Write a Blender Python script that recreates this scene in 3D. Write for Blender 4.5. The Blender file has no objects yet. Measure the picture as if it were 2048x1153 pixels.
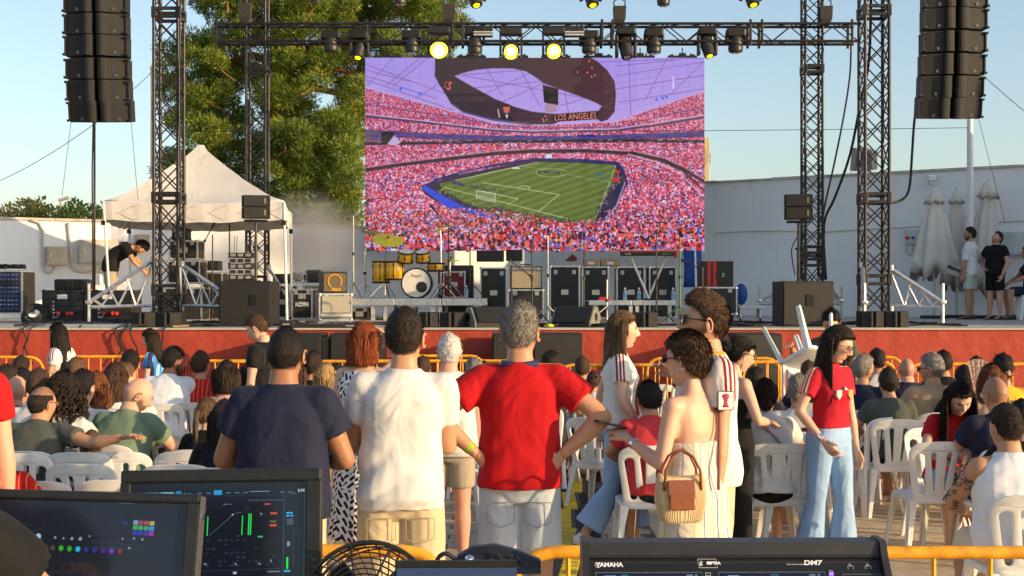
import bpy, bmesh, math, random
import numpy as np
from mathutils import Vector, Matrix, Euler, noise
R = math.radians
PI = math.pi
sc = bpy.context.scene
COL = sc.collection
F = 2617.0                      # focal length in pixels of the 2048 px wide photograph
HC, HY = 1.87, 589.0            # eye height, horizon row
ST = 1.41                       # stage floor height

# ---------------------------------------------------------------- camera, sky, sun, exposure
cam_d = bpy.data.cameras.new('camera'); cam = bpy.data.objects.new('camera', cam_d); COL.objects.link(cam)
cam.location = (0, 0, HC); cam.rotation_euler = (R(90), 0, 0)
cam_d.sensor_width = 36; cam_d.lens = 36 * F / 2048; cam_d.shift_y = (HY - 576.5) / 2048
cam_d.clip_start = 0.05; cam_d.clip_end = 900
sc.camera = cam
SUN_AZ, SUN_EL = R(64), R(12.5)    # azimuth measured from behind the camera towards the right
sdir = Vector((math.sin(SUN_AZ) * math.cos(SUN_EL), -math.cos(SUN_AZ) * math.cos(SUN_EL), math.sin(SUN_EL)))
wd = bpy.data.worlds.new('World'); sc.world = wd; wd.use_nodes = True
wn = wd.node_tree.nodes; wn.clear()
wo = wn.new('ShaderNodeOutputWorld'); bg = wn.new('ShaderNodeBackground'); sky = wn.new('ShaderNodeTexSky')
sky.sky_type = 'NISHITA'; sky.sun_disc = False; sky.sun_elevation = SUN_EL
sky.sun_rotation = math.atan2(sdir.x, sdir.y)
sky.air_density = 1.0; sky.dust_density = 1.5; sky.ozone_density = 1.6; sky.altitude = 0
bg.inputs[1].default_value = 0.15
hs = wn.new('ShaderNodeHueSaturation'); hs.inputs['Saturation'].default_value = .88
wd.node_tree.links.new(sky.outputs[0], hs.inputs['Color']); wd.node_tree.links.new(hs.outputs[0], bg.inputs[0]); wd.node_tree.links.new(bg.outputs[0], wo.inputs[0])
sl = bpy.data.lights.new('sun', 'SUN'); so = bpy.data.objects.new('sun', sl); COL.objects.link(so)
sl.energy = 3.6; sl.angle = R(0.5); sl.color = (1.0, 0.70, 0.38)
so.rotation_euler = sdir.to_track_quat('Z', 'Y').to_euler(); so.location = (20, -20, 30)
sc.view_settings.view_transform = 'Standard'; sc.view_settings.look = 'None'
sc.view_settings.exposure = 0.74; sc.view_settings.gamma = 1.0
sc.view_settings.use_curve_mapping = False

# ---------------------------------------------------------------- helpers
def PX(px, Y): return (px - 1024) / F * Y
def PZ(py, Y): return HC - (py - HY) / F * Y
def W(px, py, Y): return Vector((PX(px, Y), Y, PZ(py, Y)))
def sm(a, b, x):
    t = np.clip((x - a) / (b - a), 0, 1); return t * t * (3 - 2 * t)

MATS = {}
def srgb(h):
    if isinstance(h, str):
        h = h.lstrip('#'); c = [int(h[i:i + 2], 16) / 255 for i in (0, 2, 4)]
        return tuple(((v + .055) / 1.055) ** 2.4 if v > .04045 else v / 12.92 for v in c)
    return tuple(h)
def mat(name, col, rough=.6, metal=0, bump=0, bscale=30, var=0, vscale=4, spec=.4, coat=0, sss=0, emit=None, estr=0, trans=0, bstretch=(1, 1, 1)):
    if name in MATS: return MATS[name]
    m = bpy.data.materials.new(name); MATS[name] = m; m.use_nodes = True
    nt = m.node_tree; b = nt.nodes['Principled BSDF']; col = srgb(col)
    b.inputs['Base Color'].default_value = (*col, 1); b.inputs['Roughness'].default_value = rough
    b.inputs['Metallic'].default_value = metal; b.inputs['Specular IOR Level'].default_value = spec
    if coat: b.inputs['Coat Weight'].default_value = coat
    if sss:
        b.inputs['Subsurface Weight'].default_value = sss; b.inputs['Subsurface Radius'].default_value = (.02, .008, .004)
        b.inputs['Subsurface Scale'].default_value = .3
    if trans: b.inputs['Transmission Weight'].default_value = trans
    if emit is not None:
        b.inputs['Emission Color'].default_value = (*srgb(emit), 1); b.inputs['Emission Strength'].default_value = estr
    tc = None
    if var or bump:
        tc = nt.nodes.new('ShaderNodeTexCoord')
        mp = nt.nodes.new('ShaderNodeMapping'); mp.inputs['Scale'].default_value = bstretch
        nt.links.new(tc.outputs['Object'], mp.inputs[0])
    if var:
        n = nt.nodes.new('ShaderNodeTexNoise'); n.inputs['Scale'].default_value = vscale; n.inputs['Detail'].default_value = 6
        nt.links.new(tc.outputs['Object'], n.inputs['Vector'])
        mx = nt.nodes.new('ShaderNodeMix'); mx.data_type = 'RGBA'
        mx.inputs[6].default_value = (*[max(0, c * (1 - var)) for c in col], 1); mx.inputs[7].default_value = (*[min(1, c * (1 + var)) for c in col], 1)
        rp = nt.nodes.new('ShaderNodeMapRange'); rp.inputs[1].default_value = .3; rp.inputs[2].default_value = .7
        nt.links.new(n.outputs[0], rp.inputs[0]); nt.links.new(rp.outputs[0], mx.inputs[0]); nt.links.new(mx.outputs[2], b.inputs['Base Color'])
        rr = nt.nodes.new('ShaderNodeMapRange'); rr.inputs[3].default_value = max(.05, rough - .12); rr.inputs[4].default_value = min(1, rough + .12)
        nt.links.new(n.outputs[0], rr.inputs[0]); nt.links.new(rr.outputs[0], b.inputs['Roughness'])
    if bump:
        n2 = nt.nodes.new('ShaderNodeTexNoise'); n2.inputs['Scale'].default_value = bscale; n2.inputs['Detail'].default_value = 5
        nt.links.new(mp.outputs[0], n2.inputs['Vector'])
        bp = nt.nodes.new('ShaderNodeBump'); bp.inputs['Strength'].default_value = bump; bp.inputs['Distance'].default_value = .02
        nt.links.new(n2.outputs[0], bp.inputs['Height']); nt.links.new(bp.outputs[0], b.inputs['Normal'])
    return m

class MB:
    """collects shapes; build() links them as one mesh object"""
    def __init__(s): s.v = []; s.f = []; s.m = []; s.mats = []
    def mi(s, m):
        if m is None: return 0
        if m not in s.mats: s.mats.append(m)
        return s.mats.index(m)
    def add(s, vs, fs, m=None):
        k = len(s.v); s.v.extend([tuple(v) for v in vs]); i = s.mi(m)
        for f in fs: s.f.append(tuple(a + k for a in f)); s.m.append(i)
        return s
    def box(s, c, d, rot=None, m=None, bev=0):
        """centre, full dims"""
        x, y, z = [a / 2 for a in d]; M = rot if rot is not None else Matrix.Identity(3)
        if bev <= 0:
            vs = [Vector((a * x, b * y, e * z)) for a in (-1, 1) for b in (-1, 1) for e in (-1, 1)]
            fs = [(0, 1, 3, 2), (4, 6, 7, 5), (0, 4, 5, 1), (2, 3, 7, 6), (0, 2, 6, 4), (1, 5, 7, 3)]
        else:
            bm = bmesh.new(); bmesh.ops.create_cube(bm, size=1)
            for v in bm.verts: v.co = Vector((v.co.x * d[0], v.co.y * d[1], v.co.z * d[2]))
            bmesh.ops.bevel(bm, geom=bm.edges[:], offset=bev, segments=2, affect='EDGES', profile=.5)
            bm.verts.index_update(); vs = [v.co.copy() for v in bm.verts]; fs = [tuple(v.index for v in f.verts) for f in bm.faces]; bm.free()
        C = Vector(c)
        return s.add([M @ v + C for v in vs], fs, m)
    def box2(s, a, b, m=None, bev=0):
        return s.box([(a[i] + b[i]) / 2 for i in range(3)], [abs(b[i] - a[i]) for i in range(3)], None, m, bev)
    def loft(s, rings, m=None, caps=True, close=True):
        n = len(rings[0]); vs = [p for r in rings for p in r]; fs = []
        for i in range(len(rings) - 1):
            for j in range(n if close else n - 1):
                a = i * n + j; b = i * n + (j + 1) % n; fs.append((a, b, b + n, a + n))
        if caps:
            fs.append(tuple(range(n))[::-1]); fs.append(tuple(range((len(rings) - 1) * n, len(rings) * n)))
        return s.add(vs, fs, m)
    def tube(s, pts, r, n=8, m=None, flat=1, up=None, caps=True):
        pts = [Vector(p) for p in pts]; rs = r if isinstance(r, (list, tuple)) else [r] * len(pts)
        rings = []; ref = None
        for i, p in enumerate(pts):
            t = (pts[min(i + 1, len(pts) - 1)] - pts[max(i - 1, 0)])
            if t.length < 1e-9: t = Vector((0, 0, 1))
            t.normalize()
            if ref is None:
                ref = Vector(up) if up is not None else (Vector((0, 0, 1)) if abs(t.z) < .9 else Vector((0, 1, 0)))
            a = ref - t * ref.dot(t)
            if a.length < 1e-6: a = t.orthogonal()
            a.normalize(); b = t.cross(a); ref = a
            q = rs[i]; ra, rb = (q if isinstance(q, tuple) else (q, q * flat))
            rings.append([p + a * (ra * math.cos(2 * PI * k / n)) + b * (rb * math.sin(2 * PI * k / n)) for k in range(n)])
        return s.loft(rings, m, caps)
    def cyl(s, c, r, h, n=20, m=None, r2=None, axis='Z'):
        c = Vector(c); ax = {'X': Vector((1, 0, 0)), 'Y': Vector((0, 1, 0)), 'Z': Vector((0, 0, 1))}[axis] if isinstance(axis, str) else Vector(axis).normalized()
        return s.tube([c - ax * h / 2, c + ax * h / 2], [r, r if r2 is None else r2], n, m)
    def lathe(s, prof, c=(0, 0, 0), n=20, m=None, M=None):
        """prof: list of (r, z)"""
        c = Vector(c); rings = []
        for r, z in prof:
            ring = [Vector((r * math.cos(2 * PI * k / n), r * math.sin(2 * PI * k / n), z)) for k in range(n)]
            rings.append([(M @ p if M is not None else p) + c for p in ring])
        return s.loft(rings, m)
    def ball(s, c, r, nu=14, nv=9, m=None, M=None):
        c = Vector(c); r = r if isinstance(r, (tuple, list)) else (r, r, r); rings = []
        for i in range(nv + 1):
            a = PI * (.02 + .96 * i / nv)
            ring = [Vector((r[0] * math.sin(a) * math.cos(2 * PI * k / nu), r[1] * math.sin(a) * math.sin(2 * PI * k / nu), -r[2] * math.cos(a))) for k in range(nu)]
            rings.append([(M @ p if M is not None else p) + c for p in ring])
        return s.loft(rings, m)
    def prism(s, poly, y0, y1, m=None, plane='XZ'):
        """closed outline in a plane, extruded along the third axis"""
        k = {'XZ': lambda a, b, t: (a, t, b), 'XY': lambda a, b, t: (a, b, t), 'YZ': lambda a, b, t: (t, a, b)}[plane]
        r0 = [Vector(k(a, b, y0)) for a, b in poly]; r1 = [Vector(k(a, b, y1)) for a, b in poly]
        return s.loft([r0, r1], m)
    def quad(s, a, b, c, d, m=None): return s.add([a, b, c, d], [(0, 1, 2, 3)], m)
    def sub(s, off):
        o = Vector(off); s.v = [tuple(Vector(v) - o) for v in s.v]; return s
    def mesh(s, name, m=None, smooth=False, recalc=True):
        me = bpy.data.meshes.new(name); me.from_pydata(s.v, [], s.f)
        ms = s.mats if s.mats else ([m] if m else [])
        for x in ms: me.materials.append(x)
        if len(ms) > 1: me.polygons.foreach_set('material_index', s.m)
        if recalc:
            bm = bmesh.new(); bm.from_mesh(me); bmesh.ops.recalc_face_normals(bm, faces=bm.faces[:]); bm.to_mesh(me); bm.free()
        if smooth: smooth_mesh(me, smooth)
        me.update(); return me
    def build(s, name, m=None, parent=None, smooth=False, world=False, recalc=True):
        if world and parent is not None: s.sub(parent.location)
        return link(name, s.mesh(name, m, smooth, recalc), parent)
def smooth_mesh(me, ang=True):
    me.shade_smooth()
    if ang is not True:
        try: me.set_sharp_from_angle(angle=R(ang))
        except Exception: pass
def link(name, data, parent=None, loc=None, rot=None, sc_=None):
    o = bpy.data.objects.new(name, data); COL.objects.link(o)
    if parent is not None: o.parent = parent
    if loc is not None: o.location = loc
    if rot is not None: o.rotation_euler = rot
    if sc_ is not None: o.scale = (sc_,) * 3 if not isinstance(sc_, (tuple, list)) else sc_
    return o
def tag(o, label=None, cat=None, group=None, kind=None):
    if label: o['label'] = label
    if cat: o['category'] = cat
    if group: o['group'] = group
    if kind: o['kind'] = kind
    return o
def thing(name, label, cat, loc=(0, 0, 0), rz=0, group=None):
    o = bpy.data.objects.new(name, None); COL.objects.link(o); o.location = loc; o.rotation_euler = (0, 0, rz)
    o.empty_display_size = .2
    return tag(o, label, cat, group)
KIDS = {}
def copy_tree(o, parent=None, loc=None, rz=None, label=None, kids=None):
    if kids is None:
        kids = {}
        for x in bpy.data.objects:
            if x.parent: kids.setdefault(x.parent.name, []).append(x)
    c = o.copy(); COL.objects.link(c)
    if parent is not None: c.parent = parent
    if loc is not None: c.location = loc
    if rz is not None: c.rotation_euler = (0, 0, rz)
    if label: c['label'] = label
    for ch in kids.get(o.name, []): copy_tree(ch, c, kids=kids)
    return c
def kidmap():
    k = {}
    for x in bpy.data.objects:
        if x.parent: k.setdefault(x.parent.name, []).append(x)
    return k
def text(s, size, m, parent, loc, rot=(R(90), 0, 0), name='lettering', ext=.0006, align='CENTER', bold=0, xs=1, shear=0):
    cu = bpy.data.curves.new(name, 'FONT'); cu.body = s; cu.size = size; cu.extrude = ext; cu.align_x = align; cu.align_y = 'CENTER'; cu.offset = bold; cu.shear = shear
    cu.resolution_u = 3
    o = bpy.data.objects.new('tmp', cu); COL.objects.link(o); dg = bpy.context.evaluated_depsgraph_get()
    me = bpy.data.meshes.new_from_object(o.evaluated_get(dg)); bpy.data.objects.remove(o)
    me.materials.clear(); me.materials.append(m)
    q = link(name, me, parent, loc, rot); q.scale = (xs, 1, 1); return q
def catenary(a, b, sag, n=12, wob=0, seed=0):
    a, b = Vector(a), Vector(b); rnd = random.Random(seed)
    return [a.lerp(b, i / n) - Vector((rnd.uniform(-wob, wob), rnd.uniform(-wob, wob), 4 * sag * (i / n) * (1 - i / n))) for i in range(n + 1)]

# common materials
M_BLK = mat('black_paint', (.018, .018, .018), .5, var=.3, vscale=9)
M_BLKM = mat('black_steel', (.03, .026, .024), .38, .3, var=.5, vscale=14, bump=.15, bscale=60)
M_PLY = mat('black_textured_paint', (.011, .0105, .010), .6, bump=.35, bscale=240)
M_GRILL = mat('speaker_grille', (.011, .010, .0085), .5, bump=.4, bscale=420)
M_ALU = mat('aluminium', (.62, .61, .6), .3, .85, var=.15, vscale=20, bump=.08, bscale=80)
M_ALUP = mat('pale_aluminium', (.55, .53, .5), .4, .35, var=.12, vscale=12)
M_CHR = mat('chrome', (.7, .7, .72), .14, 1)
M_RUB = mat('rubber', (.015, .015, .015), .7)
M_WHT = mat('white_plastic', (.74, .73, .70), .42, var=.09, vscale=11, bump=.05, bscale=20, spec=.5)
M_YEL = mat('yellow_barrier_paint', (.78, .34, .02), .45, var=.32, vscale=16, bump=.12, bscale=50)
M_RED = mat('red_plastic', (.55, .02, .015), .4)
M_LCHROME = mat('worn_chrome', (.5, .48, .45), .25, .9)
# ================================================================ THE PLACE
def node_mat(name):
    m = bpy.data.materials.new(name); m.use_nodes = True; nt = m.node_tree
    return m, nt, nt.nodes['Principled BSDF']
def ramp(nt, fac, stops):
    r = nt.nodes.new('ShaderNodeValToRGB'); e = r.color_ramp.elements
    while len(e) > 1: e.remove(e[-1])
    e[0].position = stops[0][0]; e[0].color = (*stops[0][1], 1)
    for p, c in stops[1:]: q = e.new(p); q.color = (*c, 1)
    nt.links.new(fac, r.inputs[0]); return r.outputs[0]
def noise_n(nt, scale, detail=6, vec=None, rough=.55, dist=0):
    n = nt.nodes.new('ShaderNodeTexNoise'); n.inputs['Scale'].default_value = scale; n.inputs['Detail'].default_value = detail
    n.inputs['Roughness'].default_value = rough; n.inputs['Distortion'].default_value = dist
    if vec is not None: nt.links.new(vec, n.inputs['Vector'])
    return n.outputs[0]
def mapping(nt, scale=(1, 1, 1), rot=(0, 0, 0), loc=(0, 0, 0), src='Object'):
    t = nt.nodes.new('ShaderNodeTexCoord'); mp = nt.nodes.new('ShaderNodeMapping')
    mp.inputs['Scale'].default_value = scale; mp.inputs['Rotation'].default_value = rot; mp.inputs['Location'].default_value = loc
    nt.links.new(t.outputs[src], mp.inputs[0]); return mp.outputs[0]
def mixc(nt, fac, a, b, mode='MIX'):
    m = nt.nodes.new('ShaderNodeMix'); m.data_type = 'RGBA'; m.blend_type = mode
    if isinstance(fac, (int, float)): m.inputs[0].default_value = fac
    else: nt.links.new(fac, m.inputs[0])
    for i, x in ((6, a), (7, b)):
        if isinstance(x, tuple): m.inputs[i].default_value = (*x, 1)
        else: nt.links.new(x, m.inputs[i])
    return m.outputs[2]
def math_n(nt, op, a, b=None, c=None):
    m = nt.nodes.new('ShaderNodeMath'); m.operation = op
    for i, x in enumerate((a, b, c)):
        if x is None: continue
        if isinstance(x, (int, float)): m.inputs[i].default_value = x
        else: nt.links.new(x, m.inputs[i])
    return m.outputs[0]
def bump_n(nt, b, h, strength=.3, dist=.02):
    n = nt.nodes.new('ShaderNodeBump'); n.inputs['Strength'].default_value = strength; n.inputs['Distance'].default_value = dist
    nt.links.new(h, n.inputs['Height']); nt.links.new(n.outputs[0], b.inputs['Normal'])

# concrete of the yard
M_CONC, nt, b = node_mat('worn_concrete')
v = mapping(nt)
c1 = ramp(nt, noise_n(nt, 1.1, 8, v, .65), [(.3, (.42, .32, .19)), (.5, (.55, .43, .27)), (.72, (.62, .50, .34))])
c2 = ramp(nt, noise_n(nt, 9, 6, v, .7), [(.35, (.7, .68, .64)), (.6, (1, 1, 1))])
nt.links.new(mixc(nt, .8, c1, c2, 'MULTIPLY'), b.inputs['Base Color']); b.inputs['Roughness'].default_value = .85
bump_n(nt, b, noise_n(nt, 45, 6, v), .35, .01)
M_PAV, nt, b = node_mat('clay_paver')
v = mapping(nt); oi = nt.nodes.new('ShaderNodeObjectInfo')
c1 = ramp(nt, noise_n(nt, 14, 5, v), [(.3, (.37, .29, .21)), (.7, (.50, .41, .31))])
c2 = ramp(nt, oi.outputs['Random'], [(0, (.78, .76, .74)), (1, (1.05, 1.0, .95))])
nt.links.new(mixc(nt, .9, c1, c2, 'MULTIPLY'), b.inputs['Base Color']); b.inputs['Roughness'].default_value = .8
bump_n(nt, b, noise_n(nt, 90, 4, v), .25, .01)
M_GRD = mat('packed_sand', (.22, .17, .11), .95, bump=.5, bscale=40, var=.25, vscale=2)
# red render of the stage front
M_STG, nt, b = node_mat('red_render')
v = mapping(nt)
c1 = ramp(nt, noise_n(nt, 1.6, 8, v, .7), [(.25, (.31, .034, .018)), (.5, (.38, .045, .022)), (.75, (.42, .062, .032))])
st = mapping(nt, (6, 6, .7))
c2 = ramp(nt, noise_n(nt, 1.4, 6, st, .7), [(.32, (.66, .6, .56)), (.55, (1, 1, 1))])
nt.links.new(mixc(nt, .55, c1, c2, 'MULTIPLY'), b.inputs['Base Color']); b.inputs['Roughness'].default_value = .78
hh = math_n(nt, 'ADD', noise_n(nt, 7, 6, v, .6), math_n(nt, 'MULTIPLY', noise_n(nt, 2.2, 3, v), 1.4))
bump_n(nt, b, hh, .4, .04)
M_FLR, nt, b = node_mat('stage_floor')
v = mapping(nt)
c1 = ramp(nt, noise_n(nt, .8, 8, v, .7), [(.3, (.36, .32, .26)), (.6, (.48, .43, .35)), (.8, (.54, .49, .41))])
nt.links.new(c1, b.inputs['Base Color']); b.inputs['Roughness'].default_value = .75
bump_n(nt, b, noise_n(nt, 30, 5, v), .2, .01)
# whitewashed walls
M_WALL, nt, b = node_mat('whitewash')
v = mapping(nt)
c1 = ramp(nt, noise_n(nt, .9, 8, v, .65), [(.3, (.82, .82, .82)), (.6, (.88, .88, .88))])
c2 = ramp(nt, noise_n(nt, 1.2, 8, mapping(nt, (5, 5, .5)), .75), [(.28, (.72, .68, .62)), (.42, (1, 1, 1))])
nt.links.new(mixc(nt, .6, c1, c2, 'MULTIPLY'), b.inputs['Base Color']); b.inputs['Roughness'].default_value = .85
bump_n(nt, b, noise_n(nt, 6, 6, v), .3, .03)

g = MB(); g.quad((-400, -60, 0), (400, -60, 0), (400, 600, 0), (-400, 600, 0))
ground = tag(g.build('ground', M_GRD), kind='structure')
# concrete slabs right of the cable ramp, clay pavers left of it: pieces of the ground
rnd = random.Random(3)
slab_y = [2.0, 4.6, 7.2, 9.8, 12.4, 15.0, 17.78]
for ix in range(-1, 5):
    for iy in range(6):
        x0 = 1.1 + ix * 2.6 if ix >= 0 else -1.6; x1 = (x0 + 2.588) if ix >= 0 else 1.088
        if ix == -1 and iy > 0: continue
        s_ = MB().box2((x0, slab_y[iy], .0), (x1, slab_y[iy + 1] - .014, .030 + rnd.uniform(-.002, .002)), bev=.004)
        s_.build('concrete_slab', M_CONC, ground)
pm = MB().box((0, 0, .012), (.228, .186, .03), bev=.006)
for dx in (-.055, .055):
    pm.box((dx, 0, .0215), (.05, .022, .012), m=None)
pme = None
pb = MB()
hole = mat('dark_soil', (.03, .022, .016), .95)
pb.box((0, .052, .012), (.228, .082, .03), m=M_PAV, bev=.005); pb.box((0, -.052, .012), (.228, .082, .03), m=M_PAV, bev=.005)
pb.box((-.094, 0, .012), (.04, .024, .0296), m=M_PAV); pb.box((.094, 0, .012), (.04, .024, .0296), m=M_PAV); pb.box((0, 0, .012), (.05, .024, .0296), m=M_PAV)
pme = pb.mesh('paver')
cells = []
row = 0; y = 4.62
while y < 14.5:
    off = .12 if row % 2 else 0
    x = -4.2 + off
    while x < .98:
        cells.append((x, y)); x += .24
    y += .205; row += 1
vis = [c for c in cells if (c[1] > 8.4 and (-.46 < c[0] / c[1] < -.0) or c[1] > 8.4 and c[0] / c[1] < .07) and c[1] < 12.6 and -.175 < c[0] / c[1]]
vis.sort(key=lambda c: c[1]); first = set(vis[:290])
st_ = MB()
for c in cells:
    if c in first:
        o = link('paver', pme, ground, (c[0], c[1], .001 + rnd.uniform(-.002, .002))); o.rotation_euler = (0, 0, rnd.uniform(-.012, .012))
    else:
        st_.box((c[0], c[1], .012), (.228, .186, .03), m=M_PAV)
tag(st_.build('paving', parent=ground), kind='stuff')

# stage
s_ = MB(); s_.box2((-15, 17.8, -.2), (15, 33, 1.384))
stage = tag(s_.build('stage_wall', M_STG), kind='structure')
s_ = MB(); s_.box2((-15, 17.77, 1.386), (15, 33, ST)); tag(s_.build('stage_floor', M_FLR), kind='structure')
# back walls of the stage yard
def wall(name, a, c, h0, h1, th, label):
    t = thing(name, label, 'wall', (a[0], a[1], 0))
    d = Vector((c[0] - a[0], c[1] - a[1])); n = Vector((-d.y, d.x)).normalized() * th
    P = [(0, 0), (d.x, d.y), (d.x + n.x, d.y + n.y), (n.x, n.y)]
    s = MB(); s.loft([[Vector((p[0], p[1], z)) for p in P] for z in (0, 0)], caps=False) if 0 else None
    s.add([(p[0], p[1], 0) for p in P] + [(P[0][0], P[0][1], h0), (P[1][0], P[1][1], h1), (P[2][0], P[2][1], h1), (P[3][0], P[3][1], h0)],
          [(0, 1, 2, 3), (4, 5, 6, 7), (0, 1, 5, 4), (1, 2, 6, 5), (2, 3, 7, 6), (3, 0, 4, 7)])
    s.build('wall_face', M_WALL, t)
    u = d.normalized(); k = MB()     # coping, slightly uneven
    L = d.length; N = int(L / 1.2); rr = random.Random(len(label))
    for i in range(N):
        q = u * (L * i / N); q2 = u * (L * (i + 1) / N - .01); z = h0 + (h1 - h0) * i / N; z2 = h0 + (h1 - h0) * (i + 1) / N; w = n.normalized() * .04
        e = rr.uniform(0, .012)
        P2 = [q - w, q2 - w, q2 + n + w, q + n + w]
        k = MB(); zz = [z, z2, z2, z]
        k.add([(p.x, p.y, zz[j] + .003) for j, p in enumerate(P2)] + [(p.x, p.y, zz[j] + .045 + e) for j, p in enumerate(P2)],
              [(0, 1, 2, 3), (4, 5, 6, 7), (0, 1, 5, 4), (1, 2, 6, 5), (2, 3, 7, 6), (3, 0, 4, 7)])
        k.build('coping', mat('coping_plaster', (.5, .46, .4), .9, bump=.4, bscale=20, var=.3), t)
    return t
LW0, LW1 = (-13.5, 23.12), (0.2, 30.5)
def LWY(x): return LW0[1] + (x - LW0[0]) * (LW1[1] - LW0[1]) / (LW1[0] - LW0[0])
RW0, RW1 = (0.3, 31.44), (15, 21.5)
def RWY(x): return RW0[1] + (x - RW0[0]) * (RW1[1] - RW0[1]) / (RW1[0] - RW0[0])
wall('yard_wall', LW0, LW1, 3.3, 3.3, .25, 'low sunlit white wall behind the left side of the stage')
wall('yard_wall', RW0, RW1, 4.3, 4.3, .25, 'high shaded bluish white wall behind the right side of the stage')
t = thing('shade_building', 'unseen white building outside the frame at the right, placed to shade the stage', 'building', (16.5, 19, 0)); MB().box2((-3.2, -2.5, 0), (3.5, 2.2, 6.6), bev=.02).build('walls', M_WALL, t)  # unseen block, placed and sized so its shade covers the stage right
LWT = Vector((LW1[0] - LW0[0], LW1[1] - LW0[1], 0)).normalized(); LWA = math.atan2(LWT.y, LWT.x)
RWT = Vector((RW1[0] - RW0[0], RW1[1] - RW0[1], 0)).normalized(); RWA = math.atan2(RWT.y, RWT.x)
def solve_wall(px, yf):
    x = 0
    for _ in range(40): x = PX(px, yf(x))
    return x
def on_left(px, py, off=.0):
    x = solve_wall(px, LWY); y = LWY(x); return Vector((x, y, PZ(py, y))) + Vector((LWT.y, -LWT.x, 0)) * off
def on_right(px, py, off=.0):
    x = solve_wall(px, RWY); y = RWY(x); return Vector((x, y, PZ(py, y))) + Vector((RWT.y, -RWT.x, 0)) * off
# wall fittings
def wallbox(pf, wf, px0, py0, px1, py1, depth, name, label, cat, m, door=True, lab=None):
    a = pf(px0, py1, .002); c = pf(px1, py0, .002); w = (c - a).xy.length; h = c.z - a.z
    ang = LWA if wf else RWA
    t = thing(name, label, cat, (a.x, a.y, a.z), ang)
    MB().box2((0, -depth, 0), (w, 0, h), bev=.012).build('case', m, t)
    if door: MB().box2((.03, -depth - .012, .03), (w - .03, -depth - .001, h - .03), bev=.004).build('door', m, t)
    MB().box2((w * .1, -depth - .03, h * .45), (w * .1 + .03, -depth - .013, h * .6)).build('latch', M_LCHROME, t)
    return t, w, h
M_BOXC = mat('beige_box', (.55, .46, .33), .6, var=.15, vscale=5); M_BOXG = mat('grey_cabinet', (.5, .47, .4), .6, var=.15, vscale=4)
M_BOXW = mat('pale_cabinet', (.6, .6, .58), .6, var=.1)
t, w, h = wallbox(on_left, 1, 92, 494, 132, 531, .16, 'junction_box', 'square beige junction box on the sunlit wall above the amp racks', 'box', M_BOXC)
g_ = MB()
for i in range(5): g_.box((w * .62, -.18, h * .35 + i * .03), (.12, .004, .008))
g_.build('vent', M_BOXG, t)
t, w, h = wallbox(on_left, 1, 155, 481, 233, 528, .22, 'electrical_cabinet', 'wide grey electrical cabinet with a door on the sunlit wall', 'cabinet', M_BOXG)
t, w, h = wallbox(on_left, 1, 236, 484, 262, 512, .08, 'fuse_box', 'small open fuse box of switches beside the wide grey cabinet', 'fuse box', M_BOXC)
for i in range(3): MB().box2((.04, -.11, .04 + i * .09), (w - .04, -.093, .10 + i * .09)).build('switch_row', M_BLK, t)
t, w, h = wallbox(on_left, 1, 270, 470, 297, 500, .12, 'socket_box', 'beige socket box behind the tent leg with cables plugged in', 'socket box', M_BOXC)
for i in range(2): MB().cyl((.08 + .12 * i, -.17, .08), .04, .08, 12, axis='Y').build('plug', M_BOXW, t)
t, w, h = wallbox(on_right, 0, 1811, 460, 1838, 489, .12, 'socket_box', 'small grey socket box with red and blue sockets left of the umbrellas', 'socket box', M_BOXW)
MB().cyl((.08, -.15, .12), .035, .05, 12, axis='Y').build('red_socket', M_RED, t)
MB().cyl((.2, -.15, .12), .03, .05, 12, axis='Y').build('blue_socket', mat('blue_plastic', (.02, .09, .4), .4), t)
t, w, h = wallbox(on_right, 0, 1998, 464, 2060, 512, .2, 'electrical_cabinet', 'pale electrical cabinet at the right edge behind the man in black', 'cabinet', M_BOXW)
def conduit(pf, pts, r, label, off=.04):
    q = [pf(a, b_, off) for a, b_ in pts]
    o = MB().tube(q, r, 8).build('conduit', mat('conduit_plastic', (.6, .55, .47), .6), None, True)
    return tag(o, label, 'conduit')
conduit(on_left, [(60, 441), (78, 446), (85, 460), (85, 530), (92, 545), (102, 546), (110, 535)], .028, 'pale conduit looping down to the square junction box')
conduit(on_left, [(136, 446), (138, 470), (140, 500), (143, 535), (155, 543), (225, 543), (230, 532)], .03, 'thick conduit running down the left wall past the wide cabinet')
conduit(on_right, [(1430, 467), (1500, 463), (1560, 462), (1640, 465), (1720, 460), (1800, 456), (1838, 454)], .012, 'thin sagging cable line along the shaded wall')
conduit(on_right, [(1930, 434), (1960, 440), (2000, 445), (2060, 442)], .012, 'thin cable along the shaded wall behind the umbrellas')
conduit(on_right, [(1813, 490), (1813, 504), (1819, 511), (1826, 506), (1828, 490)], .014, 'cable loop hanging from the small grey socket box')
t = thing('wall_lamp', 'small white lamp fitting on top of the shaded wall', 'lamp', tuple(on_right(1866, 358, .1)))
MB().box((0, 0, 0), (.16, .12, .12), bev=.02).build('housing', M_WHT, t); MB().box((0, 0, -.09), (.1, .09, .05)).build('lens', mat('frosted', (.6, .6, .6), .3), t)
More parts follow.
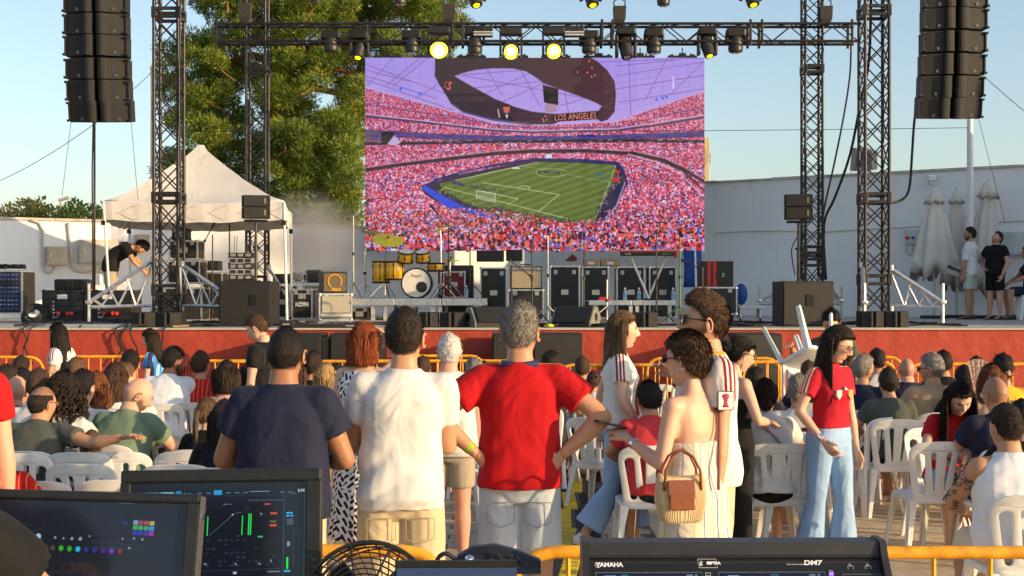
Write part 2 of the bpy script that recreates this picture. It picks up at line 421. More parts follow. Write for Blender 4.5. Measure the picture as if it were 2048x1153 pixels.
# poles behind the wall
def pole(name, label, px, py, Y, r, m, zb=0.0):
    p = W(px, py, Y); t = thing(name, label, 'pole', (p.x, Y, zb))
    MB().tube([(0, 0, 0), (0, 0, p.z - zb)], [r * 1.25, r], 12).build('shaft', m, t, 40)
    MB().cyl((0, 0, p.z - zb + .02), r * 1.3, .04, 12).build('cap', m, t); return t
M_POLE = mat('pole_concrete', (.5, .44, .38), .7, var=.2)
pole('utility_pole', 'pale round pole behind the left tower', 306, 137, 31, .055, M_POLE)
pole('flag_pole', 'tall white pole in front of the shaded wall by the umbrellas', 1940, 236, 24.6, .055, mat('white_paint', (.75, .74, .72), .5), ST)
p = W(1413, 276, 31.5); t = thing('wooden_post', 'square weathered post top right beside the screen edge', 'post', (p.x, 31.5, 0))
MB().box2((-.06, -.06, 0), (.06, .06, p.z), bev=.01).build('timber', mat('weathered_wood', (.5, .4, .2), .85, var=.3, bump=.4), t)
MB().box((.07, 0, p.z - .5), (.03, .1, .25)).build('bracket', M_LCHROME, t)
p = W(122, 398, 48); t = thing('street_lamp', 'distant street lamp above the low trees', 'street lamp', (p.x, 48, 0))
MB().tube([(0, 0, 0), (0, 0, p.z - .1)], [.08, .05], 8).build('post', M_POLE, t, 40)
MB().box((.12, 0, p.z), (.42, .2, .1), rot=Matrix.Rotation(R(-18), 3, 'Y'), bev=.03).build('lamp_head', M_ALUP, t)
# floodlight behind the right front tower
p = W(1722, 320, 24); t = thing('floodlight', 'grey floodlight on the right side behind the tower', 'floodlight', tuple(p), R(20))
MB().box((0, 0, 0), (.36, .14, .42), rot=Matrix.Rotation(R(12), 3, 'X'), bev=.02).build('housing', mat('grey_metal', (.3, .29, .27), .5, .4), t)
MB().box((0, -.085, -.01), (.29, .02, .34), rot=Matrix.Rotation(R(12), 3, 'X')).build('glass', mat('lamp_glass', (.12, .14, .17), .1), t)
k = MB()
for i in range(6): k.box((.2 + i * .022, .02, 0), (.01, .16, .34))
k.build('cooling_fin', M_ALUP, t); MB().tube([(-.2, 0, -.1), (-.22, 0, -.3), (.22, 0, -.3), (.2, 0, -.1)], .012, 6).build('bracket', M_LCHROME, t)
MB().box2((-.03, .0, -4), (.03, .06, -.3)).build('mast', M_POLE, t)
# overhead wires
def wire(a, b_, sag, label, r=.006):
    tag(MB().tube(catenary(a, b_, sag, 16), r, 5).build('wire', M_RUB, None, True), label, 'wire')
wire(W(-60, 385, 27), W(196, 243, 21), .12, 'thin wire rising from the left edge to the left speaker column')
wire(W(258, 185, 21), W(306, 140, 30), .03, 'short wire from the left speaker column to the pale pole')
wire(W(306, 262, 31), W(1940, 256, 24.8), .05, 'long thin horizontal wire crossing behind the screen')
wire(W(1965, 150, 21), W(2100, 262, 25), .03, 'thin wire going off right from the right speaker column')
wire(W(262, 243, 20.4), W(276, 400, 20), .0, 'thin tether hanging right of the left speaker column', .004)
wire(W(142, 243, 20.4), W(124, 392, 20), .0, 'thin tether hanging left of the left speaker column', .004)
wire(W(1958, 240, 20.4), W(2010, 445, 20), .0, 'thin tether hanging from the right speaker column', .004)

# ---------------------------------------------------------------- foliage
def leaf_mat(name, dark, mid, lite, scale=1.1):
    m, nt, b = node_mat(name)
    v = mapping(nt); g = nt.nodes.new('ShaderNodeNewGeometry')
    f = math_n(nt, 'ADD', math_n(nt, 'MULTIPLY', noise_n(nt, scale, 3, v), .6), math_n(nt, 'MULTIPLY', g.outputs['Random Per Island'], .4))
    nt.links.new(ramp(nt, f, [(.25, dark), (.5, mid), (.75, lite)]), b.inputs['Base Color'])
    b.inputs['Roughness'].default_value = .65; b.inputs['Specular IOR Level'].default_value = .25
    tr = nt.nodes.new('ShaderNodeBsdfTranslucent'); tr.inputs[0].default_value = (*[min(1, c * 1.6) for c in mid], 1)
    ad = nt.nodes.new('ShaderNodeMixShader'); ad.inputs[0].default_value = .3; out = nt.nodes['Material Output']
    nt.links.new(b.outputs[0], ad.inputs[1]); nt.links.new(tr.outputs[0], ad.inputs[2]); nt.links.new(ad.outputs[0], out.inputs[0])
    return m
def blades(name, clumps, per, ln, wd_, m, parent, seed=0, droop=0.0, tri=False):
    """clumps: list of (centre, radii); many small pointed leaf faces through each clump's volume"""
    rg = np.random.default_rng(seed); vs = []; 
    for (c, r) in clumps:
        n = max(12, int(per * rg.uniform(.7, 1.25))); d = rg.normal(size=(n, 3)); d /= np.linalg.norm(d, axis=1)[:, None]
        rad = rg.uniform(.25, 1, n)[:, None] ** .6; p = np.array(c) + d * rad * np.array(r)
        ax = d * .8 + rg.normal(size=(n, 3)) * .45 + np.array([0, 0, .35 - droop]); ax /= np.linalg.norm(ax, axis=1)[:, None]
        sd = np.cross(ax, rg.normal(size=(n, 3))); sd /= np.linalg.norm(sd, axis=1)[:, None] + 1e-9
        L = ln * rg.uniform(.6, 1.3, n)[:, None]; w = wd_ * rg.uniform(.7, 1.3, n)[:, None]
        q = np.stack([p - sd * w * .5, p + ax * L * .5 - sd * w * .5, p + ax * L, p + sd * w * .5 + ax * L * .4], 1)
        vs.append(q.reshape(-1, 3))
    V = np.concatenate(vs); N = len(V) // 4
    me = bpy.data.meshes.new(name); me.vertices.add(len(V)); me.vertices.foreach_set('co', V.ravel().astype(np.float32))
    me.loops.add(N * 4); me.loops.foreach_set('vertex_index', np.arange(N * 4, dtype=np.int32)); me.polygons.add(N)
    me.polygons.foreach_set('loop_start', np.arange(0, N * 4, 4, dtype=np.int32)); me.update(calc_edges=True); me.validate(); me.materials.append(m)
    return link(name, me, parent)
M_BARK = mat('pine_bark', (.30, .14, .06), .9, bump=.8, bscale=14, var=.4, vscale=6)
M_PINE = leaf_mat('pine_needles', (.035, .065, .010), (.13, .185, .026), (.38, .40, .055), .9)
rnd = random.Random(11)
TY = 36.0
def ins(px, py):
    """is the picture of the crown there (kept as the crown's own silhouette at its distance)"""
    if px < 330 or px > 925: return False
    if py < 75 and px < 385 + (20 if py > 20 else 0): return False
    if 55 < py < 95 and px < 365: return False
    if py > 60 and px > 905: return False
    if py > 150 and px > 760: return False
    if py > 330 and px > 590 and px < 640: return py < 400
    if py > 440: return False
    return True
base = (PX(600, TY), TY)
pine = thing('pine_tree', 'large dense pine tree behind the wall left of the screen', 'tree', (base[0], TY, 0))
tr = MB()
def lp(px, py, dy=0): p = W(px, py, TY + dy); return Vector((p.x - base[0], dy, p.z))
tr.tube([(0, 0, 0), (0.1, 0, 2), lp(600, 400), lp(575, 300), lp(545, 215), lp(560, 110), lp(600, -20), lp(620, -200)], [.42, .38, .34, .3, .27, .22, .16, .05], 10)
tr.build('trunk', M_BARK, pine, 60)
limbs = [[(560, 230), (520, 185), (480, 120), (430, 60)], [(560, 200), (620, 175), (690, 190), (720, 230)], [(570, 290), (500, 280), (430, 300), (370, 320)],
         [(565, 130), (500, 110), (440, 130), (380, 150)], [(580, 330), (640, 300), (690, 330), (715, 420)], [(590, 380), (650, 350), (690, 400), (700, 450)],
         [(560, 110), (640, 90), (740, 60), (850, 40)], [(570, 60), (660, 20), (760, -20), (870, -60)], [(560, 170), (640, 130), (720, 150), (800, 130)], [(555, 100), (490, 40), (440, -10), (400, -60)],
         [(600, 400), (520, 390), (440, 400), (380, 390)], [(575, 290), (650, 260), (700, 280), (725, 340)]]
for i, l in enumerate(limbs):
    d = rnd.uniform(-1.5, 1.5)
    MB().tube([lp(*p, d * j / 3) for j, p in enumerate(l)], [.16, .11, .07, .03], 7).build('branch', M_BARK, pine, 60)
cl = []; tries = 0
while len(cl) < 900 and tries < 9000:
    tries += 1; px = rnd.uniform(325, 930); py = rnd.uniform(-260, 445); 
    if not ins(px, py): continue
    d = rnd.uniform(-2.6, 2.2)
    n_ = noise.noise(Vector((px * .013, py * .015, 3.1)))
    if n_ < -.22 and py > 90: continue
    if px > 640 and py > 300 and rnd.random() < .55: continue
    p = lp(px, py, d); r = rnd.uniform(.25, .55); cl.append(((p.x, p.y, p.z), (r, r, r * .66)))
for _ in range(70):
    p = lp(rnd.uniform(540, 722), rnd.uniform(240, 435), rnd.uniform(-3.2, -1)); r = rnd.uniform(.25, .5); cl.append(((p.x, p.y, p.z), (r, r, r * .7)))
blades('crown', cl, 540, .125, .024, M_PINE, pine, 5)
twigs = MB()
for (c, r) in cl[::3]:
    c = Vector(c); q = c + Vector((rnd.uniform(-.6, .6), rnd.uniform(-.4, .4), -rnd.uniform(.2, .9))); twigs.tube([q, q.lerp(c, .5) + Vector((0, 0, -.06)), c], [.02, .014, .005], 4)
tw = twigs.build('twigs', M_BARK, pine); tag(tw, kind='stuff')

M_OLIVE = leaf_mat('olive_leaves', (.08, .09, .02), (.24, .22, .055), (.42, .36, .11), 2)
M_DKLEAF = leaf_mat('dark_leaves', (.03, .06, .015), (.08, .13, .028), (.15, .19, .05), 2)
def tree(px, py, Y, w, h, m, label, seed, trunk=True):
    p = W(px, py, Y); t = thing('tree', label, 'tree', (p.x, Y, 0), 0, 'low trees beyond the yard wall'); r2 = random.Random(seed)
    MB().tube([(0, 0, 0), (.05, 0, p.z * .5), (0, .05, p.z)], [.1, .07, .02], 7).build('trunk', M_BARK, t, 60)
    c = [((r2.gauss(0, w * .3), r2.uniform(-.5, .5), p.z - h * .5 + r2.uniform(-.5, .45) * h), (r2.uniform(.15, .32), .3, r2.uniform(.15, .3))) for _ in range(int(22 * w))]
    blades('crown', c, 90, .11, .05, m, t, seed)
tree(18, 418, 31, 1.0, 1.2, M_OLIVE, 'yellow green bushy tree at the far left above the wall', 1)
tree(55, 408, 32, .7, 1.4, M_OLIVE, 'slim upright yellow green tree second from the left above the wall', 2)
tree(90, 410, 31, 1.1, 1.2, M_OLIVE, 'broad yellow green tree left of the distant street lamp', 3)
tree(124, 420, 33, .9, 1.1, M_OLIVE, 'yellow green tree right below the distant street lamp', 4)
tree(165, 418, 30, .8, 1.2, M_DKLEAF, 'dark green tree between the street lamp and the tent', 5)
tree(225, 436, 31, 1.2, .9, M_DKLEAF, 'low dark tree behind the left corner of the tent', 6)
tree(650, 425, 38, 1.1, 1.2, M_OLIVE, 'small yellow green tree below the pine right of the smoke', 7)
tree(684, 415, 42, 1.7, 1.4, M_DKLEAF, 'dark rounded tree just left of the screen behind the wall', 8)
tree(540, 436, 36, 3.0, .9, M_DKLEAF, 'low wide tree behind the tent between the poles', 9)
p = W(652, 400, 44); t = thing('street_lamp', 'slim distant lamp post between the pine and the small trees', 'street lamp', (p.x, 44, 0))
MB().tube([(0, 0, 0), (0, 0, p.z)], [.07, .045], 8).build('post', M_POLE, t, 40); MB().box((-.1, 0, p.z), (.35, .2, .08), bev=.02).build('lamp_head', M_ALUP, t)
# ================================================================ painter for flat screens (arrays made here, nothing loaded)
class Paint:
    def __init__(s, x0, y0, w, h, k, bg=(0, 0, 0)):
        s.x0, s.y0, s.k = x0, y0, k; s.W, s.H = int(w * k), int(h * k); s.a = np.zeros((s.H, s.W, 3), np.float32) + np.array(bg, np.float32)
        yy, xx = np.mgrid[0:s.H, 0:s.W]; s.X = (xx + .5) / k + x0; s.Y = (yy + .5) / k + y0
    def win(s, xs, ys, pad=1):
        a = max(0, int((min(xs) - s.x0 - pad) * s.k)); b = min(s.W, int((max(xs) - s.x0 + pad) * s.k) + 2)
        c = max(0, int((min(ys) - s.y0 - pad) * s.k)); d = min(s.H, int((max(ys) - s.y0 + pad) * s.k) + 2)
        return slice(c, max(c, d)), slice(a, max(a, b))
    def inside(s, P, w):
        X, Y = s.X[w], s.Y[w]; ins = np.zeros(X.shape, bool); n = len(P)
        for i in range(n):
            (x1, y1), (x2, y2) = P[i], P[(i + 1) % n]
            if y1 == y2: continue
            c = ((Y >= min(y1, y2)) & (Y < max(y1, y2))); ins ^= c & (X < x1 + (Y - y1) * (x2 - x1) / (y2 - y1))
        return ins
    def poly(s, P, col, al=1.0):
        w = s.win([p[0] for p in P], [p[1] for p in P]); m = s.inside(P, w); v = s.a[w]
        v[m] = v[m] * (1 - al) + np.array(col, np.float32) * al
    def rect(s, x, y, w, h, col, al=1.0): s.poly([(x, y), (x + w, y), (x + w, y + h), (x, y + h)], col, al)
    def line(s, P, wd, col, al=1.0):
        for (x1, y1), (x2, y2) in zip(P[:-1], P[1:]):
            w = s.win([x1, x2], [y1, y2], wd + 1); X, Y = s.X[w], s.Y[w]; L = max(1e-6, (x2 - x1) ** 2 + (y2 - y1) ** 2)
            t = np.clip(((X - x1) * (x2 - x1) + (Y - y1) * (y2 - y1)) / L, 0, 1); d = np.hypot(X - x1 - t * (x2 - x1), Y - y1 - t * (y2 - y1))
            f = (np.clip((wd / 2 + .35 - d) / .7, 0, 1) * al)[..., None]; s.a[w] = s.a[w] * (1 - f) + np.array(col, np.float32) * f
    def disc(s, x, y, r, col, al=1.0, ry=None):
        ry = ry or r; w = s.win([x - r, x + r], [y - ry, y + ry]); d = np.hypot((s.X[w] - x) / r, (s.Y[w] - y) / ry)
        f = (np.clip((1.1 - d) / .2, 0, 1) * al)[..., None]; s.a[w] = s.a[w] * (1 - f) + np.array(col, np.float32) * f
    def words(s, txt, x, y, size, col, rot=0, xs=1, al=1.0, shear=0):
        cu = bpy.data.curves.new('t', 'FONT'); cu.body = txt; cu.size = size; cu.align_x = 'CENTER'; cu.align_y = 'CENTER'; cu.offset = size * .012; cu.resolution_u = 2
        o = bpy.data.objects.new('t', cu); COL.objects.link(o); dg = bpy.context.evaluated_depsgraph_get(); me = bpy.data.meshes.new_from_object(o.evaluated_get(dg))
        c, n = math.cos(rot), math.sin(rot)
        for f in me.polygons:
            P = []
            for i in f.vertices:
                q = me.vertices[i].co; a, b_ = q.x * xs, -q.y; P.append((x + a * c - b_ * n, y + a * n + b_ * c + a * shear))
            s.poly(P, col, al)
        bpy.data.objects.remove(o); bpy.data.meshes.remove(me)
    def image(s, name):
        im = bpy.data.images.new(name, s.W, s.H); px = np.ones((s.H, s.W, 4), np.float32); px[..., :3] = np.clip(s.a[::-1], 0, 1)
        im.pixels.foreach_set(px.ravel()); im.update(); im.pack(); return im
def screen_mat(name, im, strength, rough=.35, base=(.006, .007, .010), grid=False):
    m, nt, b = node_mat(name); t = nt.nodes.new('ShaderNodeTexImage'); t.image = im; t.extension = 'EXTEND'
    b.inputs['Base Color'].default_value = (*base, 1); b.inputs['Roughness'].default_value = rough
    nt.links.new(t.outputs[0], b.inputs['Emission Color']); b.inputs['Emission Strength'].default_value = strength
    return m
def uv_quad(name, a, b_, c, d, m, parent=None, loc=None):
    """a b c d: bottom-left, bottom-right, top-right, top-left"""
    me = bpy.data.meshes.new(name); me.from_pydata([tuple(a), tuple(b_), tuple(c), tuple(d)], [], [(0, 1, 2, 3)])
    u = me.uv_layers.new(name='UVMap'); u.data.foreach_set('uv', [0, 0, 1, 0, 1, 1, 0, 1]); me.materials.append(m); return link(name, me, parent, loc)

# ---- the stadium broadcast on the big screen, in photograph pixels
p = Paint(731, 117, 677, 386, 1.6)
X, Y = p.X, p.Y
rg = np.random.default_rng(4)
def T(L): return [(660 + a * .3816, b_ * .3816) for a, b_ in L]
p.a[:] = np.stack([.66 + (Y - 117) * .0006 + 0 * X, .58 + (Y - 117) * .0004 + 0 * X, .92 + 0 * X], -1)
pur = (.45, .28, .58)
for L in ([(186, 340), (1000, 640)], [(186, 420), (700, 600)], [(300, 450), (470, 310)], [(330, 455), (510, 310)], [(186, 370), (420, 430)], [(200, 450), (330, 310)], [(450, 520), (640, 400)], [(186, 400), (560, 520)],
          [(1650, 530), (1765, 308)], [(1780, 500), (1955, 330)], [(1500, 400), (1955, 330)], [(1500, 470), (1955, 400)], [(1510, 540), (1955, 470)], [(1565, 308), (1575, 640)], [(1400, 330), (1955, 308)], [(1500, 350), (1800, 320)],
          [(640, 400), (1040, 370)], [(700, 400), (1350, 520)], [(800, 500), (1060, 380)], [(900, 540), (1200, 400)], [(820, 360), (900, 500)], [(1000, 370), (1100, 560)], [(700, 470), (1100, 430)], [(1200, 560), (1400, 500)], [(1250, 600), (1230, 480)]):
    p.line(T(L), 1.3, pur, .75)
for i in range(26):
    x = 186 + i * 70; p.line(T([(x, 308), (x + 30, 520 + abs(i - 13) * 8)]), .7, (.55, .4, .7), .5)
for i in range(9): p.line(T([(186, 330 + i * 26), (600, 420 + i * 22)]), .6, (.5, .36, .66), .45); p.line(T([(1420, 360 + i * 30), (1955, 300 + i * 24)]), .6, (.5, .36, .66), .45)
# crowd noise of growing grain
def crowd(cell, seed):
    gx = np.floor((X - 700) / cell + .5 * (np.floor(Y / cell) % 2)).astype(int); gy = np.floor((Y - 100) / cell).astype(int)
    h = (gx * 73856093 ^ gy * 19349663 ^ seed * 83492791) & 0xffff; h = (h * 2654435761 >> 7) & 0xffff; r = (h % 997) / 997.0
    pal = np.array([(.80, .16, .25), (.88, .30, .38), (.90, .55, .68), (.95, .72, .85), (.95, .84, .95), (.62, .16, .32), (.26, .08, .2), (.88, .14, .2), (.98, .30, .30), (.55, .40, .75), (.82, .62, .82), (.30, .16, .38)], np.float32)
    return pal[np.clip((r * len(pal)).astype(int), 0, len(pal) - 1)]
cr = np.where(((Y < 240))[..., None], crowd(1.3, 1), np.where((Y < 330)[..., None], crowd(1.8, 2), np.where((Y < 420)[..., None], crowd(2.6, 3), np.where((Y < 465)[..., None], crowd(4.2, 4), crowd(6.0, 5)))))
j = np.where((Y > 455)[..., None], crowd(3.1, 8), cr); mixr = (rg.random(X.shape) < .35)[..., None]; cr = np.where(mixr, j, cr)
def curve(pts):
    xs = [660 + a * .3816 for a, _ in pts]; ys = [b_ * .3816 for _, b_ in pts]; return np.interp(X, xs, ys)
top = curve([(186, 465), (400, 525), (640, 590), (850, 650), (1060, 665), (1250, 655), (1500, 640), (1620, 600), (1780, 540), (1955, 490)])
m = (Y > top)[..., None]; p.a = np.where(m, cr.astype(np.float32), p.a)
def band(pts, th, col, al=1):
    c = curve(pts); m = ((Y > c) & (Y < c + th)); p.a[m] = p.a[m] * (1 - al) + np.array(col, np.float32) * al
band([(186, 455), (640, 580), (1060, 655), (1500, 640), (1620, 590), (1955, 480)], 2.2, (.75, .66, .85))
band([(186, 545), (400, 580), (640, 612), (850, 655), (1060, 672), (1500, 665), (1955, 560)], 2, (.45, .3, .5))
band([(186, 605), (500, 640), (850, 680), (1060, 690), (1500, 680), (1700, 655), (1955, 612)], 4.5, (.32, .24, .38)); band([(186, 600), (500, 636), (850, 677), (1060, 687), (1500, 677), (1955, 606)], 1.8, (.82, .74, .9))
band([(186, 680), (500, 700), (850, 715), (1200, 718), (1600, 705), (1955, 690)], 12, (.26, .2, .4), .8)
band([(186, 690), (500, 712), (850, 722), (1200, 724), (1600, 714), (1955, 700)], 3, (.2, .25, .7), .7)
band([(186, 748), (500, 745), (850, 738), (1200, 735), (1600, 732), (1955, 738)], 6, (.12, .08, .14), .9)
for i in range(34):
    x = 735 + i * 20; p.rect(x, 283 + 3 * math.sin(i), 9, 1.5, (.8, .76, .9), .7)
p.rect(731, 262, 32, 22, (.36, .3, .42), .9); p.rect(763, 266, 26, 22, (.1, .07, .12), .9); p.poly(T([(340, 710), (372, 750), (350, 765), (300, 760)]), (.75, .68, .85))
p.rect(1155, 270.5, 34, 4, (.1, .12, .5)); 
for i in range(14): p.rect(735 + i * 48 + 8, 272 + (i % 3), 16, 3, (.1, .14, .6), .8)
band([(186, 885), (350, 860), (640, 825), (850, 800), (1060, 786), (1350, 785), (1600, 800), (1750, 835), (1850, 880), (1955, 945)], 7, (.16, .09, .14), .92)
band([(186, 880), (350, 855), (640, 820), (850, 795), (1060, 781), (1350, 780), (1600, 795), (1750, 830), (1850, 875), (1955, 940)], 1.6, (.78, .6, .7), .8)
p.line(T([(1560, 810), (1700, 850), (1830, 910), (1950, 1030)]), 1.8, (.8, .76, .9)); p.line(T([(1580, 800), (1720, 838), (1850, 900), (1955, 1000)]), 4, (.18, .1, .18), .8)
# pitch
p.poly(T([(480, 985), (560, 955), (640, 925), (850, 885), (1080, 835), (1300, 835), (1500, 850), (1535, 880), (1560, 960), (1500, 1080), (1420, 1160), (880, 1150), (700, 1120), (560, 1060), (490, 1010)]), (.12, .1, .25))
p.line(T([(486, 985), (560, 945), (650, 918), (850, 872), (1070, 838), (1300, 842), (1490, 858), (1525, 880), (1540, 920)]), 4.5, (.08, .1, .42))
p.line(T([(505, 985), (640, 935), (850, 885), (1080, 848)]), 1.6, (.5, .1, .2), .8)
p.poly(T([(480, 990), (500, 975), (700, 1085), (870, 1130), (860, 1148), (620, 1095)]), (.16, .28, .85))
G1 = (.36, .43, .17)
fld = T([(575, 965), (640, 950), (850, 900), (1090, 852), (1290, 855), (1500, 868), (1500, 905), (1470, 990), (1420, 1090), (1390, 1165), (980, 1165), (870, 1128), (700, 1060), (590, 1000)])
p.poly(fld, G1)
w = p.win([q[0] for q in fld], [q[1] for q in fld]); msk = p.inside(fld, w)
st1 = (np.floor(((X[w] - 731) * .45 + (Y[w] - 300) * 1.35) / 9) % 2); nz = rg.random(X[w].shape) * .05
tint = 1 + .09 * (st1 - .5) * 2 + nz; va = p.a[w]; va[msk] = va[msk] * tint[msk][:, None]
WL = (.88, .92, .8)
for L in ([(600, 985), (1250, 1150)], [(800, 1005), (985, 1045), (930, 1075)], [(800, 960), (1200, 1022), (1090, 1112)], [(640, 952), (1090, 853)], [(1495, 872), (1420, 1080)], [(1000, 870), (1470, 960)]):
    p.line(T(L), 1.2 if L[0] != (1000, 870) else .5, WL, .85)
p.line(T([(985 + 0, 983), (1020, 975), (1047, 985), (1045, 998)]), 1, WL); 
p.line([(660 + (1160 + 80 * math.cos(t)) * .3816, (908 + 22 * math.sin(t)) * .3816) for t in np.linspace(0, 2 * PI, 24)], .8, WL, .8)
p.line(T([(768, 1040), (768, 1003), (866, 1018), (866, 1062), (768, 1040)]), 1.1, (.92, .92, .95)); p.poly(T([(768, 1003), (866, 1018), (866, 1062), (768, 1040)]), (.8, .85, .85), .25)
def folk(pts, n, jx, jy, cols, r=1.0):
    for _ in range(n):
        t = rg.random() * (len(pts) - 1); i = int(t); f = t - i; a = pts[i]; b_ = pts[min(i + 1, len(pts) - 1)]
        x = a[0] + (b_[0] - a[0]) * f + rg.normal() * jx; y = a[1] + (b_[1] - a[1]) * f + rg.normal() * jy; c = cols[rg.integers(len(cols))]
        p.disc(x, y, r * .7, c, 1, r * 1.4)
DK = [(.08, .1, .3), (.1, .1, .16), (.2, .22, .5), (.5, .2, .3)]
folk(T([(640, 955), (700, 975), (910, 1010)]), 90, .8, 1.2, [(.16, .18, .5), (.25, .15, .4), (.1, .1, .3)], 1.2)
folk(T([(1085, 900), (1240, 912)]), 40, .5, .7, [(.08, .1, .25)], 1.1)
folk(T([(1500, 900), (1510, 950), (1450, 1010), (1400, 1150)]), 190, 5, 3, DK + [(.6, .1, .2), (.75, .7, .75), (.1, .1, .1)], 1.3)
folk(T([(560, 1000), (700, 1070), (950, 1150)]), 120, 4, 2.5, DK + [(.75, .78, .1)], 1.2)
folk(T([(850, 1090), (1000, 1130), (1250, 1160)]), 160, 8, 2, DK + [(.5, .1, .2), (.1, .1, .1)], 1.4)
p.rect(1230, 342, 9, 5, (.9, .1, .1)); p.rect(1227, 357, 10, 8, (.9, .12, .1)); folk(T([(1400, 910), (1430, 930)]), 12, 2, 2, [(.1, .4, .9)], 1.2)
p.poly(T([(1130, 812), (1160, 808), (1165, 832), (1128, 834)]), (.85, .85, .95)); p.line(T([(675, 915), (760, 895), (810, 885)]), 2, (.62, .5, .66))
p.line(T([(1545, 960), (1500, 1080), (1430, 1165)]), 3.2, (.6, .56, .75)); p.rect(1024, 336, 15, 3, (.85, .88, .8))
# hanging oval board
out = T([(552, 305), (550, 400), (575, 450), (600, 480), (640, 545), (700, 588), (850, 628), (1060, 655), (1170, 655), (1200, 640), (1400, 628), (1420, 642), (1455, 630), (1490, 590), (1497, 500), (1490, 430), (1450, 370), (1400, 325), (1350, 300)])
hol = T([(650, 402), (690, 388), (760, 370), (850, 361), (960, 362), (1030, 378), (1080, 410), (1120, 440), (1200, 470), (1330, 515), (1400, 545), (1425, 560), (1405, 585), (1180, 602), (1060, 590), (960, 562), (860, 520), (740, 455)])
w = p.win([q[0] for q in out], [q[1] for q in out]); mo = p.inside(out, w) & ~p.inside(hol, w)
gr = np.stack([.20 + (X[w] - 870) * .0003, .15 + 0 * X[w], .17 + (Y[w] - 117) * .0003], -1); va = p.a[w]; va[mo] = gr[mo]
p.line(hol + hol[:1], 1.0, (.38, .3, .34)); p.line(T([(552, 400), (600, 484), (640, 550), (700, 592), (850, 632), (1060, 660)]), 1.5, (.1, .06, .09))
p.poly(T([(1170, 604), (1402, 588), (1400, 628), (1172, 642)]), (.06, .03, .04))
p.words('LOS ANGELES', 1150.5, 235, 17.5, (1, .58, .48), -.06, .78)
p.words('S', 899, 174, 24, (1, .45, .35), .3, .7); p.words('C', 891, 171, 18, (.95, .4, .32), .3, .35)
p.poly(T([(1114, 448), (1196, 470), (1194, 556), (1122, 540)]), (.1, .08, .09)); p.rect(1090, 208, 22, 18, (.66, .5, .5), .6)
p.disc(1013, 219, 6.5, (.82, .42, .36), 1, 9); p.poly([(1001, 240), (1007, 231), (1018, 231), (1028, 243)], (.12, .1, .12)); p.line([(996, 220), (999, 236)], 2, (.9, .85, .85)); p.poly([(1011, 231), (1016, 231), (1014, 240)], (.95, .92, .95)); p.disc(1013, 212, 6.3, (.2, .1, .08), 1, 3)
for a, b_ in ((1357, 325), (1372, 358), (1297, 382), (1348, 385), (1370, 405), (1387, 398), (1128, 612), (1115, 628), (1135, 630), (1120, 640)): p.disc(660 + a * .3816, b_ * .3816, 1.3, (1, .55, .45), 1, 2.2)
p.line(T([(1155, 640), (1140, 600)]), 1, (.5, .3, .3)); p.words('1', 1346, 168, 34, (.85, .82, 1), 0, .9, .8)
for a, b_ in ((372, 470), (470, 494), (1710, 525), (1740, 518), (1762, 512)): p.disc(660 + a * .3816, b_ * .3816, 3, (.2, .4, .95), .9)
PAL = [(.80, .16, .25), (.88, .30, .38), (.92, .6, .75), (.90, .80, .95), (.85, .12, .12), (.25, .08, .2), (.35, .4, .8), (.80, .62, .85), (.95, .45, .2)]
for y0, y1, n, r in ((418, 452, 1500, 1.9), (448, 476, 900, 2.8), (470, 504, 620, 4.0)):
    for y_ in np.sort(rg.uniform(y0, y1, n)):
        x_ = rg.uniform(731, 1408)
        if y_ < 447 and 985 < x_ < 1215 and y_ < 418 + 29 * (1 - abs(x_ - 1140) / 155): continue
        c = PAL[rg.integers(len(PAL))]; q = r * rg.uniform(.7, 1.15); p.disc(x_, y_, q, c, 1, q * 1.3); p.disc(x_, y_ - q * 1.2, q * .55, (.16, .07, .1) if rg.random() < .6 else (.8, .45, .4), 1)
# soften to video
k_ = p.a.copy(); k_[1:-1, 1:-1] = p.a[1:-1, 1:-1] * .6 + .1 * (p.a[:-2, 1:-1] + p.a[2:, 1:-1] + p.a[1:-1, :-2] + p.a[1:-1, 2:]); p.a = k_
k_ = p.a.copy(); k_[1:-1, 1:-1] = p.a[1:-1, 1:-1] * .5 + .125 * (p.a[:-2, 1:-1] + p.a[2:, 1:-1] + p.a[1:-1, :-2] + p.a[1:-1, 2:]); p.a[:int(300 * 1.6)] = k_[:int(300 * 1.6)]
IM_BIG = p.image('stadium_broadcast')
M_BIG = screen_mat('led_screen_face', IM_BIG, .55, .6)
SY = 27.1
scr = thing('led_screen', 'huge LED video screen showing a packed football stadium', 'screen', (PX(1069.5, SY), SY, ST))
x0, x1, z0, z1 = PX(731, SY), PX(1408, SY), PZ(502.5, SY), PZ(117, SY)
uv_quad('display', (x0, SY - .06, z0), (x1, SY - .06, z0), (x1, SY - .06, z1), (x0, SY - .06, z1), M_BIG, None)
o = bpy.data.objects['display']; o.parent = scr; o.location = -Vector(scr.location)
cab = None
for i in range(14):
    for j_ in range(8):
        w_, h_ = (x1 - x0) / 14, (z1 - z0) / 8
        if cab is None: cab = MB().box2((.001, -.055, .001), (w_ - .001, .02, h_ - .001)).mesh('led_cabinet', M_BLK)
        q = link('led_cabinet', cab, scr); q.location = Vector((x0 + i * w_, SY, z0 + j_ * h_)) - scr.location
bk = MB()
for i in range(8): bk.tube([(x0 + .25 + i * (x1 - x0 - .5) / 7, SY + .1, z0 - .02), (x0 + .25 + i * (x1 - x0 - .5) / 7, SY + .1, z1 + .12)], .03, 6)
bk.build('back_frame', M_BLKM, scr, world=True)
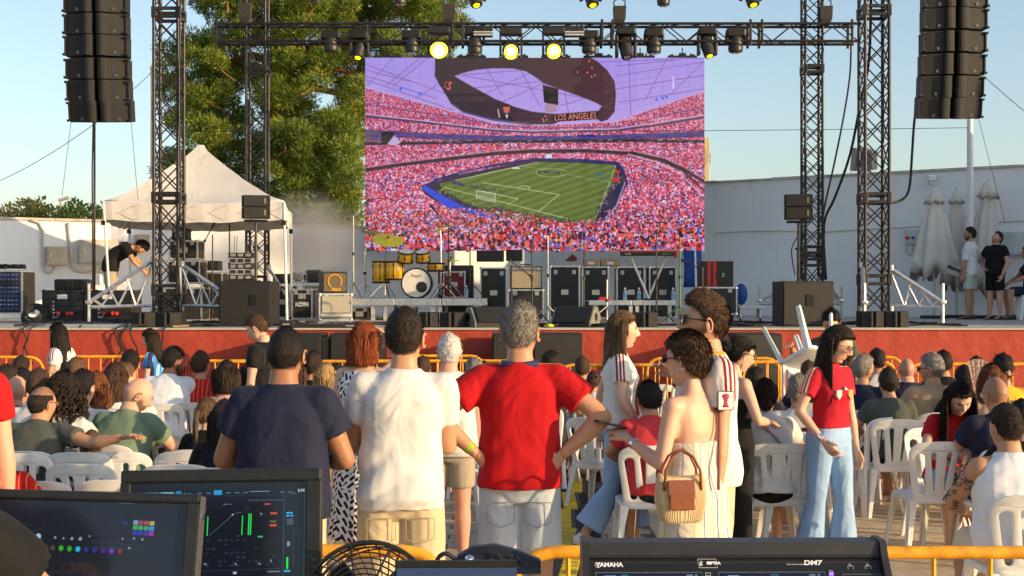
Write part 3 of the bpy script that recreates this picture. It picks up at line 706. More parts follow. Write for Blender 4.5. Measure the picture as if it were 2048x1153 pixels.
for i in range(8):
    cx = x0 + .45 + i * (x1 - x0 - .9) / 7; h = MB().box2((cx - .3, SY - .05, z1 + .012), (cx + .3, SY + .05, z1 + .05)); h.box2((cx - .07, SY - .06, z1 + .05), (cx + .07, SY + .06, z1 + .10))
    for s_ in (-.22, .22): h.box2((cx + s_ - .03, SY - .05, z1 + .05), (cx + s_ + .03, SY + .05, z1 + .075))
    h.tube([(cx, SY, z1 + .1), (cx, SY, z1 + .22), (cx, SY, PZ(88, 25.6))], .012, 5); h.build('hanger', M_BLK, scr, world=True)
# ================================================================ towers, truss, lamps, loudspeakers
def lattice(mb, w, d, z0, z1, step, r=.011, cross=True):
    """X braces on the four faces of a box mast centred on the axis"""
    n = max(1, round((z1 - z0) / step)); h = (z1 - z0) / n
    for i in range(n):
        a, b_ = z0 + i * h, z0 + (i + 1) * h
        for s in (-1, 1):
            mb.tube([(-w / 2, s * d / 2, a), (w / 2, s * d / 2, b_)], r, 5)
            if cross: mb.tube([(w / 2, s * d / 2, a), (-w / 2, s * d / 2, b_)], r, 5)
            mb.tube([(s * w / 2, -d / 2, a), (s * w / 2, d / 2, b_)], r, 5)
            if cross: mb.tube([(s * w / 2, d / 2, a), (s * w / 2, -d / 2, b_)], r, 5)
def tower(px, Y, w, plates, label, ztop=9.6, zb=ST):
    t = thing('truss_tower', label, 'tower', (PX(px, Y), Y, zb), 0, 'black truss towers of the stage')
    H = ztop - zb; W2 = w / 2
    for sx in (-1, 1):
        for sy in (-1, 1): MB().tube([(sx * W2, sy * W2, 0), (sx * W2, sy * W2, H)], .026, 10).build('chord', M_BLKM, t, 40)
    zs = [0.12] + [PZ(y, Y) - zb for y in plates] + [H]
    for i in range(len(zs) - 1):
        b = MB(); lattice(b, w, w, zs[i] + .09, zs[i + 1] - .09, w * .98); b.build('lattice', M_BLKM, t, 40)
    for z in zs[:-1]:
        b = MB()
        for dz in (-.06, .06):
            for s in (-1, 1):
                b.box((0, s * W2, z + dz), (w + .05, .05, .05), bev=.006); b.box((s * W2, 0, z + dz), (.05, w - .02, .05), bev=.006)
        for sx in (-1, 1):
            for sy in (-1, 1): b.box((sx * W2, sy * W2, z), (.07, .07, .17), bev=.008)
        b.build('junction_frame', M_BLKM, t)
    return t
FT, RT = 19.8, 25.2
tl = tower(338, FT, .36, [580, 397, 30], 'front left truss tower standing before the white tent')
tr_ = tower(1748, FT, .36, [560, 398, 25], 'front right truss tower beside the right speaker column')
t3 = tower(515, RT, .36, [560, 143], 'rear left truss tower behind the tent in front of the pine')
t4 = tower(1624, RT, .33, [525, 500, 140], 'rear right truss tower between the screen and the floodlight')
# silver outrigger braces at the tower feet: parts of the towers
def brace(t, root, foot, top_h, jack=True, Y=FT):
    """root, foot: x offsets and y offset of foot; triangle of silver tube with struts"""
    sx = 1 if foot[0] > root[0] else -1
    A = Vector((root[0], root[1], top_h)); B = Vector((foot[0], foot[1], .34)); C = Vector((root[0], root[1], .24)); b = MB()
    b.tube([A, B], .032, 8); b.tube([C + Vector((0, 0, .05)), Vector((B.x, B.y, .27))], .026, 8); b.tube([A, C], .024, 8)
    bo = lambda t_: C.lerp(Vector((B.x, B.y, .27)), t_) + Vector((0, 0, .03)); to = lambda t_: A.lerp(B, t_)
    for a, c in ((.0, .28), (.28, .28), (.28, .55), (.55, .55), (.55, .8), (.8, .8)): b.tube([to(a), bo(c)] if a != c else [bo(a), to(a + .14)], .017, 6)
    b.build('outrigger', M_ALU, t, 40)
    j = MB(); j.tube([(B.x, B.y, .02), (B.x, B.y, .62)], .026, 8); j.cyl((B.x, B.y, .012), .07, .02, 12); j.box((B.x, B.y, .34), (.09, .09, .06), bev=.01); j.build('screw_jack', M_ALU, t, 40)
    for c in (A, C): MB().box(c, (.1, .1, .09), bev=.01).build('clamp', M_ALU, t)
S = F / FT
brace(tl, (-.20, -.1), ((193 - 338) / S, -.35), .98 + .0); brace(tl, (.2, -.1), ((483 - 338) / S, -.3), .92)
brace(tr_, (-.2, -.1), ((1694 - 1748) / S * 1.02, -1.0), .9); brace(tr_, (.2, -.1), ((1872 - 1748) / S, -.3), .86)
S2 = F / RT
brace(t3, (.22, -.1), ((583 - 515) / S2, -.2), .98); brace(t4, (-.22, .1), ((1523 - 1624) / S2, .2), .7); brace(t4, (.2, .1), ((1690 - 1624) / S2, .3), .75)
# ---- the long horizontal truss
TY_ = 24.9; s3 = F / TY_
tx0, tx1 = PX(432, TY_), PX(1712, TY_); tz0, tz1 = PZ(86, TY_), PZ(51, TY_); TD = .32
tt = thing('lighting_truss', 'long black horizontal lighting truss above the screen', 'truss', ((tx0 + tx1) / 2, TY_, tz0))
for z in (tz0, tz1):
    for y in (-TD / 2, TD / 2):
        MB().tube([(tx0, TY_ + y, z), (tx1, TY_ + y, z)], .028, 8).build('chord', M_BLKM, tt, 40, world=True)
joints = [432 + 4, 735, 905, 925, 1203, 1224, 1498, 1521, 1700]
for jx in joints:
    x = PX(jx, TY_)
    for y in (-TD / 2, TD / 2): MB().box((x, TY_ + y, (tz0 + tz1) / 2), (.05, .045, tz1 - tz0 + .16), bev=.006).build('end_post', M_BLKM, tt, world=True)
nseg = 30
for i in range(nseg):
    a = tx0 + (tx1 - tx0) * i / nseg; c = tx0 + (tx1 - tx0) * (i + 1) / nseg; b = MB()
    for y in (-TD / 2, TD / 2):
        b.tube([(a, TY_ + y, tz1 if i % 2 else tz0), (c, TY_ + y, tz0 if i % 2 else tz1)], .012, 5)
    b.tube([(a, TY_ - TD / 2, tz0), (c, TY_ + TD / 2, tz0)], .01, 5); b.tube([(a, TY_ + TD / 2, tz1), (c, TY_ - TD / 2, tz1)], .01, 5)
    b.build('brace', M_BLKM, tt, world=True)
# hoists
def hoist(px, y0, y1, label, Y=TY_):
    x = PX(px, Y); z0, z1 = PZ(y1, Y), PZ(y0, Y); t = thing('chain_hoist', label, 'hoist', (x, Y, z0), 0, 'chain hoists holding the lighting truss')
    b = MB(); b.loft([[(a * w_, c * w_ * .8, z) for a, c in ((-1, -1), (1, -1), (1, 1), (-1, 1))] for z, w_ in ((0, .06), (.12, .11), (z1 - z0, .12))]); b.build('chain_bag', mat('bag_cloth', (.035, .033, .03), .85, bump=.5), t)
    MB().box((.02, 0, z1 - z0 + .26), (.3, .2, .2), bev=.03).build('motor', M_BLK, t)
    MB().tube([(-.1, 0, z1 - z0), (-.11, 0, z1 - z0 + .1), (0, 0, z1 - z0 + .18), (.11, 0, z1 - z0 + .1), (.1, 0, z1 - z0)], .014, 5).build('sling', M_BLK, t)
    MB().tube([(0, 0, z1 - z0 + .3), (0, 0, 9.8 - z0)], .01, 5).build('chain', M_LCHROME, t)
hoist(490, 8, 48, 'black chain hoist at the left end of the truss'); hoist(898, 10, 52, 'black chain hoist above the brightest yellow lamp')
hoist(1239, 14, 52, 'black chain hoist with a hanging bag right of centre'); hoist(1651, 14, 52, 'black chain hoist beside the rear right tower')
# ---- moving heads
M_LENS = mat('lens_glass', (.05, .05, .06), .08, coat=1)
M_YLW = mat('yellow_lens', (.8, .7, .02), .3, emit=(1, .82, .0), estr=1.2)
M_HOT = mat('lit_lamp', (1, 1, .5), .3, emit=(1, .93, .12), estr=60)
def fins(mb, c, w, d, h, n, m=None):
    for i in range(n): mb.box((c[0], c[1], c[2] + (i / (n - 1) - .5) * h), (w, d, .008))
def wash(px, ytop, ybot, label, lit=0, Y=TY_, w=.36):
    x = PX(px, Y); zt, zb = PZ(ytop, Y), PZ(ybot, Y); H = zt - zb
    t = thing('moving_head', label, 'stage light', (x, Y - .06, zb), 0, 'moving head lamps on the lighting truss')
    b = MB().box((0, 0, H - .06), (w, .26, .16), bev=.03); fins(b, (0, -.13, H - .06), w * .8, .02, .1, 4); b.build('base', M_BLK, t)
    for s in (-1, 1): MB().box((s * w * .47, 0, H * .62), (.05, .14, H * .5), bev=.02).build('yoke_arm', M_BLK, t)
    h = MB().lathe([(w * .3, .02), (w * .37, .04), (w * .4, .1), (w * .37, .14), (w * .42, .17), (w * .40, .26), (w * .30, .34), (.02, .36)], (0, 0, 0), 20)
    h.build('head', mat('lamp_body', (.026, .024, .022), .4, var=.2, vscale=20, bump=.1), t, 35)
    l = MB()
    for k in range(7):
        a = k * PI / 3; rr = 0 if k == 6 else w * .2; l.lathe([(w * .08, .012), (w * .085, .03)], (rr * math.cos(a), rr * math.sin(a), 0), 10)
    l.build('lens', M_LENS, t)
    return t
def beam(px, ytop, ybot, label, m, Y=TY_, w=.26, tilt=25, yaw=20, g='moving head lamps on the lighting truss'):
    x = PX(px, Y); zt, zb = PZ(ytop, Y), PZ(ybot, Y); H = zt - zb
    t = thing('moving_head', label, 'stage light', (x, Y - .08, zb), 0, g)
    b = MB().box((0, 0, H), (w * 1.3, .3, .14), bev=.03); fins(b, (0, -.15, H), w * 1.1, .02, .09, 4); b.build('base', M_BLK, t)
    for s in (-1, 1): MB().box((s * w * .62, 0, H * .58), (.06, .16, H * .75), bev=.02).build('yoke_arm', M_BLK, t)
    M = Matrix.Rotation(R(yaw), 3, 'Z') @ Matrix.Rotation(R(-tilt), 3, 'X')
    h = MB().lathe([(.06, .30), (w * .5, .26), (w * .5, .1), (w * .44, -.05), (w * .40, -.2), (w * .36, -.21)], (0, 0, H * .5), 20, M=M)
    h.build('head', mat('lamp_body', (.026, .024, .022), .4, var=.2, vscale=20, bump=.1), t, 35)
    MB().lathe([(w * .22, -.214), (w * .2, -.222)], (0, 0, H * .5), 16, M=M).build('lens', m, t)
    return t
wash(663, 66, 108, 'round wash lamp leftmost on the truss'); beam(720, 74, 124, 'tilted beam lamp with a yellow lens at the screen corner', M_YLW, yaw=-15)
wash(824, 66, 110, 'round wash lamp left of the brightest yellow lamp'); wash(950, 58, 112, 'round wash lamp between the two left yellow lamps')
wash(1178, 66, 111, 'round wash lamp right of the third yellow lamp'); beam(1251, 66, 131, 'tilted beam lamp with a clear lens hanging lowest', M_CHR, w=.28, yaw=12)
wash(1307, 62, 111, 'round wash lamp right of the clear beam lamp'); beam(1413, 66, 125, 'tilted beam lamp with a yellow lens above the screen right corner', M_YLW, yaw=25)
wash(1470, 62, 109, 'round wash lamp rightmost on the truss')
def blinder(px, py, r, label, e=60):
    x = PX(px, TY_); t = thing('lit_lamp', label, 'stage light', (x, TY_ - .2, PZ(py, TY_)), 0, 'glowing yellow lamps on the lighting truss')
    y = MB()
    for s in (-1, 1): y.box((s * .2, .1, .12), (.04, .14, .5), bev=.01)
    y.box((0, .12, .38), (.42, .24, .14), bev=.02); y.build('yoke', M_BLK, t)
    MB().tube([(0, -.02, 0), (0, .24, .02)], [.17, .12], 20).build('head', M_BLK, t, 35)
    MB().ball((0, -.03, 0), (r * .62, .03, r * .62), 20, 8).build('lens', mat('lit_lamp%d' % e, (1, 1, .5), .3, emit=(1, .93, .35), estr=e), t, True); MB().ball((0, -.02, 0), (r * 1.25, .02, r * 1.25), 20, 8).build('glow_disc', mat('lens_glow', (1, .9, .1), .3, emit=(1, .80, .0), estr=1.6), t, True)  # yellow emissive disc stands in for the glow around the lens
    ld = bpy.data.lights.new('lamp_light', 'SPOT'); lo = link('lamp_light', ld, t, (0, -.1, 0), (R(62), 0, 0)); ld.energy = e * 3; ld.color = (1, .9, .1); ld.spot_size = R(70); ld.shadow_soft_size = .1
    return t
blinder(879, 104, .135, 'brightest glowing yellow lamp over the screen', 90); blinder(1022, 106, .10, 'middle glowing yellow lamp over the screen', 40); blinder(1107, 105, .10, 'right glowing yellow lamp over the screen', 40)
g2 = 'lamps of the upper rig cut by the top edge'
beam(950, -28, 13, 'upper lamp with a yellow lens left of the hoist', M_YLW, 22, g=g2); beam(1181, -28, 13, 'upper lamp with a yellow lens near the centre', M_YLW, 22, g=g2)
beam(1500, -28, 12, 'upper lamp with a yellow lens at the right', M_YLW, 22, g=g2); wash(1326, -40, 16, 'upper dark lamp pointing down between two yellow lenses', Y=22, w=.28); wash(800, -40, 14, 'upper dark lamp in front of the pine', Y=22, w=.28); wash(632, -40, 10, 'upper dark lamp further left in front of the pine', Y=22, w=.28)
# power boxes in the truss
for px, lab in ((967, 'first'), (1148, 'second')):
    x = PX(px, TY_); t = thing('dimmer_box', 'flat black power box inside the truss, %s from the left' % lab, 'power box', (x, TY_ - .15, PZ(78, TY_)))
    b = MB().box((0, 0, .1), (.36, .1, .2), bev=.01).build('case', M_BLK, t); MB().box((0, -.055, .04), (.36, .01, .03)).build('handle', M_ALUP, t); MB().box((0, -.055, .09), (.36, .01, .025)).build('handle', M_ALUP, t)
# ---- line arrays
def cabinet_mesh(w, h, d):
    """loudspeaker with two splayed fronts and two curved wave guides meeting in a groove"""
    hw = w / 2; prof = [(-hw, .02), (-hw * .40, -.05)]
    for i in range(7):
        a = PI * i / 6; prof.append((-hw * .225 - hw * .175 * math.cos(a), -.05 - .055 * math.sin(a)))
    prof += [(-.012, .06), (.012, .06)]
    for i in range(7):
        a = PI * i / 6; prof.append((hw * .225 - hw * .175 * math.cos(a), -.05 - .055 * math.sin(a)))
    prof += [(hw * .40, -.05), (hw, .02), (hw, d * .7), (hw * .7, d), (-hw * .7, d), (-hw, d * .7)]
    s = MB(); s.prism(prof, -h / 2, h / 2, plane='XY'); return s
def line_array(px, ys, wpx, label, Y, yaw, lean):
    t = thing('line_array', label, 'loudspeaker', (PX(px, Y), Y, PZ(ys[-1][0], Y)), 0, 'hanging loudspeaker columns')
    s = F / Y
    for i, (y, off, pitch) in enumerate(ys):
        h = 43.0 / s; w = wpx / s; M = Matrix.Rotation(R(yaw), 3, 'Z') @ Matrix.Rotation(R(pitch), 3, 'X')
        b = cabinet_mesh(w, h - (.014 if i < 5 else .004), .42); b.v = [tuple(M @ Vector(v)) for v in b.v]
        o = b.build('cabinet', M_GRILL, t); o.location = Vector((PX(px + off, Y), Y, PZ(y, Y))) - t.location
        for lx in (-w * .28, w * .33):
            q = MB().box(M @ Vector((lx, -.02, -h * .33)), (.045, .03, .045), rot=M).build('badge', mat('badge_grey', (.16, .15, .14), .4, .5), o)
        for sx in (-1, 1):
            g_ = MB()
            for dz in (-.4, .4): g_.box(M @ Vector((sx * (w / 2 + .015), .0, h * dz)), (.05, .06, .035), rot=M, bev=.005)
            g_.box(M @ Vector((sx * (w / 2 + .01), .1, 0)), (.02, .2, h * .9), rot=M)
            g_.build('link_plate', M_BLK, o)
    return t
line_array(190, [(-38, -2, 0), (5, -1, 0), (49, 0, 0), (92, 1, 0), (138, 3, 2), (182, 5, 5), (224, 9, 9)], 120, 'left hanging column of curved black loudspeakers', 19.4, 0, 0)
line_array(1908, [(-48, 6, 0), (-5, 5, 0), (38, 4, 0), (84, 2, 0), (129, 0, 2), (174, -3, 5), (217, -7, 9)], 122, 'right hanging column of curved black loudspeakers', 19.6, 0, 0)
t = thing('support_pole', 'thin dark pole below the left speaker column', 'pole', (PX(189, 21), 21, ST))
MB().tube([(0, 0, 0), (0, 0, PZ(240, 21) - ST)], .018, 8).build('shaft', M_BLKM, t, True); MB().tube([(-.02, -.02, 0), (-.03, -.02, 2.5), (-.02, 0, PZ(240, 21) - ST)], .012, 6).build('cable', M_RUB, t)
def cable(pts, r, label, m=M_RUB, g=None):
    P = [Vector(q) for q in pts]; out = []
    for i in range(len(P) - 1):
        p0, p1, p2, p3 = P[max(0, i - 1)], P[i], P[i + 1], P[min(len(P) - 1, i + 2)]
        for k in range(4):
            t_ = k / 4; out.append(.5 * ((2 * p1) + (-p0 + p2) * t_ + (2 * p0 - 5 * p1 + 4 * p2 - p3) * t_ * t_ + (-p0 + 3 * p1 - 3 * p2 + p3) * t_ ** 3))
    out.append(P[-1]); return tag(MB().tube(out, r, 6).build('cable', m, None, True), label, 'cable', g)
cable([W(1702, 88, 24.7), W(1700, 150, 24.5), W(1688, 230, 24), W(1668, 330, 23.5), W(1648, 420, 23), W(1645, 470, 23), W(1648, 560, 23)], .018, 'black cable hanging from the right end of the truss')
cable([W(1742, -10, 20), W(1738, 120, 20.2), W(1722, 200, 21), W(1700, 310, 22), W(1670, 395, 22.8), W(1648, 450, 23.2), W(1652, 560, 23.2)], .022, 'thick black cable swinging from the right front tower to the rear tower')
cable([W(1842, 175, 20.7), W(1834, 205, 20.7), W(1828, 250, 20.6), W(1824, 310, 20.5), W(1818, 380, 20.3), W(1800, 402, 20.1), W(1772, 408, 19.9)], .02, 'black cable curving from the right speaker column to the tower')
cable([W(362, -20, 19.55), W(358, 200, 19.58), W(362, 380, 19.55), W(356, 500, 19.55), W(365, 640, 19.5)], .013, 'brown cable running down the left front tower', M_BLKM)
cable([W(1590, 700 - 150, 23), W(1583, 500, 23), W(1598, 470, 23)], .01, 'thin cable by the right speaker pole')
# ================================================================ gear on the stage
M_CLAM = mat('case_laminate', (.022, .020, .019), .5, bump=.12, bscale=120, var=.25, vscale=6)
M_GREY = mat('case_grey', (.24, .22, .18), .6, var=.12)
M_CARD = mat('cardboard', (.35, .23, .12), .85, var=.15)
M_SILV = mat('rack_silver', (.45, .43, .40), .35, .6, var=.2, vscale=30)
def case_box(t, w, d, h, z0=0, lam=M_CLAM, edge=M_ALU, e=.026, latch=True, x=0, y=0, name='case'):
    """flight case: laminate panels, aluminium edges, ball corners, latches"""
    MB().box2((x - w / 2 + .006, y - d / 2 + .006, z0 + .006), (x + w / 2 - .006, y + d / 2 - .006, z0 + h - .006)).build(name + '_panels', lam, t)
    b = MB()
    for sy in (-1, 1):
        for z in (z0, z0 + h): b.box((x, y + sy * (d / 2 - e / 2), z + (e / 2 if z == z0 else -e / 2)), (w, e + .004, e))
        for sx in (-1, 1): b.box((x + sx * (w / 2 - e / 2), y + sy * (d / 2 - e / 2), z0 + h / 2), (e, e + .002, h - 2 * e))
    for sx in (-1, 1):
        for z in (z0, z0 + h): b.box((x + sx * (w / 2 - e / 2), y, z + (e / 2 if z == z0 else -e / 2)), (e + .004, d - 2 * e, e))
    for sx in (-1, 1):
        for sy in (-1, 1):
            for z in (z0 + .02, z0 + h - .02): b.ball((x + sx * (w / 2 - .02), y + sy * (d / 2 - .02), z), .034, 8, 5)
    b.build('aluminium_edge', edge, t)
    if latch:
        for sx in (-1, 1): MB().box((x + sx * w * .3, y - d / 2 - .008, z0 + h * .88), (.07, .016, .08), bev=.004).build('latch', M_SILV, t)
        MB().box((x, y - d / 2 - .004, z0 + h * .5), (.14, .008, .1), bev=.003).build('handle_dish', M_LCHROME, t)
def casters(t, w, d, z=0):
    for sx in (-1, 1):
        for sy in (-1, 1):
            b = MB().cyl((sx * (w / 2 - .08), sy * (d / 2 - .08), z + .05), .05, .035, 12, axis='X'); b.box((sx * (w / 2 - .08), sy * (d / 2 - .08), z + .095), (.07, .07, .03)); b.build('caster', M_RUB, t)
def gear(px0, px1, py0, py1, Y, d, label, name='flight_case', cat='flight case', lam=M_CLAM, wheels=False, z0=None, rz=0, latch=True, group=None, edge=M_ALU):
    w = (px1 - px0) * Y / F; h = (py1 - py0) * Y / F; zb = PZ(py1, Y) if z0 is None else z0
    t = thing(name, label, cat, (PX((px0 + px1) / 2, Y), Y + d / 2, zb), rz, group)
    dz = .11 if wheels else 0
    case_box(t, w, d, h - dz, dz, lam, edge, latch=latch)
    if wheels: casters(t, w, d)
    return t, w, h, d
M_CONE = mat('speaker_cone', (.02, .02, .02), .7)
def plain_box(px0, px1, py0, py1, Y, d, label, name, cat, m=M_PLY, z0=None, rz=0, group=None, bev=.012):
    w = (px1 - px0) * Y / F; h = (py1 - py0) * Y / F; zb = PZ(py1, Y) if z0 is None else z0
    t = thing(name, label, cat, (PX((px0 + px1) / 2, Y), Y + d / 2, zb), rz, group)
    MB().box2((-w / 2, -d / 2, 0), (w / 2, d / 2, h), bev=bev).build('cabinet', m, t); return t, w, h, d
# subwoofers with a hole handle, poles and small arrays
def sub(px0, px1, py0, py1, Y, label, hx):
    t, w, h, d = plain_box(px0, px1, py0, py1, Y, .75, label, 'subwoofer', 'subwoofer', z0=ST)
    MB().box2((-w / 2 + .02, -d / 2 - .012, .02), (w / 2 - .02, -d / 2 - .001, h - .02), bev=.004).build('grille', M_GRILL, t)
    MB().box((hx, -d / 2 - .016, h * .58), (.11, .01, .16), bev=.003).build('handle', mat('deep_black', (.004, .004, .004), .6), t)
    b = MB().tube([(w / 2 + .003, -.15 + .06 * math.cos(a), h * .6 + .09 * math.sin(a)) for a in (0, 1.05, 2.1, 3.14, 4.2, 5.24, 0)], .008, 5); b.build('side_handle', M_RUB, t); return t, w, h
sub(437, 541, 560, 650, 18.9, 'large black subwoofer left of the yellow drums under a pole', .12); sub(1565, 1668, 563, 654, 18.6, 'large black subwoofer at the right front of the stage', .02)
def mini_array(px, py0, py1, pb, Y, label, yaw, w=.36):
    zt, zb, z0 = PZ(py0, Y), PZ(py1, Y), PZ(pb, Y)
    t = thing('pole_speaker', label, 'loudspeaker', (PX(px, Y), Y, zb), yaw)
    for i in range(2):
        h = (zt - zb) / 2 - .008; z = i * (zt - zb) / 2
        b = MB(); b.loft([[(a * w / 2, -.13 if y < 0 else .2, z + c * (1 if y < 0 else .9) + (0 if y < 0 else h * .05)) for a, y, c in ((-1, y, 0), (1, y, 0), (1, y, h), (-1, y, h))] for y in (-1, 1)])
        b.build('cabinet', M_PLY, t); MB().box((0, -.136, z + h / 2), (w * .93, .008, h * .88), bev=.002).build('grille', M_GRILL, t)
        MB().box((w * .38, -.142, z + h / 2), (.03, .006, .08)).build('badge', mat('brass_badge', (.3, .24, .1), .4, .5), t)
        for sx in (-1, 1): MB().box((sx * (w / 2 + .012), 0, z + h / 2), (.02, .1, h)).build('side_plate', M_BLK, t)
    MB().box((0, 0, -.03), (w * .95, .1, .035), bev=.01).build('cradle', M_BLK, t)
    b = MB().tube([(0, .0, z0 - zb), (0, 0, (z0 - zb) * .45)], .024, 8).tube([(0, 0, (z0 - zb) * .48), (0, 0, -.03)], .018, 8); b.tube([(-.05, 0, (z0 - zb) * .47), (.05, 0, (z0 - zb) * .47)], .015, 6); b.build('pole', M_BLKM, t, 40); return t
mini_array(512, 391, 438, 560, 19.1, 'pair of small black loudspeakers on a pole beside the tent', R(8)); mini_array(1597, 389, 440, 563, 18.9, 'pair of small black loudspeakers on a pole at the right', R(-14))
# low front speakers
def front_box(px0, px1, label, Y=18.25, py0=627):
    t, w, h, d = plain_box(px0, px1, py0, 657, Y, .32, label, 'front_speaker', 'loudspeaker', z0=ST, group='small boxes along the stage edge')
    b = cabinet_mesh(w * .99, h * .93, .1); b.v = [(x, y * .5 - d / 2 - .012, z + h / 2) for x, y, z in b.v]; b.build('grille', M_GRILL, t); return t
front_box(262, 311, 'small black box left of its pair below the left tower'); front_box(312, 362, 'small black box right of its pair below the left tower')
front_box(838, 876, 'small black box behind the white T-shirt man, left of its pair'); front_box(879, 930, 'small black box behind the white haired man, right of its pair')
front_box(1268, 1316, 'single small black box between the white jersey girl and the bearded man'); front_box(1724, 1768, 'small black box left of its pair below the right tower', py0=625); front_box(1771, 1818, 'small black box right of its pair below the right tower', py0=625)
# wedges
def wedge(px0, px1, side, label):
    Y = 18.2; s = F / Y; w = (px1 - px0) / s; h = 41 / s; d = .5
    t = thing('stage_monitor', label, 'monitor speaker', (PX((px0 + px1) / 2, Y), Y + .2, ST), R(-22 * side))
    prof = [(-d / 2, 0), (-d / 2, h * .22), (-d * .12, h * .98), (d * .2, h), (d / 2, h * .45), (d / 2, 0)]
    MB().prism(prof, -w / 2, w / 2, plane='YZ').build('cabinet', M_PLY, t)
    g_ = MB().prism([(-d / 2 + .0, h * .24), (-d * .13, h * .96), (-d * .13 - .016, h * .97), (-d / 2 - .016, h * .26)], -w / 2 + .03, w / 2 - .03, plane='YZ'); g_.build('grille', M_GRILL, t)
    for sx in (-1, 1):
        b = MB().prism([(p[0] * .97, p[1] * .97 + .005) for p in prof], sx * (w / 2 + .002), sx * (w / 2 + .022), plane='YZ'); b.build('side_panel', mat('side_grey', (.20, .185, .16), .5, var=.1), t)
        q = MB().cyl((sx * (w / 2 + .022), .02, h * .5), .06, .006, 14, axis='X'); q.build('handle', M_BLK, t)
wedge(938, 1016, -1, 'wedge shaped stage monitor left of the man in the red shirt'); wedge(1115, 1192, 1, 'wedge shaped stage monitor right of the man in the red shirt')
# drum riser and drums
RY0, RY1 = 23.1, 25.4; rz = 1.80
t = thing('drum_riser', 'low aluminium platform carrying the yellow drum kit', 'platform', (PX(835, RY0), RY0, ST))
for i in range(3):
    a, c = PX(697 + i * 93, RY0), PX(697 + (i + 1) * 93, RY0) - .012
    MB().box2((a, RY0 + .03, rz - .02), (c, RY1, rz)).build('deck', M_BLK, t, world=True)
    b = MB().box2((a, RY0, rz - .13), (c, RY0 + .028, rz - .002), bev=.008); b.box2((a, RY0 - .006, rz - .07), (c, RY0 - .001, rz - .06)); b.build('front_rail', M_ALU, t, world=True)
for px in (745, 770, 865, 880, 960):
    for y in (RY0 + .1, RY1 - .1): MB().box2((PX(px, RY0) - .035, y - .03, ST), (PX(px, RY0) + .035, y + .03, rz - .13)).build('leg', M_ALUP, t, world=True)
for px0, px1, lab in ((800, 832, 'black'), (700, 738, 'dark')): gear(px0, px1, 612, 636, 23.4, .4, '%s case pushed under the drum riser %s' % (lab, 'centre' if lab == 'black' else 'left end'), z0=ST, edge=M_GREY)
M_DRUM = mat('yellow_lacquer', (.80, .42, .01), .22, coat=.6, var=.06, vscale=5)
M_HEADS = mat('drum_head', (.72, .70, .62), .4, var=.1); M_HOOP = mat('black_hoop', (.015, .015, .015), .3)
def drum(px, py, r, h, Y, label, tilt=0, roll=0, name='tom_drum', lugs=6, bass=False):
    t = thing(name, label, 'drum', tuple(W(px, py, Y)))
    M = Matrix.Rotation(R(roll), 3, 'Y') @ Matrix.Rotation(R(tilt), 3, 'X')
    t.matrix_basis = Matrix.Translation(W(px, py, Y)) @ M.to_4x4()
    MB().lathe([(r * .97, -h / 2), (r, -h / 2 + .01), (r, h / 2 - .01), (r * .97, h / 2)], n=28).build('shell', M_DRUM, t, 35)
    for z in (-1, 1):
        b = MB().tube([(r * 1.02 * math.cos(a), r * 1.02 * math.sin(a), z * (h / 2 - .012)) for a in np.linspace(0, 2 * PI, 29)], .017, 6); b.build('hoop', M_HOOP, t, True)
        MB().cyl((0, 0, z * (h / 2 + .002)), r * .97, .004, 28).build('head', M_HEADS if bass or z > 0 else mat('amber_head', (.45, .25, .05), .3), t)
    for k in range(lugs):
        a = 2 * PI * (k + .5) / lugs; b = MB()
        for z in (-.28, .28) if h > .2 else (0,): b.box((r * 1.03 * math.cos(a), r * 1.03 * math.sin(a), z * h), (.03, .024, .05), rot=Matrix.Rotation(a, 3, 'Z'), bev=.004)
        b.tube([(r * 1.04 * math.cos(a), r * 1.04 * math.sin(a), -h / 2), (r * 1.04 * math.cos(a), r * 1.04 * math.sin(a), h / 2)], .005, 5); b.build('lug', M_HOOP, t)
    return t
bd = drum(834, 567, .262, .42, 24.0, 'large bass drum with a pale front head and a round port', 90, 0, 'bass_drum', 8, True)
text('Pearl', .09, M_BLK, bd, (0.0, .13, .216), (0, 0, 0), 'lettering'); bd.children[-1]
MB().cyl((.1, -.07, .217), .1, .006, 20).build('port_ring', M_BLK, bd)
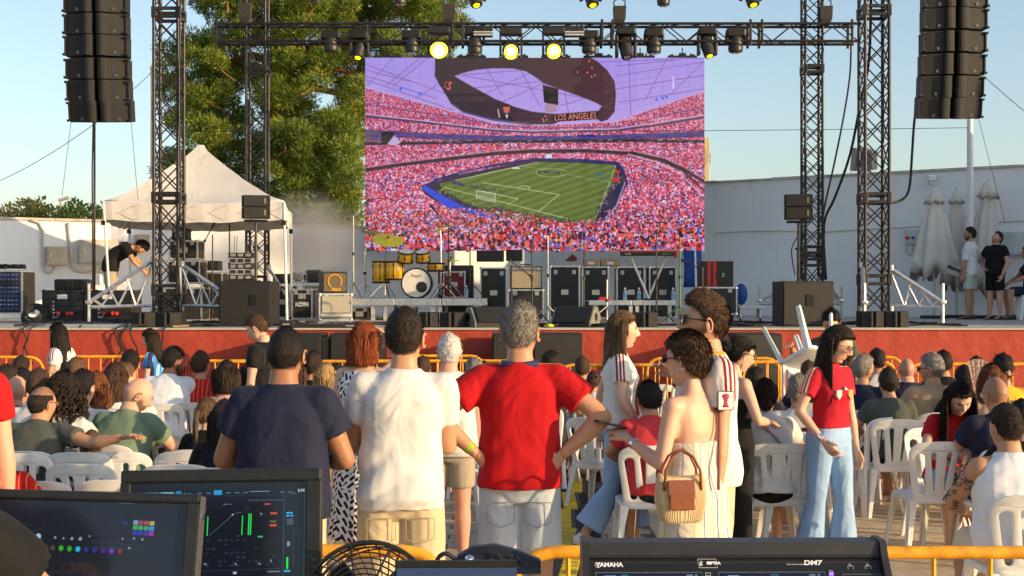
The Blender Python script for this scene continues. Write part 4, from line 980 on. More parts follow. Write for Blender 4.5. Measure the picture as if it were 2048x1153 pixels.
# bass drum front must look at the audience: local +z points to -y after tilt 90
drum(762, 545, .155, .40, 24.0, 'tall yellow floor tom leftmost in the drum kit', 0, 0, 'floor_tom'); drum(789, 542, .175, .34, 23.9, 'wide yellow floor tom beside the bass drum', 0, 0, 'floor_tom')
drum(811, 514, .135, .20, 23.8, 'small yellow rack tom left of its neighbour', 18, 6); drum(846, 514, .125, .19, 23.8, 'small yellow rack tom right of its neighbour', 18, -5)
drum(872, 535, .16, .16, 24.4, 'shallow snare drum right of the bass drum', 0, 0, 'snare_drum')
def stand(px, py_top, Y, z0, label, tip=None, boom=None, r=.011, name='microphone_stand', cat='microphone stand', m=M_CHR, base='tri', cym=None, group=None, mic=True):
    zt = PZ(py_top, Y); x = PX(px, Y); t = thing(name, label, cat, (x, Y, z0), 0, group); H = zt - z0
    if base == 'tri':
        for k in range(3):
            a = k * 2 * PI / 3 + px; b = MB().tube([(0, 0, .28), (.15 * math.cos(a), .15 * math.sin(a), .16), (.28 * math.cos(a), .28 * math.sin(a), .015)], .010, 6); b.build('leg', m, t)
    else: MB().cyl((0, 0, .012), .13, .024, 20).build('base', M_BLK, t)
    MB().tube([(0, 0, .05), (0, 0, H * .55)], r * 1.3, 8).tube([(0, 0, H * .5), (0, 0, H)], r, 8).build('pole', m, t, 40)
    MB().cyl((0, 0, H * .54), r * 2.2, .05, 8).build('clutch', M_BLK, t)
    if boom:
        a, c = boom; A = W(a[0], a[1], Y - .2) - Vector((x, Y, z0)); B = W(c[0], c[1], Y + .25) - Vector((x, Y, z0))
        MB().tube([A, B], .009, 6).build('boom', m, t); MB().cyl(A, .02, .04, 8).build('boom_joint', M_BLK, t)
        if mic: MB().tube([B, B + (B - A).normalized() * .12, B + (B - A).normalized() * .17], [.013, .02, .024], 8).build('microphone', M_BLK, t)
    elif mic: MB().tube([(0, 0, H), (0, -.05, H + .06), (0, -.12, H + .09)], [.012, .018, .024], 8).build('microphone', M_BLK, t)
    if cym:
        (cx, cy), r_, tx, ty = cym; c_ = W(cx, cy, Y) - Vector((x, Y, z0)); M = Matrix.Rotation(R(ty), 3, 'Y') @ Matrix.Rotation(R(tx), 3, 'X')
        MB().tube([(0, 0, H), c_], .009, 6).build('arm', m, t)
        b = MB().lathe([(.004, .03), (.03, .026), (.045, .012), (r_ * .6, .004), (r_, -.008), (r_, -.012), (.02, -.004)], c_, 30, M=M); b.build('cymbal', M_CYM, t, 40)
        MB().cyl(c_ + M @ Vector((0, 0, .05)), .016, .05, 8).build('wing_nut', M_BLK, t)
    return t
M_CYM = mat('cymbal_bronze', (.80, .70, .04), .35, .35, var=.1, vscale=20)
stand(770, 520, 24.2, rz, 'cymbal stand with the big tilted yellow cymbal', cym=((776, 480), .29, 26, 9), name='cymbal_stand', cat='cymbal stand', mic=False, r=.014)
stand(730, 505, 24.7, rz, 'cymbal stand with a dark cymbal at the left of the kit', cym=((745, 467), .23, -8, 14), name='cymbal_stand', cat='cymbal stand', mic=False, r=.014)
stand(882, 475, 24.4, rz, 'cymbal stand with a dark cymbal right of the toms', cym=((880, 459), .2, 8, -20), name='cymbal_stand', cat='cymbal stand', mic=False, r=.014)
stand(900, 520, 24.5, rz, 'hi-hat stand with closed cymbals right of the snare', cym=((902, 522), .17, 4, -3), name='hi_hat_stand', cat='cymbal stand', mic=False, r=.014)
stand(707, 433, 23.3, rz, 'tall microphone stand at the left end of the drum riser', boom=((698, 438), (730, 408)), m=M_LCHROME)
stand(897, 458, 23.6, rz, 'tall microphone stand right of the drums with a long boom', boom=((918, 478), (872, 424)), m=M_BLKM)
stand(940, 490, 23.5, rz, 'microphone stand at the right end of the drum riser', boom=((945, 489), (905, 500)), m=M_BLKM)
stand(1064, 480, 19.5, ST, 'microphone stand before the tan guitar amplifier', boom=((1064, 505), (1030, 490)), m=M_BLKM); stand(1096, 470, 20.5, ST, 'chrome microphone stand right of the guitar amplifier', m=M_LCHROME, r=.008)
stand(1168, 480, 20.5, ST, 'microphone stand between the tall black cases', m=M_BLKM, r=.009); stand(1214, 560, 19.8, ST, 'thin stand before the keyboard platform', m=M_LCHROME, mic=False)
stand(1313, 470, 21, ST, 'microphone stand at the keyboard', boom=((1313, 490), (1290, 478)), m=M_BLKM); stand(1360, 475, 20.8, ST, 'greenish microphone stand right of the keyboard', m=mat('green_tape', (.12, .2, .05), .6))
stand(1405, 535, 20.5, ST, 'microphone stand in front of the red striped box', boom=((1405, 540), (1372, 525)), m=M_BLKM); stand(1023, 530, 21.5, ST, 'short microphone stand left of the guitar amplifier', boom=((1020, 522), (1055, 548)), m=M_BLKM)
# bass amplifier on a grey flight case
t, w, h, d = gear(630, 697, 586, 641, 22.6, .55, 'grey flight case with white edges under the bass amplifier', lam=M_GREY, z0=ST, rz=R(14))
MB().box2((-w / 2 + .05, -d / 2 - .02, .14), (w / 2 - .04, -d / 2 - .004, h - .05), bev=.006).build('front_lid', mat('lid_cloth', (.36, .33, .26), .9, bump=.3, bscale=200), t)
MB().box2((-w / 2 + .03, -d / 2 - .03, .07), (w / 2 - .03, -d / 2 - .004, .12), bev=.006).build('white_strip', M_ALUP, t)
t, w, h, d = plain_box(637, 689, 541, 584, 22.7, .42, 'black bass amplifier with an orange ring behind its grille', 'bass_amplifier', 'amplifier', M_BLK, z0=ST + 55 * 22.6 / F + .004, rz=R(14))
MB().box2((-w / 2 + .04, -d / 2 - .012, .03), (w / 2 - .03, -d / 2 - .002, h - .03), bev=.004).build('grille', mat('amber_grille', (.13, .10, .055), .6, bump=.5, bscale=300), t)
M_ORG = mat('orange_print', (.65, .26, .02), .5)
b = MB().tube([(.115 * math.cos(a), -d / 2 - .014, h * .56 + .115 * math.sin(a)) for a in np.linspace(-.6, 4.2, 20)], .014, 6); b.build('cone_ring', M_ORG, t); text('Mark', .075, M_ORG, t, (.03, -d / 2 - .014, h * .17), bold=.004)
# tall cases, amplifiers
for i, (a, c, y0, y1, Y, lab, dd) in enumerate([(960, 1014, 526, 628, 25.0, 'tall black flight case left of the guitar amplifier', .6), (1099, 1160, 525, 631, 24.6, 'tall black flight case right of the guitar amplifier', .6), (1164, 1218, 525, 629, 24.9, 'tall black flight case second right of the guitar amplifier', .6),
      (1233, 1290, 525, 628, 25.4, 'tall black flight case behind the left keyboard leg', .6), (1298, 1353, 525, 628, 25.3, 'tall black flight case behind the right keyboard leg', .6)]):
    gear(a, c, y0, y1, Y, dd, lab, z0=ST, wheels=False)
t, w, h, d = plain_box(876, 946, 526, 630, 26.2, .6, 'tall dark cabinet behind the right end of the drum riser', 'tall_cabinet', 'cabinet', M_CLAM, z0=ST)
gear(886, 931, 537, 590, 25.8, .5, 'dark red flight case with silver edges behind the drums', lam=mat('dark_red', (.22, .025, .025), .5), z0=1.8)
plain_box(953, 1008, 502, 524, 26.3, .4, 'black box lying on top of the tall case left of the amplifier', 'black_box', 'box', M_CLAM, z0=ST + 1.12); plain_box(1012, 1045, 500, 522, 26.4, .4, 'black box behind the guitar amplifier', 'black_box', 'box', M_CLAM)
gear(1015, 1088, 568, 631, 22.7, .5, 'wide black flight case under the tan guitar amplifier', z0=ST)
t, w, h, d = plain_box(1020, 1084, 521, 567, 22.8, .3, 'tan guitar amplifier with a cloth front', 'guitar_amplifier', 'amplifier', M_BLK, z0=ST + 63 * 22.7 / F + .002)
MB().box2((-w / 2 + .02, -d / 2 - .014, .02), (w / 2 - .02, -d / 2 - .002, h * .78), bev=.004).build('cloth_front', mat('amp_cloth', (.34, .28, .19), .85, bump=.4, bscale=260), t)
b = MB()
for i in range(9): b.cyl((-w / 2 + .06 + i * .05, -d / 2 - .015, h * .88), .012, .02, 8, axis='Y')
b.build('knob', M_BLK, t); MB().box((0, -d / 2 - .006, h * .88), (w * .92, .006, .05)).build('control_strip', M_SILV, t); MB().tube([(-.1, 0, h), (-.1, 0, h + .03), (.1, 0, h + .03), (.1, 0, h)], .01, 5).build('handle', M_RUB, t)
for a, c, y0, y1, lab in ((1168, 1196, 511, 524, 'cardboard box on the tall case, left one'), (1202, 1240, 510, 525, 'cardboard box on the tall case, right one')):
    t, *_ = plain_box(a, c, y0, y1, 25, .3, lab, 'cardboard_box', 'box', M_CARD, z0=ST + (629 - 525) * 24.9 / F + .005)
    MB().box((0, -.153, .06), (.12, .003, .05)).build('label', M_WHT, t)
# tripod-like pennant near 1145,515
t = thing('dark_cloth', 'crumpled dark cloth on top of a tall case', 'cloth', tuple(W(1142, 523, 24.8)))
MB().loft([[(-.12, 0, 0), (.1, 0, 0), (.05, .1, 0)], [(-.02, 0, .1), (.12, 0, .06), (.08, .08, .1)], [(.02, .02, .13), (.05, .02, .12), (.04, .04, .13)]]).build('cloth', mat('maroon_cloth', (.12, .02, .03), .8), t)
# keyboard and its platform
KY = 21.9
t = thing('keyboard_platform', 'low aluminium platform with bottles below the keyboard', 'platform', (PX(1265, KY), KY, ST))
for i in range(2):
    a, c = PX(1178 + i * 87, KY), PX(1178 + (i + 1) * 87, KY) - .01
    MB().box2((a, KY, PZ(611, KY)), (c, KY + .03, PZ(601, KY)), bev=.006).build('front_rail', M_ALU, t, world=True); MB().box2((a, KY + .031, PZ(602, KY) - .02), (c, KY + 1, PZ(602, KY)), bev=.004).build('deck', M_ALUP, t, world=True)
for px in (1190, 1262, 1275, 1340):
    MB().box2((PX(px, KY) - .03, KY + .04, ST), (PX(px, KY) + .03, KY + .1, PZ(611, KY))).build('leg', M_ALUP, t, world=True)
t = thing('keyboard', 'red and black stage keyboard on a silver V stand', 'keyboard', tuple(W(1297, 512, 22.4)))
w = 112 * 22.4 / F; MB().box2((-w / 2, -.14, 0), (w / 2, .14, .085), bev=.01).build('body', M_BLK, t); MB().box2((-w / 2, -.146, .055), (w / 2, -.141, .083)).build('red_strip', M_RED, t)
text('nord', .05, M_WHT, t, (-w * .38, -.142, .028)); text('electro 5', .04, mat('green_print', (.1, .6, .2), .5), t, (w * .3, -.142, .028)); MB().box2((w * .46, -.15, -.03), (w / 2, .1, .09)).build('end_cheek', M_RED, t)
kk = MB()
for i in range(36): kk.box((-w / 2 + .04 + i * (w - .08) / 35, -.06, .09), (.022, .13, .012))
kk.build('keys', M_WHT, t)
t = thing('keyboard_stand', 'silver V shaped keyboard stand', 'stand', tuple(W(1298, 602, 22.4)))
for a, c in (((1260, 512), (1292, 585)), ((1333, 512), (1302, 585))):
    b = MB(); o_ = Vector(t.location); b.tube([W(*a, 22.4) - o_, W(*c, 22.4) - o_, W(1297, 600, 22.4) - o_], .022, 8); b.build('leg', M_ALUP, t, 40)
MB().tube([(-.3, -.2, .02), (.3, .2, .02)], .02, 6).tube([(.3, -.2, .02), (-.3, .2, .02)], .02, 6).build('foot', M_BLKM, t)
# red striped box on a case
t, w, h, d = gear(1398, 1475, 564, 633, 22.2, .6, 'wide black flight case on wheels under the red striped box', z0=ST, wheels=True)
t, w, h, d = plain_box(1402, 1467, 511, 562, 22.3, .4, 'black box with two red stripes and a round badge', 'striped_box', 'box', M_CLAM, z0=ST + 69 * 22.2 / F + .004)
for x in (-.14, -.04): MB().box2((x - .03, -d / 2 - .004, .006), (x + .03, -d / 2 - .001, h - .006)).build('red_stripe', M_RED, t)
b = MB().cyl((.09, -d / 2 - .008, h * .45), .12, .012, 24, axis='Y'); b.build('round_badge', M_BLK, t); text('S', .09, mat('green_print', (.1, .6, .2), .5), t, (.1, -d / 2 - .016, h * .45), bold=.004)
t = thing('blue_tarp', 'hanging deep blue tarpaulin left of the red striped box', 'tarpaulin', tuple(W(1385, 575, 25)))
b = MB(); rings = []
for z in (0, .2, .45, .7): rings.append([(.16 * math.cos(a) * (1 + .15 * math.sin(5 * a + z * 6)), .1 * math.sin(a), z) for a in np.linspace(0, 2 * PI, 20)[:-1]])
b.loft(rings); b.build('cloth', mat('blue_cloth', (.012, .06, .28), .6, bump=.4, bscale=12), t, True); MB().tube([(0.05, -.13, -.1), (.03, -.13, .75)], .02, 8).build('white_tube', M_WHT, t)
t = thing('blue_bag', 'blue bag on the floor right of the wheeled case', 'bag', tuple(W(1482, 600, 24))); MB().ball((0, 0, .1), (.12, .14, .2), 14, 9).build('bag', mat('blue_cloth', (.012, .06, .28), .6), t, True)
t = thing('low_trolley', 'low grey trolley with cables right of the wheeled case', 'trolley', tuple(W(1498, 625, 22.5)))
t.location.z = ST; MB().box((0, 0, .24), (.42, .4, .05), bev=.01).build('top', M_ALUP, t)
for x in (-.17, .17): MB().box((x, 0, .13), (.03, .3, .16)).build('leg', M_ALUP, t); MB().cyl((x, -.12, .035), .035, .03, 10, axis='X').build('caster', M_RUB, t)
# left side: racks, cases, amps
t, w, h, d = gear(-22, 45, 541, 629, 21.6, .6, 'tall rack of blue lit equipment at the left edge', 'equipment_rack', 'rack', z0=PZ(629, 21.6), latch=False)
M_BLUEP = mat('blue_panel', (.02, .035, .10), .4); M_DIM = mat('panel_text', (.35, .38, .45), .4)
for i in range(9):
    z = .06 + i * .07; MB().box2((-w / 2 + .03, -d / 2 - .012, z), (w / 2 - .03, -d / 2 + .002, z + .062), bev=.002).build('rack_unit', M_BLUEP if i != 6 else M_BLK, t)
    k = MB()
    for j in range(7): k.box((-w / 2 + .07 + j * .065, -d / 2 - .016, z + .03), (.035 if (i * j) % 3 else .02, .006, .02 if i < 4 else .008))
    k.build('indicator', M_DIM if i % 3 else mat('violet_text', (.16, .1, .3), .4), t)
t = thing('cable_roll', 'bundle of cables lying on the rack at the left edge', 'cable', tuple(W(18, 538, 21.8))); rr = random.Random(2); b = MB()
for i in range(10): b.tube([(x_, rr.uniform(-.08, .08), rr.uniform(0, .07)) for x_ in np.linspace(-.34, .26, 7)], .014, 5)
b.build('cables', M_RUB, t)
def amp_rack(px0, px1, label, Y=20.8, py0=571, n=4):
    t, w, h, d = gear(px0, px1, py0, 637, Y, .6, label, 'amplifier_rack', 'rack', z0=ST, latch=False, edge=M_BLK)
    for i in range(n):
        z = .05 + i * (h - .08) / n; MB().box2((-w / 2 + .04, -d / 2 - .01, z), (w / 2 - .04, -d / 2 + .004, z + (h - .1) / n), bev=.003).build('rack_unit', M_BLK, t)
    MB().box((.0, -d / 2 - .012, h * .8), (.16, .004, .07)).build('label_plate', M_WHT, t)
    for x in (-.05, .1, .16): MB().cyl((x, -d / 2 - .05, h * .3), .03, .09, 10, axis=(.4, -1, 0)).build('red_connector', M_RED, t)
    MB().tube([(-.1 + .04 * math.cos(a), -d / 2 - .014, h * .25 + .04 * math.sin(a)) for a in np.linspace(0, 6.28, 14)], .006, 5).build('ring', M_ALUP, t)
    k = MB()
    for i in range(5): k.box((-.14, -d / 2 - .013, .1 + i * .06), (.02, .004, .03))
    k.build('marking', M_DIM, t); return t
amp_rack(84, 166, 'black amplifier rack under the black plastic case'); amp_rack(168, 262, 'black amplifier rack in front of the bending man')
t, w, h, d = plain_box(107, 171, 549, 571, 20.9, .36, 'black plastic transport case on the amplifier rack', 'plastic_case', 'case', M_BLK, z0=ST + 66 * 20.8 / F + .002, bev=.03)
for i in range(6): MB().box((-w * .4 + i * w * .16, -d / 2 - .008, h * .5), (.02, .016, h * .8), bev=.004).build('rib', M_BLK, t)
MB().tube([(-.08, -d / 2 - .005, h * .45), (-.08, -d / 2 - .04, h * .35), (.08, -d / 2 - .04, h * .35), (.08, -d / 2 - .005, h * .45)], .01, 5).build('handle', M_BLK, t)
t = thing('water_bottle', 'white plastic bottle standing on the amplifier rack', 'bottle', tuple(W(201, 571, 20.8))); MB().lathe([(.035, 0), (.038, .02), (.038, .13), (.015, .16), (.015, .18)]).build('bottle', M_WHT, t, True)
t = thing('cable_heap', 'heap of coiled black cables left of the amplifier racks', 'cables', tuple(W(68, 635, 20.6))); t.location.z = ST; rr = random.Random(5); b = MB()
for i in range(9):
    r_ = rr.uniform(.1, .2); b.tube([(r_ * math.cos(a), .6 * r_ * math.sin(a) * rr.uniform(.9, 1.1), .12 + r_ * math.sin(a) * .8 + i * .008) for a in np.linspace(0, 6.28, 18)], .016, 5)
b.build('coil', M_RUB, t)
# behind left tower under the tent
gear(338, 396, 481, 520, 23.0, .5, 'black flight case topmost of the stack behind the left tower'); gear(334, 400, 521, 568, 22.9, .55, 'black flight case in the middle of the stack behind the left tower', latch=True)
gear(308, 404, 569, 636, 22.6, .6, 'wide black flight case at the bottom of the stack behind the left tower', z0=ST); gear(344, 374, 458, 480, 23.1, .3, 'small black case on top of the stack behind the left tower', edge=M_BLK)
gear(405, 445, 541, 636, 23.6, .5, 'black equipment rack beside the case stack under the tent', z0=ST, latch=False); plain_box(408, 438, 522, 541, 23.6, .3, 'small dark unit on the rack under the tent', 'small_unit', 'equipment', M_BLK)
t = thing('radio_rack', 'silver rack of radio receivers with antennas under the tent', 'rack', tuple(W(487, 560, 22.5)))
for i in range(5):
    z = .0 + i * .095; MB().box2((-.22, -.2, z), (.20, .2, z + .08), bev=.004).build('receiver', M_SILV if i % 2 else M_BLK, t)
    k = MB()
    for j in range(3): k.box((-.14 + j * .13, -.204, z + .04), (.09, .008, .05), bev=.002)
    k.build('receiver_face', M_BLK if i % 2 else M_SILV, t)
for x in (-.16, -.12, .1, .18): MB().tube([(x, 0, .47), (x + .01, 0, .75)], .005, 5).build('antenna', M_BLK, t)
MB().box2((-.26, -.22, -.14), (.26, .22, -.005)).build('shelf', M_CLAM, t)
MB().box2((-.03, -.03, -.5), (.03, .03, -.14)).build('leg', M_BLKM, t)
stand(425, 470, 22, ST, 'black microphone stand leaning beside the case stack', boom=((410, 482), (424, 455)), m=M_BLKM); stand(459, 432, 22.6, ST, 'tall thin stand with two hanging cables under the tent', m=M_BLKM, mic=False)
t, w, h, d = gear(583, 625, 573, 634, 24.0, .6, 'dark flight case with white lettering behind the tent leg', z0=ST); text('ROBE', .10, M_WHT, t, (0, -d / 2 - .01, h * .48), bold=.003); MB().box((0, -d / 2 - .01, h * .76), (.14, .008, .1)).build('handle_frame', M_ALU, t); casters(t, w, d)
gear(585, 607, 545, 563, 25, .4, 'small silver edged case on the back cases', z0=PZ(565, 25)); gear(606, 660, 568, 634, 25.4, .6, 'grey flight case in the haze behind the bass amplifier', lam=M_GREY, z0=ST); gear(550, 584, 568, 634, 25.0, .6, 'flight case in the haze behind the tent leg', z0=ST)
plain_box(545, 580, 548, 568, 26, .4, 'dark box on the back cases in the haze', 'dark_box', 'box', M_CLAM); plain_box(610, 640, 540, 566, 26.2, .4, 'dark bundle on the back cases in the haze', 'dark_box', 'box', M_CLAM, bev=.05)
# bottles
def bottle(px, py, Y, label, z0=None):
    p = W(px, py, Y); t = thing('water_bottle', label, 'bottle', (p.x, Y, z0 if z0 else p.z))
    MB().lathe([(.03, 0), (.034, .01), (.033, .07), (.034, .14), (.014, .19), (.013, .205)], n=14).build('bottle', mat('clear_plastic', (.75, .85, .9), .1, trans=.8), t, True)
    MB().lathe([(.0345, .08), (.0345, .12)], n=14).build('paper_label', mat('blue_label', (.06, .3, .7), .5), t); MB().cyl((0, 0, .21), .015, .02, 10).build('cap', M_WHT, t)
kz = PZ(602, KY); bottle(1250, 601, KY + .2, 'water bottle left on the keyboard platform', kz); bottle(1278, 601, KY + .25, 'small water bottle in the middle of the keyboard platform', kz); bottle(1346, 601, KY + .2, 'water bottle right on the keyboard platform', kz)
bottle(933, 597, 23.3, 'water bottle on the right end of the drum riser', rz)
t = thing('power_strip', 'red power strip on the keyboard platform', 'power strip', (PX(1210, KY), KY + .2, kz)); MB().box((0, 0, .03), (.2, .08, .05), bev=.008).build('body', M_RED, t)
for i in range(3): MB().cyl((-.06 + .06 * i, 0, .06), .02, .02, 8).build('socket', M_BLK, t)
# ---- tent
M_TENT, nt, b = node_mat('tent_canvas')
v = mapping(nt); nt.links.new(ramp(nt, noise_n(nt, 1.5, 5, v), [(.3, (.74, .71, .66)), (.7, (.82, .80, .76))]), b.inputs['Base Color']); b.inputs['Roughness'].default_value = .8
bump_n(nt, b, noise_n(nt, 2.5, 4, mapping(nt, (1, 1, .4)), dist=1.0), .35, .06)
tr2 = nt.nodes.new('ShaderNodeBsdfTranslucent'); tr2.inputs[0].default_value = (.8, .76, .7, 1); ms = nt.nodes.new('ShaderNodeMixShader'); ms.inputs[0].default_value = .25
nt.links.new(b.outputs[0], ms.inputs[1]); nt.links.new(tr2.outputs[0], ms.inputs[2]); nt.links.new(ms.outputs[0], nt.nodes['Material Output'].inputs[0])
A = W(207, 402, 21.6); B = W(568, 398, 21.6); C_ = W(582, 402, 24.6); D = W(258, 404, 24.6); zE = (A.z + B.z) / 2 - .02
for q in (A, B, C_, D): q.z = zE
PK = W(401, 291, 23.0)
t = thing('gazebo_tent', 'white pop up tent with a pointed roof over the mixing gear', 'tent', (PK.x, 23.0, ST)); o_ = Vector(t.location)
corners = [A, B, C_, D]; ro = MB(); n = 14; NS = 12
vs = []; 
for k in range(4):
    p0, p1 = corners[k], corners[(k + 1) % 4]
    for j in range(NS):
        e = p0.lerp(p1, j / NS); sag = -.05 * math.sin(PI * j / NS)
        for i in range(n):
            u = i / (n - 1); q = e.lerp(PK, u); q.z = zE + (PK.z - zE) * (u ** 1.25) + sag * (1 - u) - .10 * math.sin(PI * j / NS) * math.sin(PI * min(1, u * 1.3)) * (1 - u)
            if i == n - 1: q = PK + (e - PK).normalized() * .07; q.z = PK.z
            q.z += .006 * math.sin(j * 2.1 + i * 1.7 + k); vs.append(q - o_)
M4 = 4 * NS; fs = []
for j in range(M4):
    for i in range(n - 1):
        a = j * n + i; c = ((j + 1) % M4) * n + i; fs.append((a, c, c + 1, a + 1))
fs.append(tuple(j * n + n - 1 for j in range(M4)))
ro.add(vs, fs); o = ro.build('roof', M_TENT, t, 28)
sf = o.modifiers.new('thick', 'SOLIDIFY'); sf.thickness = .012
for k in range(4):
    p0, p1 = corners[k], corners[(k + 1) % 4]; va = []; NV = 20; nrm = (p1 - p0).cross(Vector((0, 0, 1))).normalized()
    for j in range(NV + 1):
        e = p0.lerp(p1, j / NV) + nrm * (.004 + .005 * math.sin(j * 1.9)); s_ = -.05 * math.sin(PI * j / NV)
        va += [e - o_ + Vector((0, 0, s_)), e - o_ + nrm * .005 + Vector((0, 0, s_ - .16)), e - o_ + Vector((0, 0, s_ - .31 + .01 * math.sin(j * 1.3)))]
    q = MB().add(va, [(3 * j + i, 3 * j + 3 + i, 3 * j + 4 + i, 3 * j + 1 + i) for j in range(NV) for i in range(2)]).build('valance', M_TENT, t); q.modifiers.new('thick', 'SOLIDIFY').thickness = .006
for (q, f) in ((A, (222, 632)), (B, (574, 643)), (C_, (583, 636)), (D, (262, 630))):
    ft = W(f[0], f[1], q.y); top = q.copy(); top.z -= .03
    MB().tube([top - o_, Vector((ft.x, q.y, ST + .02)) - o_], .022, 8).build('leg', mat('white_tube', (.75, .74, .72), .4), t); MB().box((ft.x - o_.x, q.y - o_.y, .015), (.12, .12, .03)).build('foot_plate', M_BLK, t)
    MB().box(q - o_ + Vector((0, 0, -.36)), (.07, .07, .08), bev=.01).build('slider', M_BLK, t)
for p0, p1 in ((A, B), (B, C_), (C_, D), (D, A)):
    b = MB(); N = 6
    for i in range(N):
        a = p0.lerp(p1, i / N) - o_; c = p0.lerp(p1, (i + 1) / N) - o_; b.tube([a + Vector((0, 0, -.08)), c + Vector((0, 0, -.32))], .01, 5); b.tube([a + Vector((0, 0, -.32)), c + Vector((0, 0, -.08))], .01, 5)
    b.build('scissor_frame', M_ALUP, t)
# ---- closed umbrellas
M_UMB = mat('umbrella_cloth', (.66, .62, .56), .85, var=.12, vscale=3, bump=.6, bscale=9, bstretch=(3, 3, .5))
def umbrella(px, ytop, ymid, ybot, wtop, wbot, Y, label, text_=None, skew=0):
    zt, zb, zm = PZ(ytop, Y), PZ(ybot, Y), PZ(ymid, Y); s = F / Y; t = thing('closed_umbrella', label, 'umbrella', (PX(px, Y), Y, ST), 0, 'folded parasols by the shaded wall')
    N = 40; ph = px
    def ring(z, r, fold, dx=0, fl=0): return [Vector((dx + r * (1 + fold * math.cos(7 * a + ph) + .4 * fold * math.sin(11 * a)) * math.cos(a), .6 * r * (1 + fold * math.cos(7 * a + ph)) * math.sin(a), z - ST + fl * math.cos(5 * a + ph))) for a in np.linspace(0, 2 * PI, N + 1)[:-1]]
    H = zt - zb; wt, wb = wtop / s / 2, wbot / s / 2
    MB().loft([ring(zt, .03, 0), ring(zt - .06, wt * .45, .05), ring(zt - .2, wt * .8, .08), ring(zm - .02, wt * 1.0, .14, 0, .03), ring(zm + .02, wt * .62, .12)]).build('cap_flap', M_UMB, t, True)
    rg_ = [ring(zm + .05, wt * .6, .08), ring(zm - .12, wt * .72, .12)]
    for f in (.2, .4, .6, .8, 1): rg_.append(ring(zm - (zm - zb) * f, wt * .7 + (wb - wt * .7) * f ** .8, .14 + .1 * f, skew * f, .10 * f if f > .7 else 0))
    rg_.append(ring(zb + .2, wb * .5, .1, skew))
    MB().loft(rg_).build('canopy', M_UMB, t, True)
    MB().tube([(0, 0, 0), (0, 0, zt - ST + .03)], .022, 8).build('pole', M_ALUP, t); MB().cyl((0, 0, .03), .25, .06, 16).build('base', M_BLK, t); return t
u1 = umbrella(1868, 377, 405, 553, 40, 88, 24.7, 'largest folded beige umbrella leftmost of the three'); umbrella(1913, 378, 405, 575, 30, 46, 25.3, 'narrow folded beige umbrella in the middle of the three', skew=-.06)
umbrella(1977, 361, 395, 590, 42, 62, 24.8, 'tall folded beige umbrella behind the two standing men', skew=-.1)
t = thing('banner_cloth', 'white cloth strip with dark lettering hanging between the umbrellas', 'cloth', tuple(W(1908, 540, 24.3)), R(10)); 
MB().box((0, 0, 0), (.24, .01, .2), rot=Matrix.Rotation(R(18), 3, 'Y')).build('cloth', M_UMB, t); text('Mahou', .1, M_BLK, t, (.0, -.008, .02), (R(90), R(18), 0), bold=.004)
# ---- loudspeakers standing before the stage wall
def ground_stack(px0, px1, label, n=2, Y=16.95, py0=668):
    z1 = PZ(py0, Y); w = (px1 - px0) * Y / F
    for i in range(n):
        h = z1 / n; t = thing('bass_cabinet', ('top' if i else 'bottom') + ' ' + label, 'loudspeaker', (PX((px0 + px1) / 2, Y), Y + .35, i * h + (.002 if i else 0)))
        MB().box2((-w / 2, -.35, 0), (w / 2, .35, h - .003), bev=.01).build('cabinet', M_PLY, t); MB().box2((-w / 2 + .02, -.364, .02), (w / 2 - .02, -.352, h - .02), bev=.004).build('grille', M_GRILL, t)
        MB().box((-w * .1, -.368, h * .5), (.05, .006, .04)).build('badge', M_GREY, t)
ground_stack(570, 641, 'bass cabinet before the red wall beside the navy T-shirt man'); ground_stack(659, 764, 'wide bass cabinet before the red wall at the red haired woman', Y=17.0)
MB_ = thing('lit_strip', 'narrow tan block in place of the sunlit strip between the left bass cabinets', 'loudspeaker', (PX(650, 17.1), 17.3, 0)); MB().box2((-.05, -.2, 0), (.05, .3, 1.3), bev=.01).build('cabinet', mat('sunlit_tan', (.16, .13, .09), .5), MB_)  # sunlit strip between the cabinets given as an added tan block
ground_stack(984, 1064, 'bass cabinet before the red wall at the red shirt man left'); ground_stack(1066, 1165, 'bass cabinet before the red wall at the red shirt man right'); ground_stack(1472, 1565, 'bass cabinet before the red wall at the woman in glasses')
t = thing('long_case', 'long flat black case lying on the stage edge', 'case', (PX(655, 18.1), 18.0, ST)); MB().box2((-.5, -.12, 0), (.5, .12, .05), bev=.015).build('case', M_BLK, t); MB().box((.38, -.124, .03), (.2, .006, .02)).build('clip', M_SILV, t)
t = thing('small_black_unit', 'small flat black unit at the foot of the tent leg', 'box', (PX(574, 18.3), 18.3, ST)); MB().box((0, 0, .04), (.2, .14, .08), bev=.01).build('case', M_BLK, t); MB().box((0, -.072, .04), (.1, .004, .03)).build('label_plate', M_GREY, t)
# ---- cables over the stage floor and hanging over the edge
rr = random.Random(21); b = MB()
def floor_cable(b, x0, y0, x1, y1, r, wob):
    n = 12; pts = []
    for i in range(n + 1):
        f = i / n; pts.append((x0 + (x1 - x0) * f + rr.uniform(-wob, wob), y0 + (y1 - y0) * f + rr.uniform(-wob, wob) * .7, ST + r + rr.uniform(0, .02)))
    b.tube(pts, r, 5)
for i in range(46): floor_cable(b, rr.uniform(-7.4, -3), rr.uniform(17.9, 20.4), rr.uniform(-7.4, -3), rr.uniform(17.9, 20.4), rr.choice([.009, .013, .018]), .12)
for i in range(10): floor_cable(b, rr.uniform(-3.2, -1), rr.uniform(18, 21), rr.uniform(-3, -.5), rr.uniform(18, 22), rr.choice([.008, .012]), .08)
for i in range(9): floor_cable(b, rr.uniform(-.8, 2.4), rr.uniform(17.95, 19), rr.uniform(-.5, 3.2), rr.uniform(17.95, 19.5), rr.choice([.008, .012]), .08)
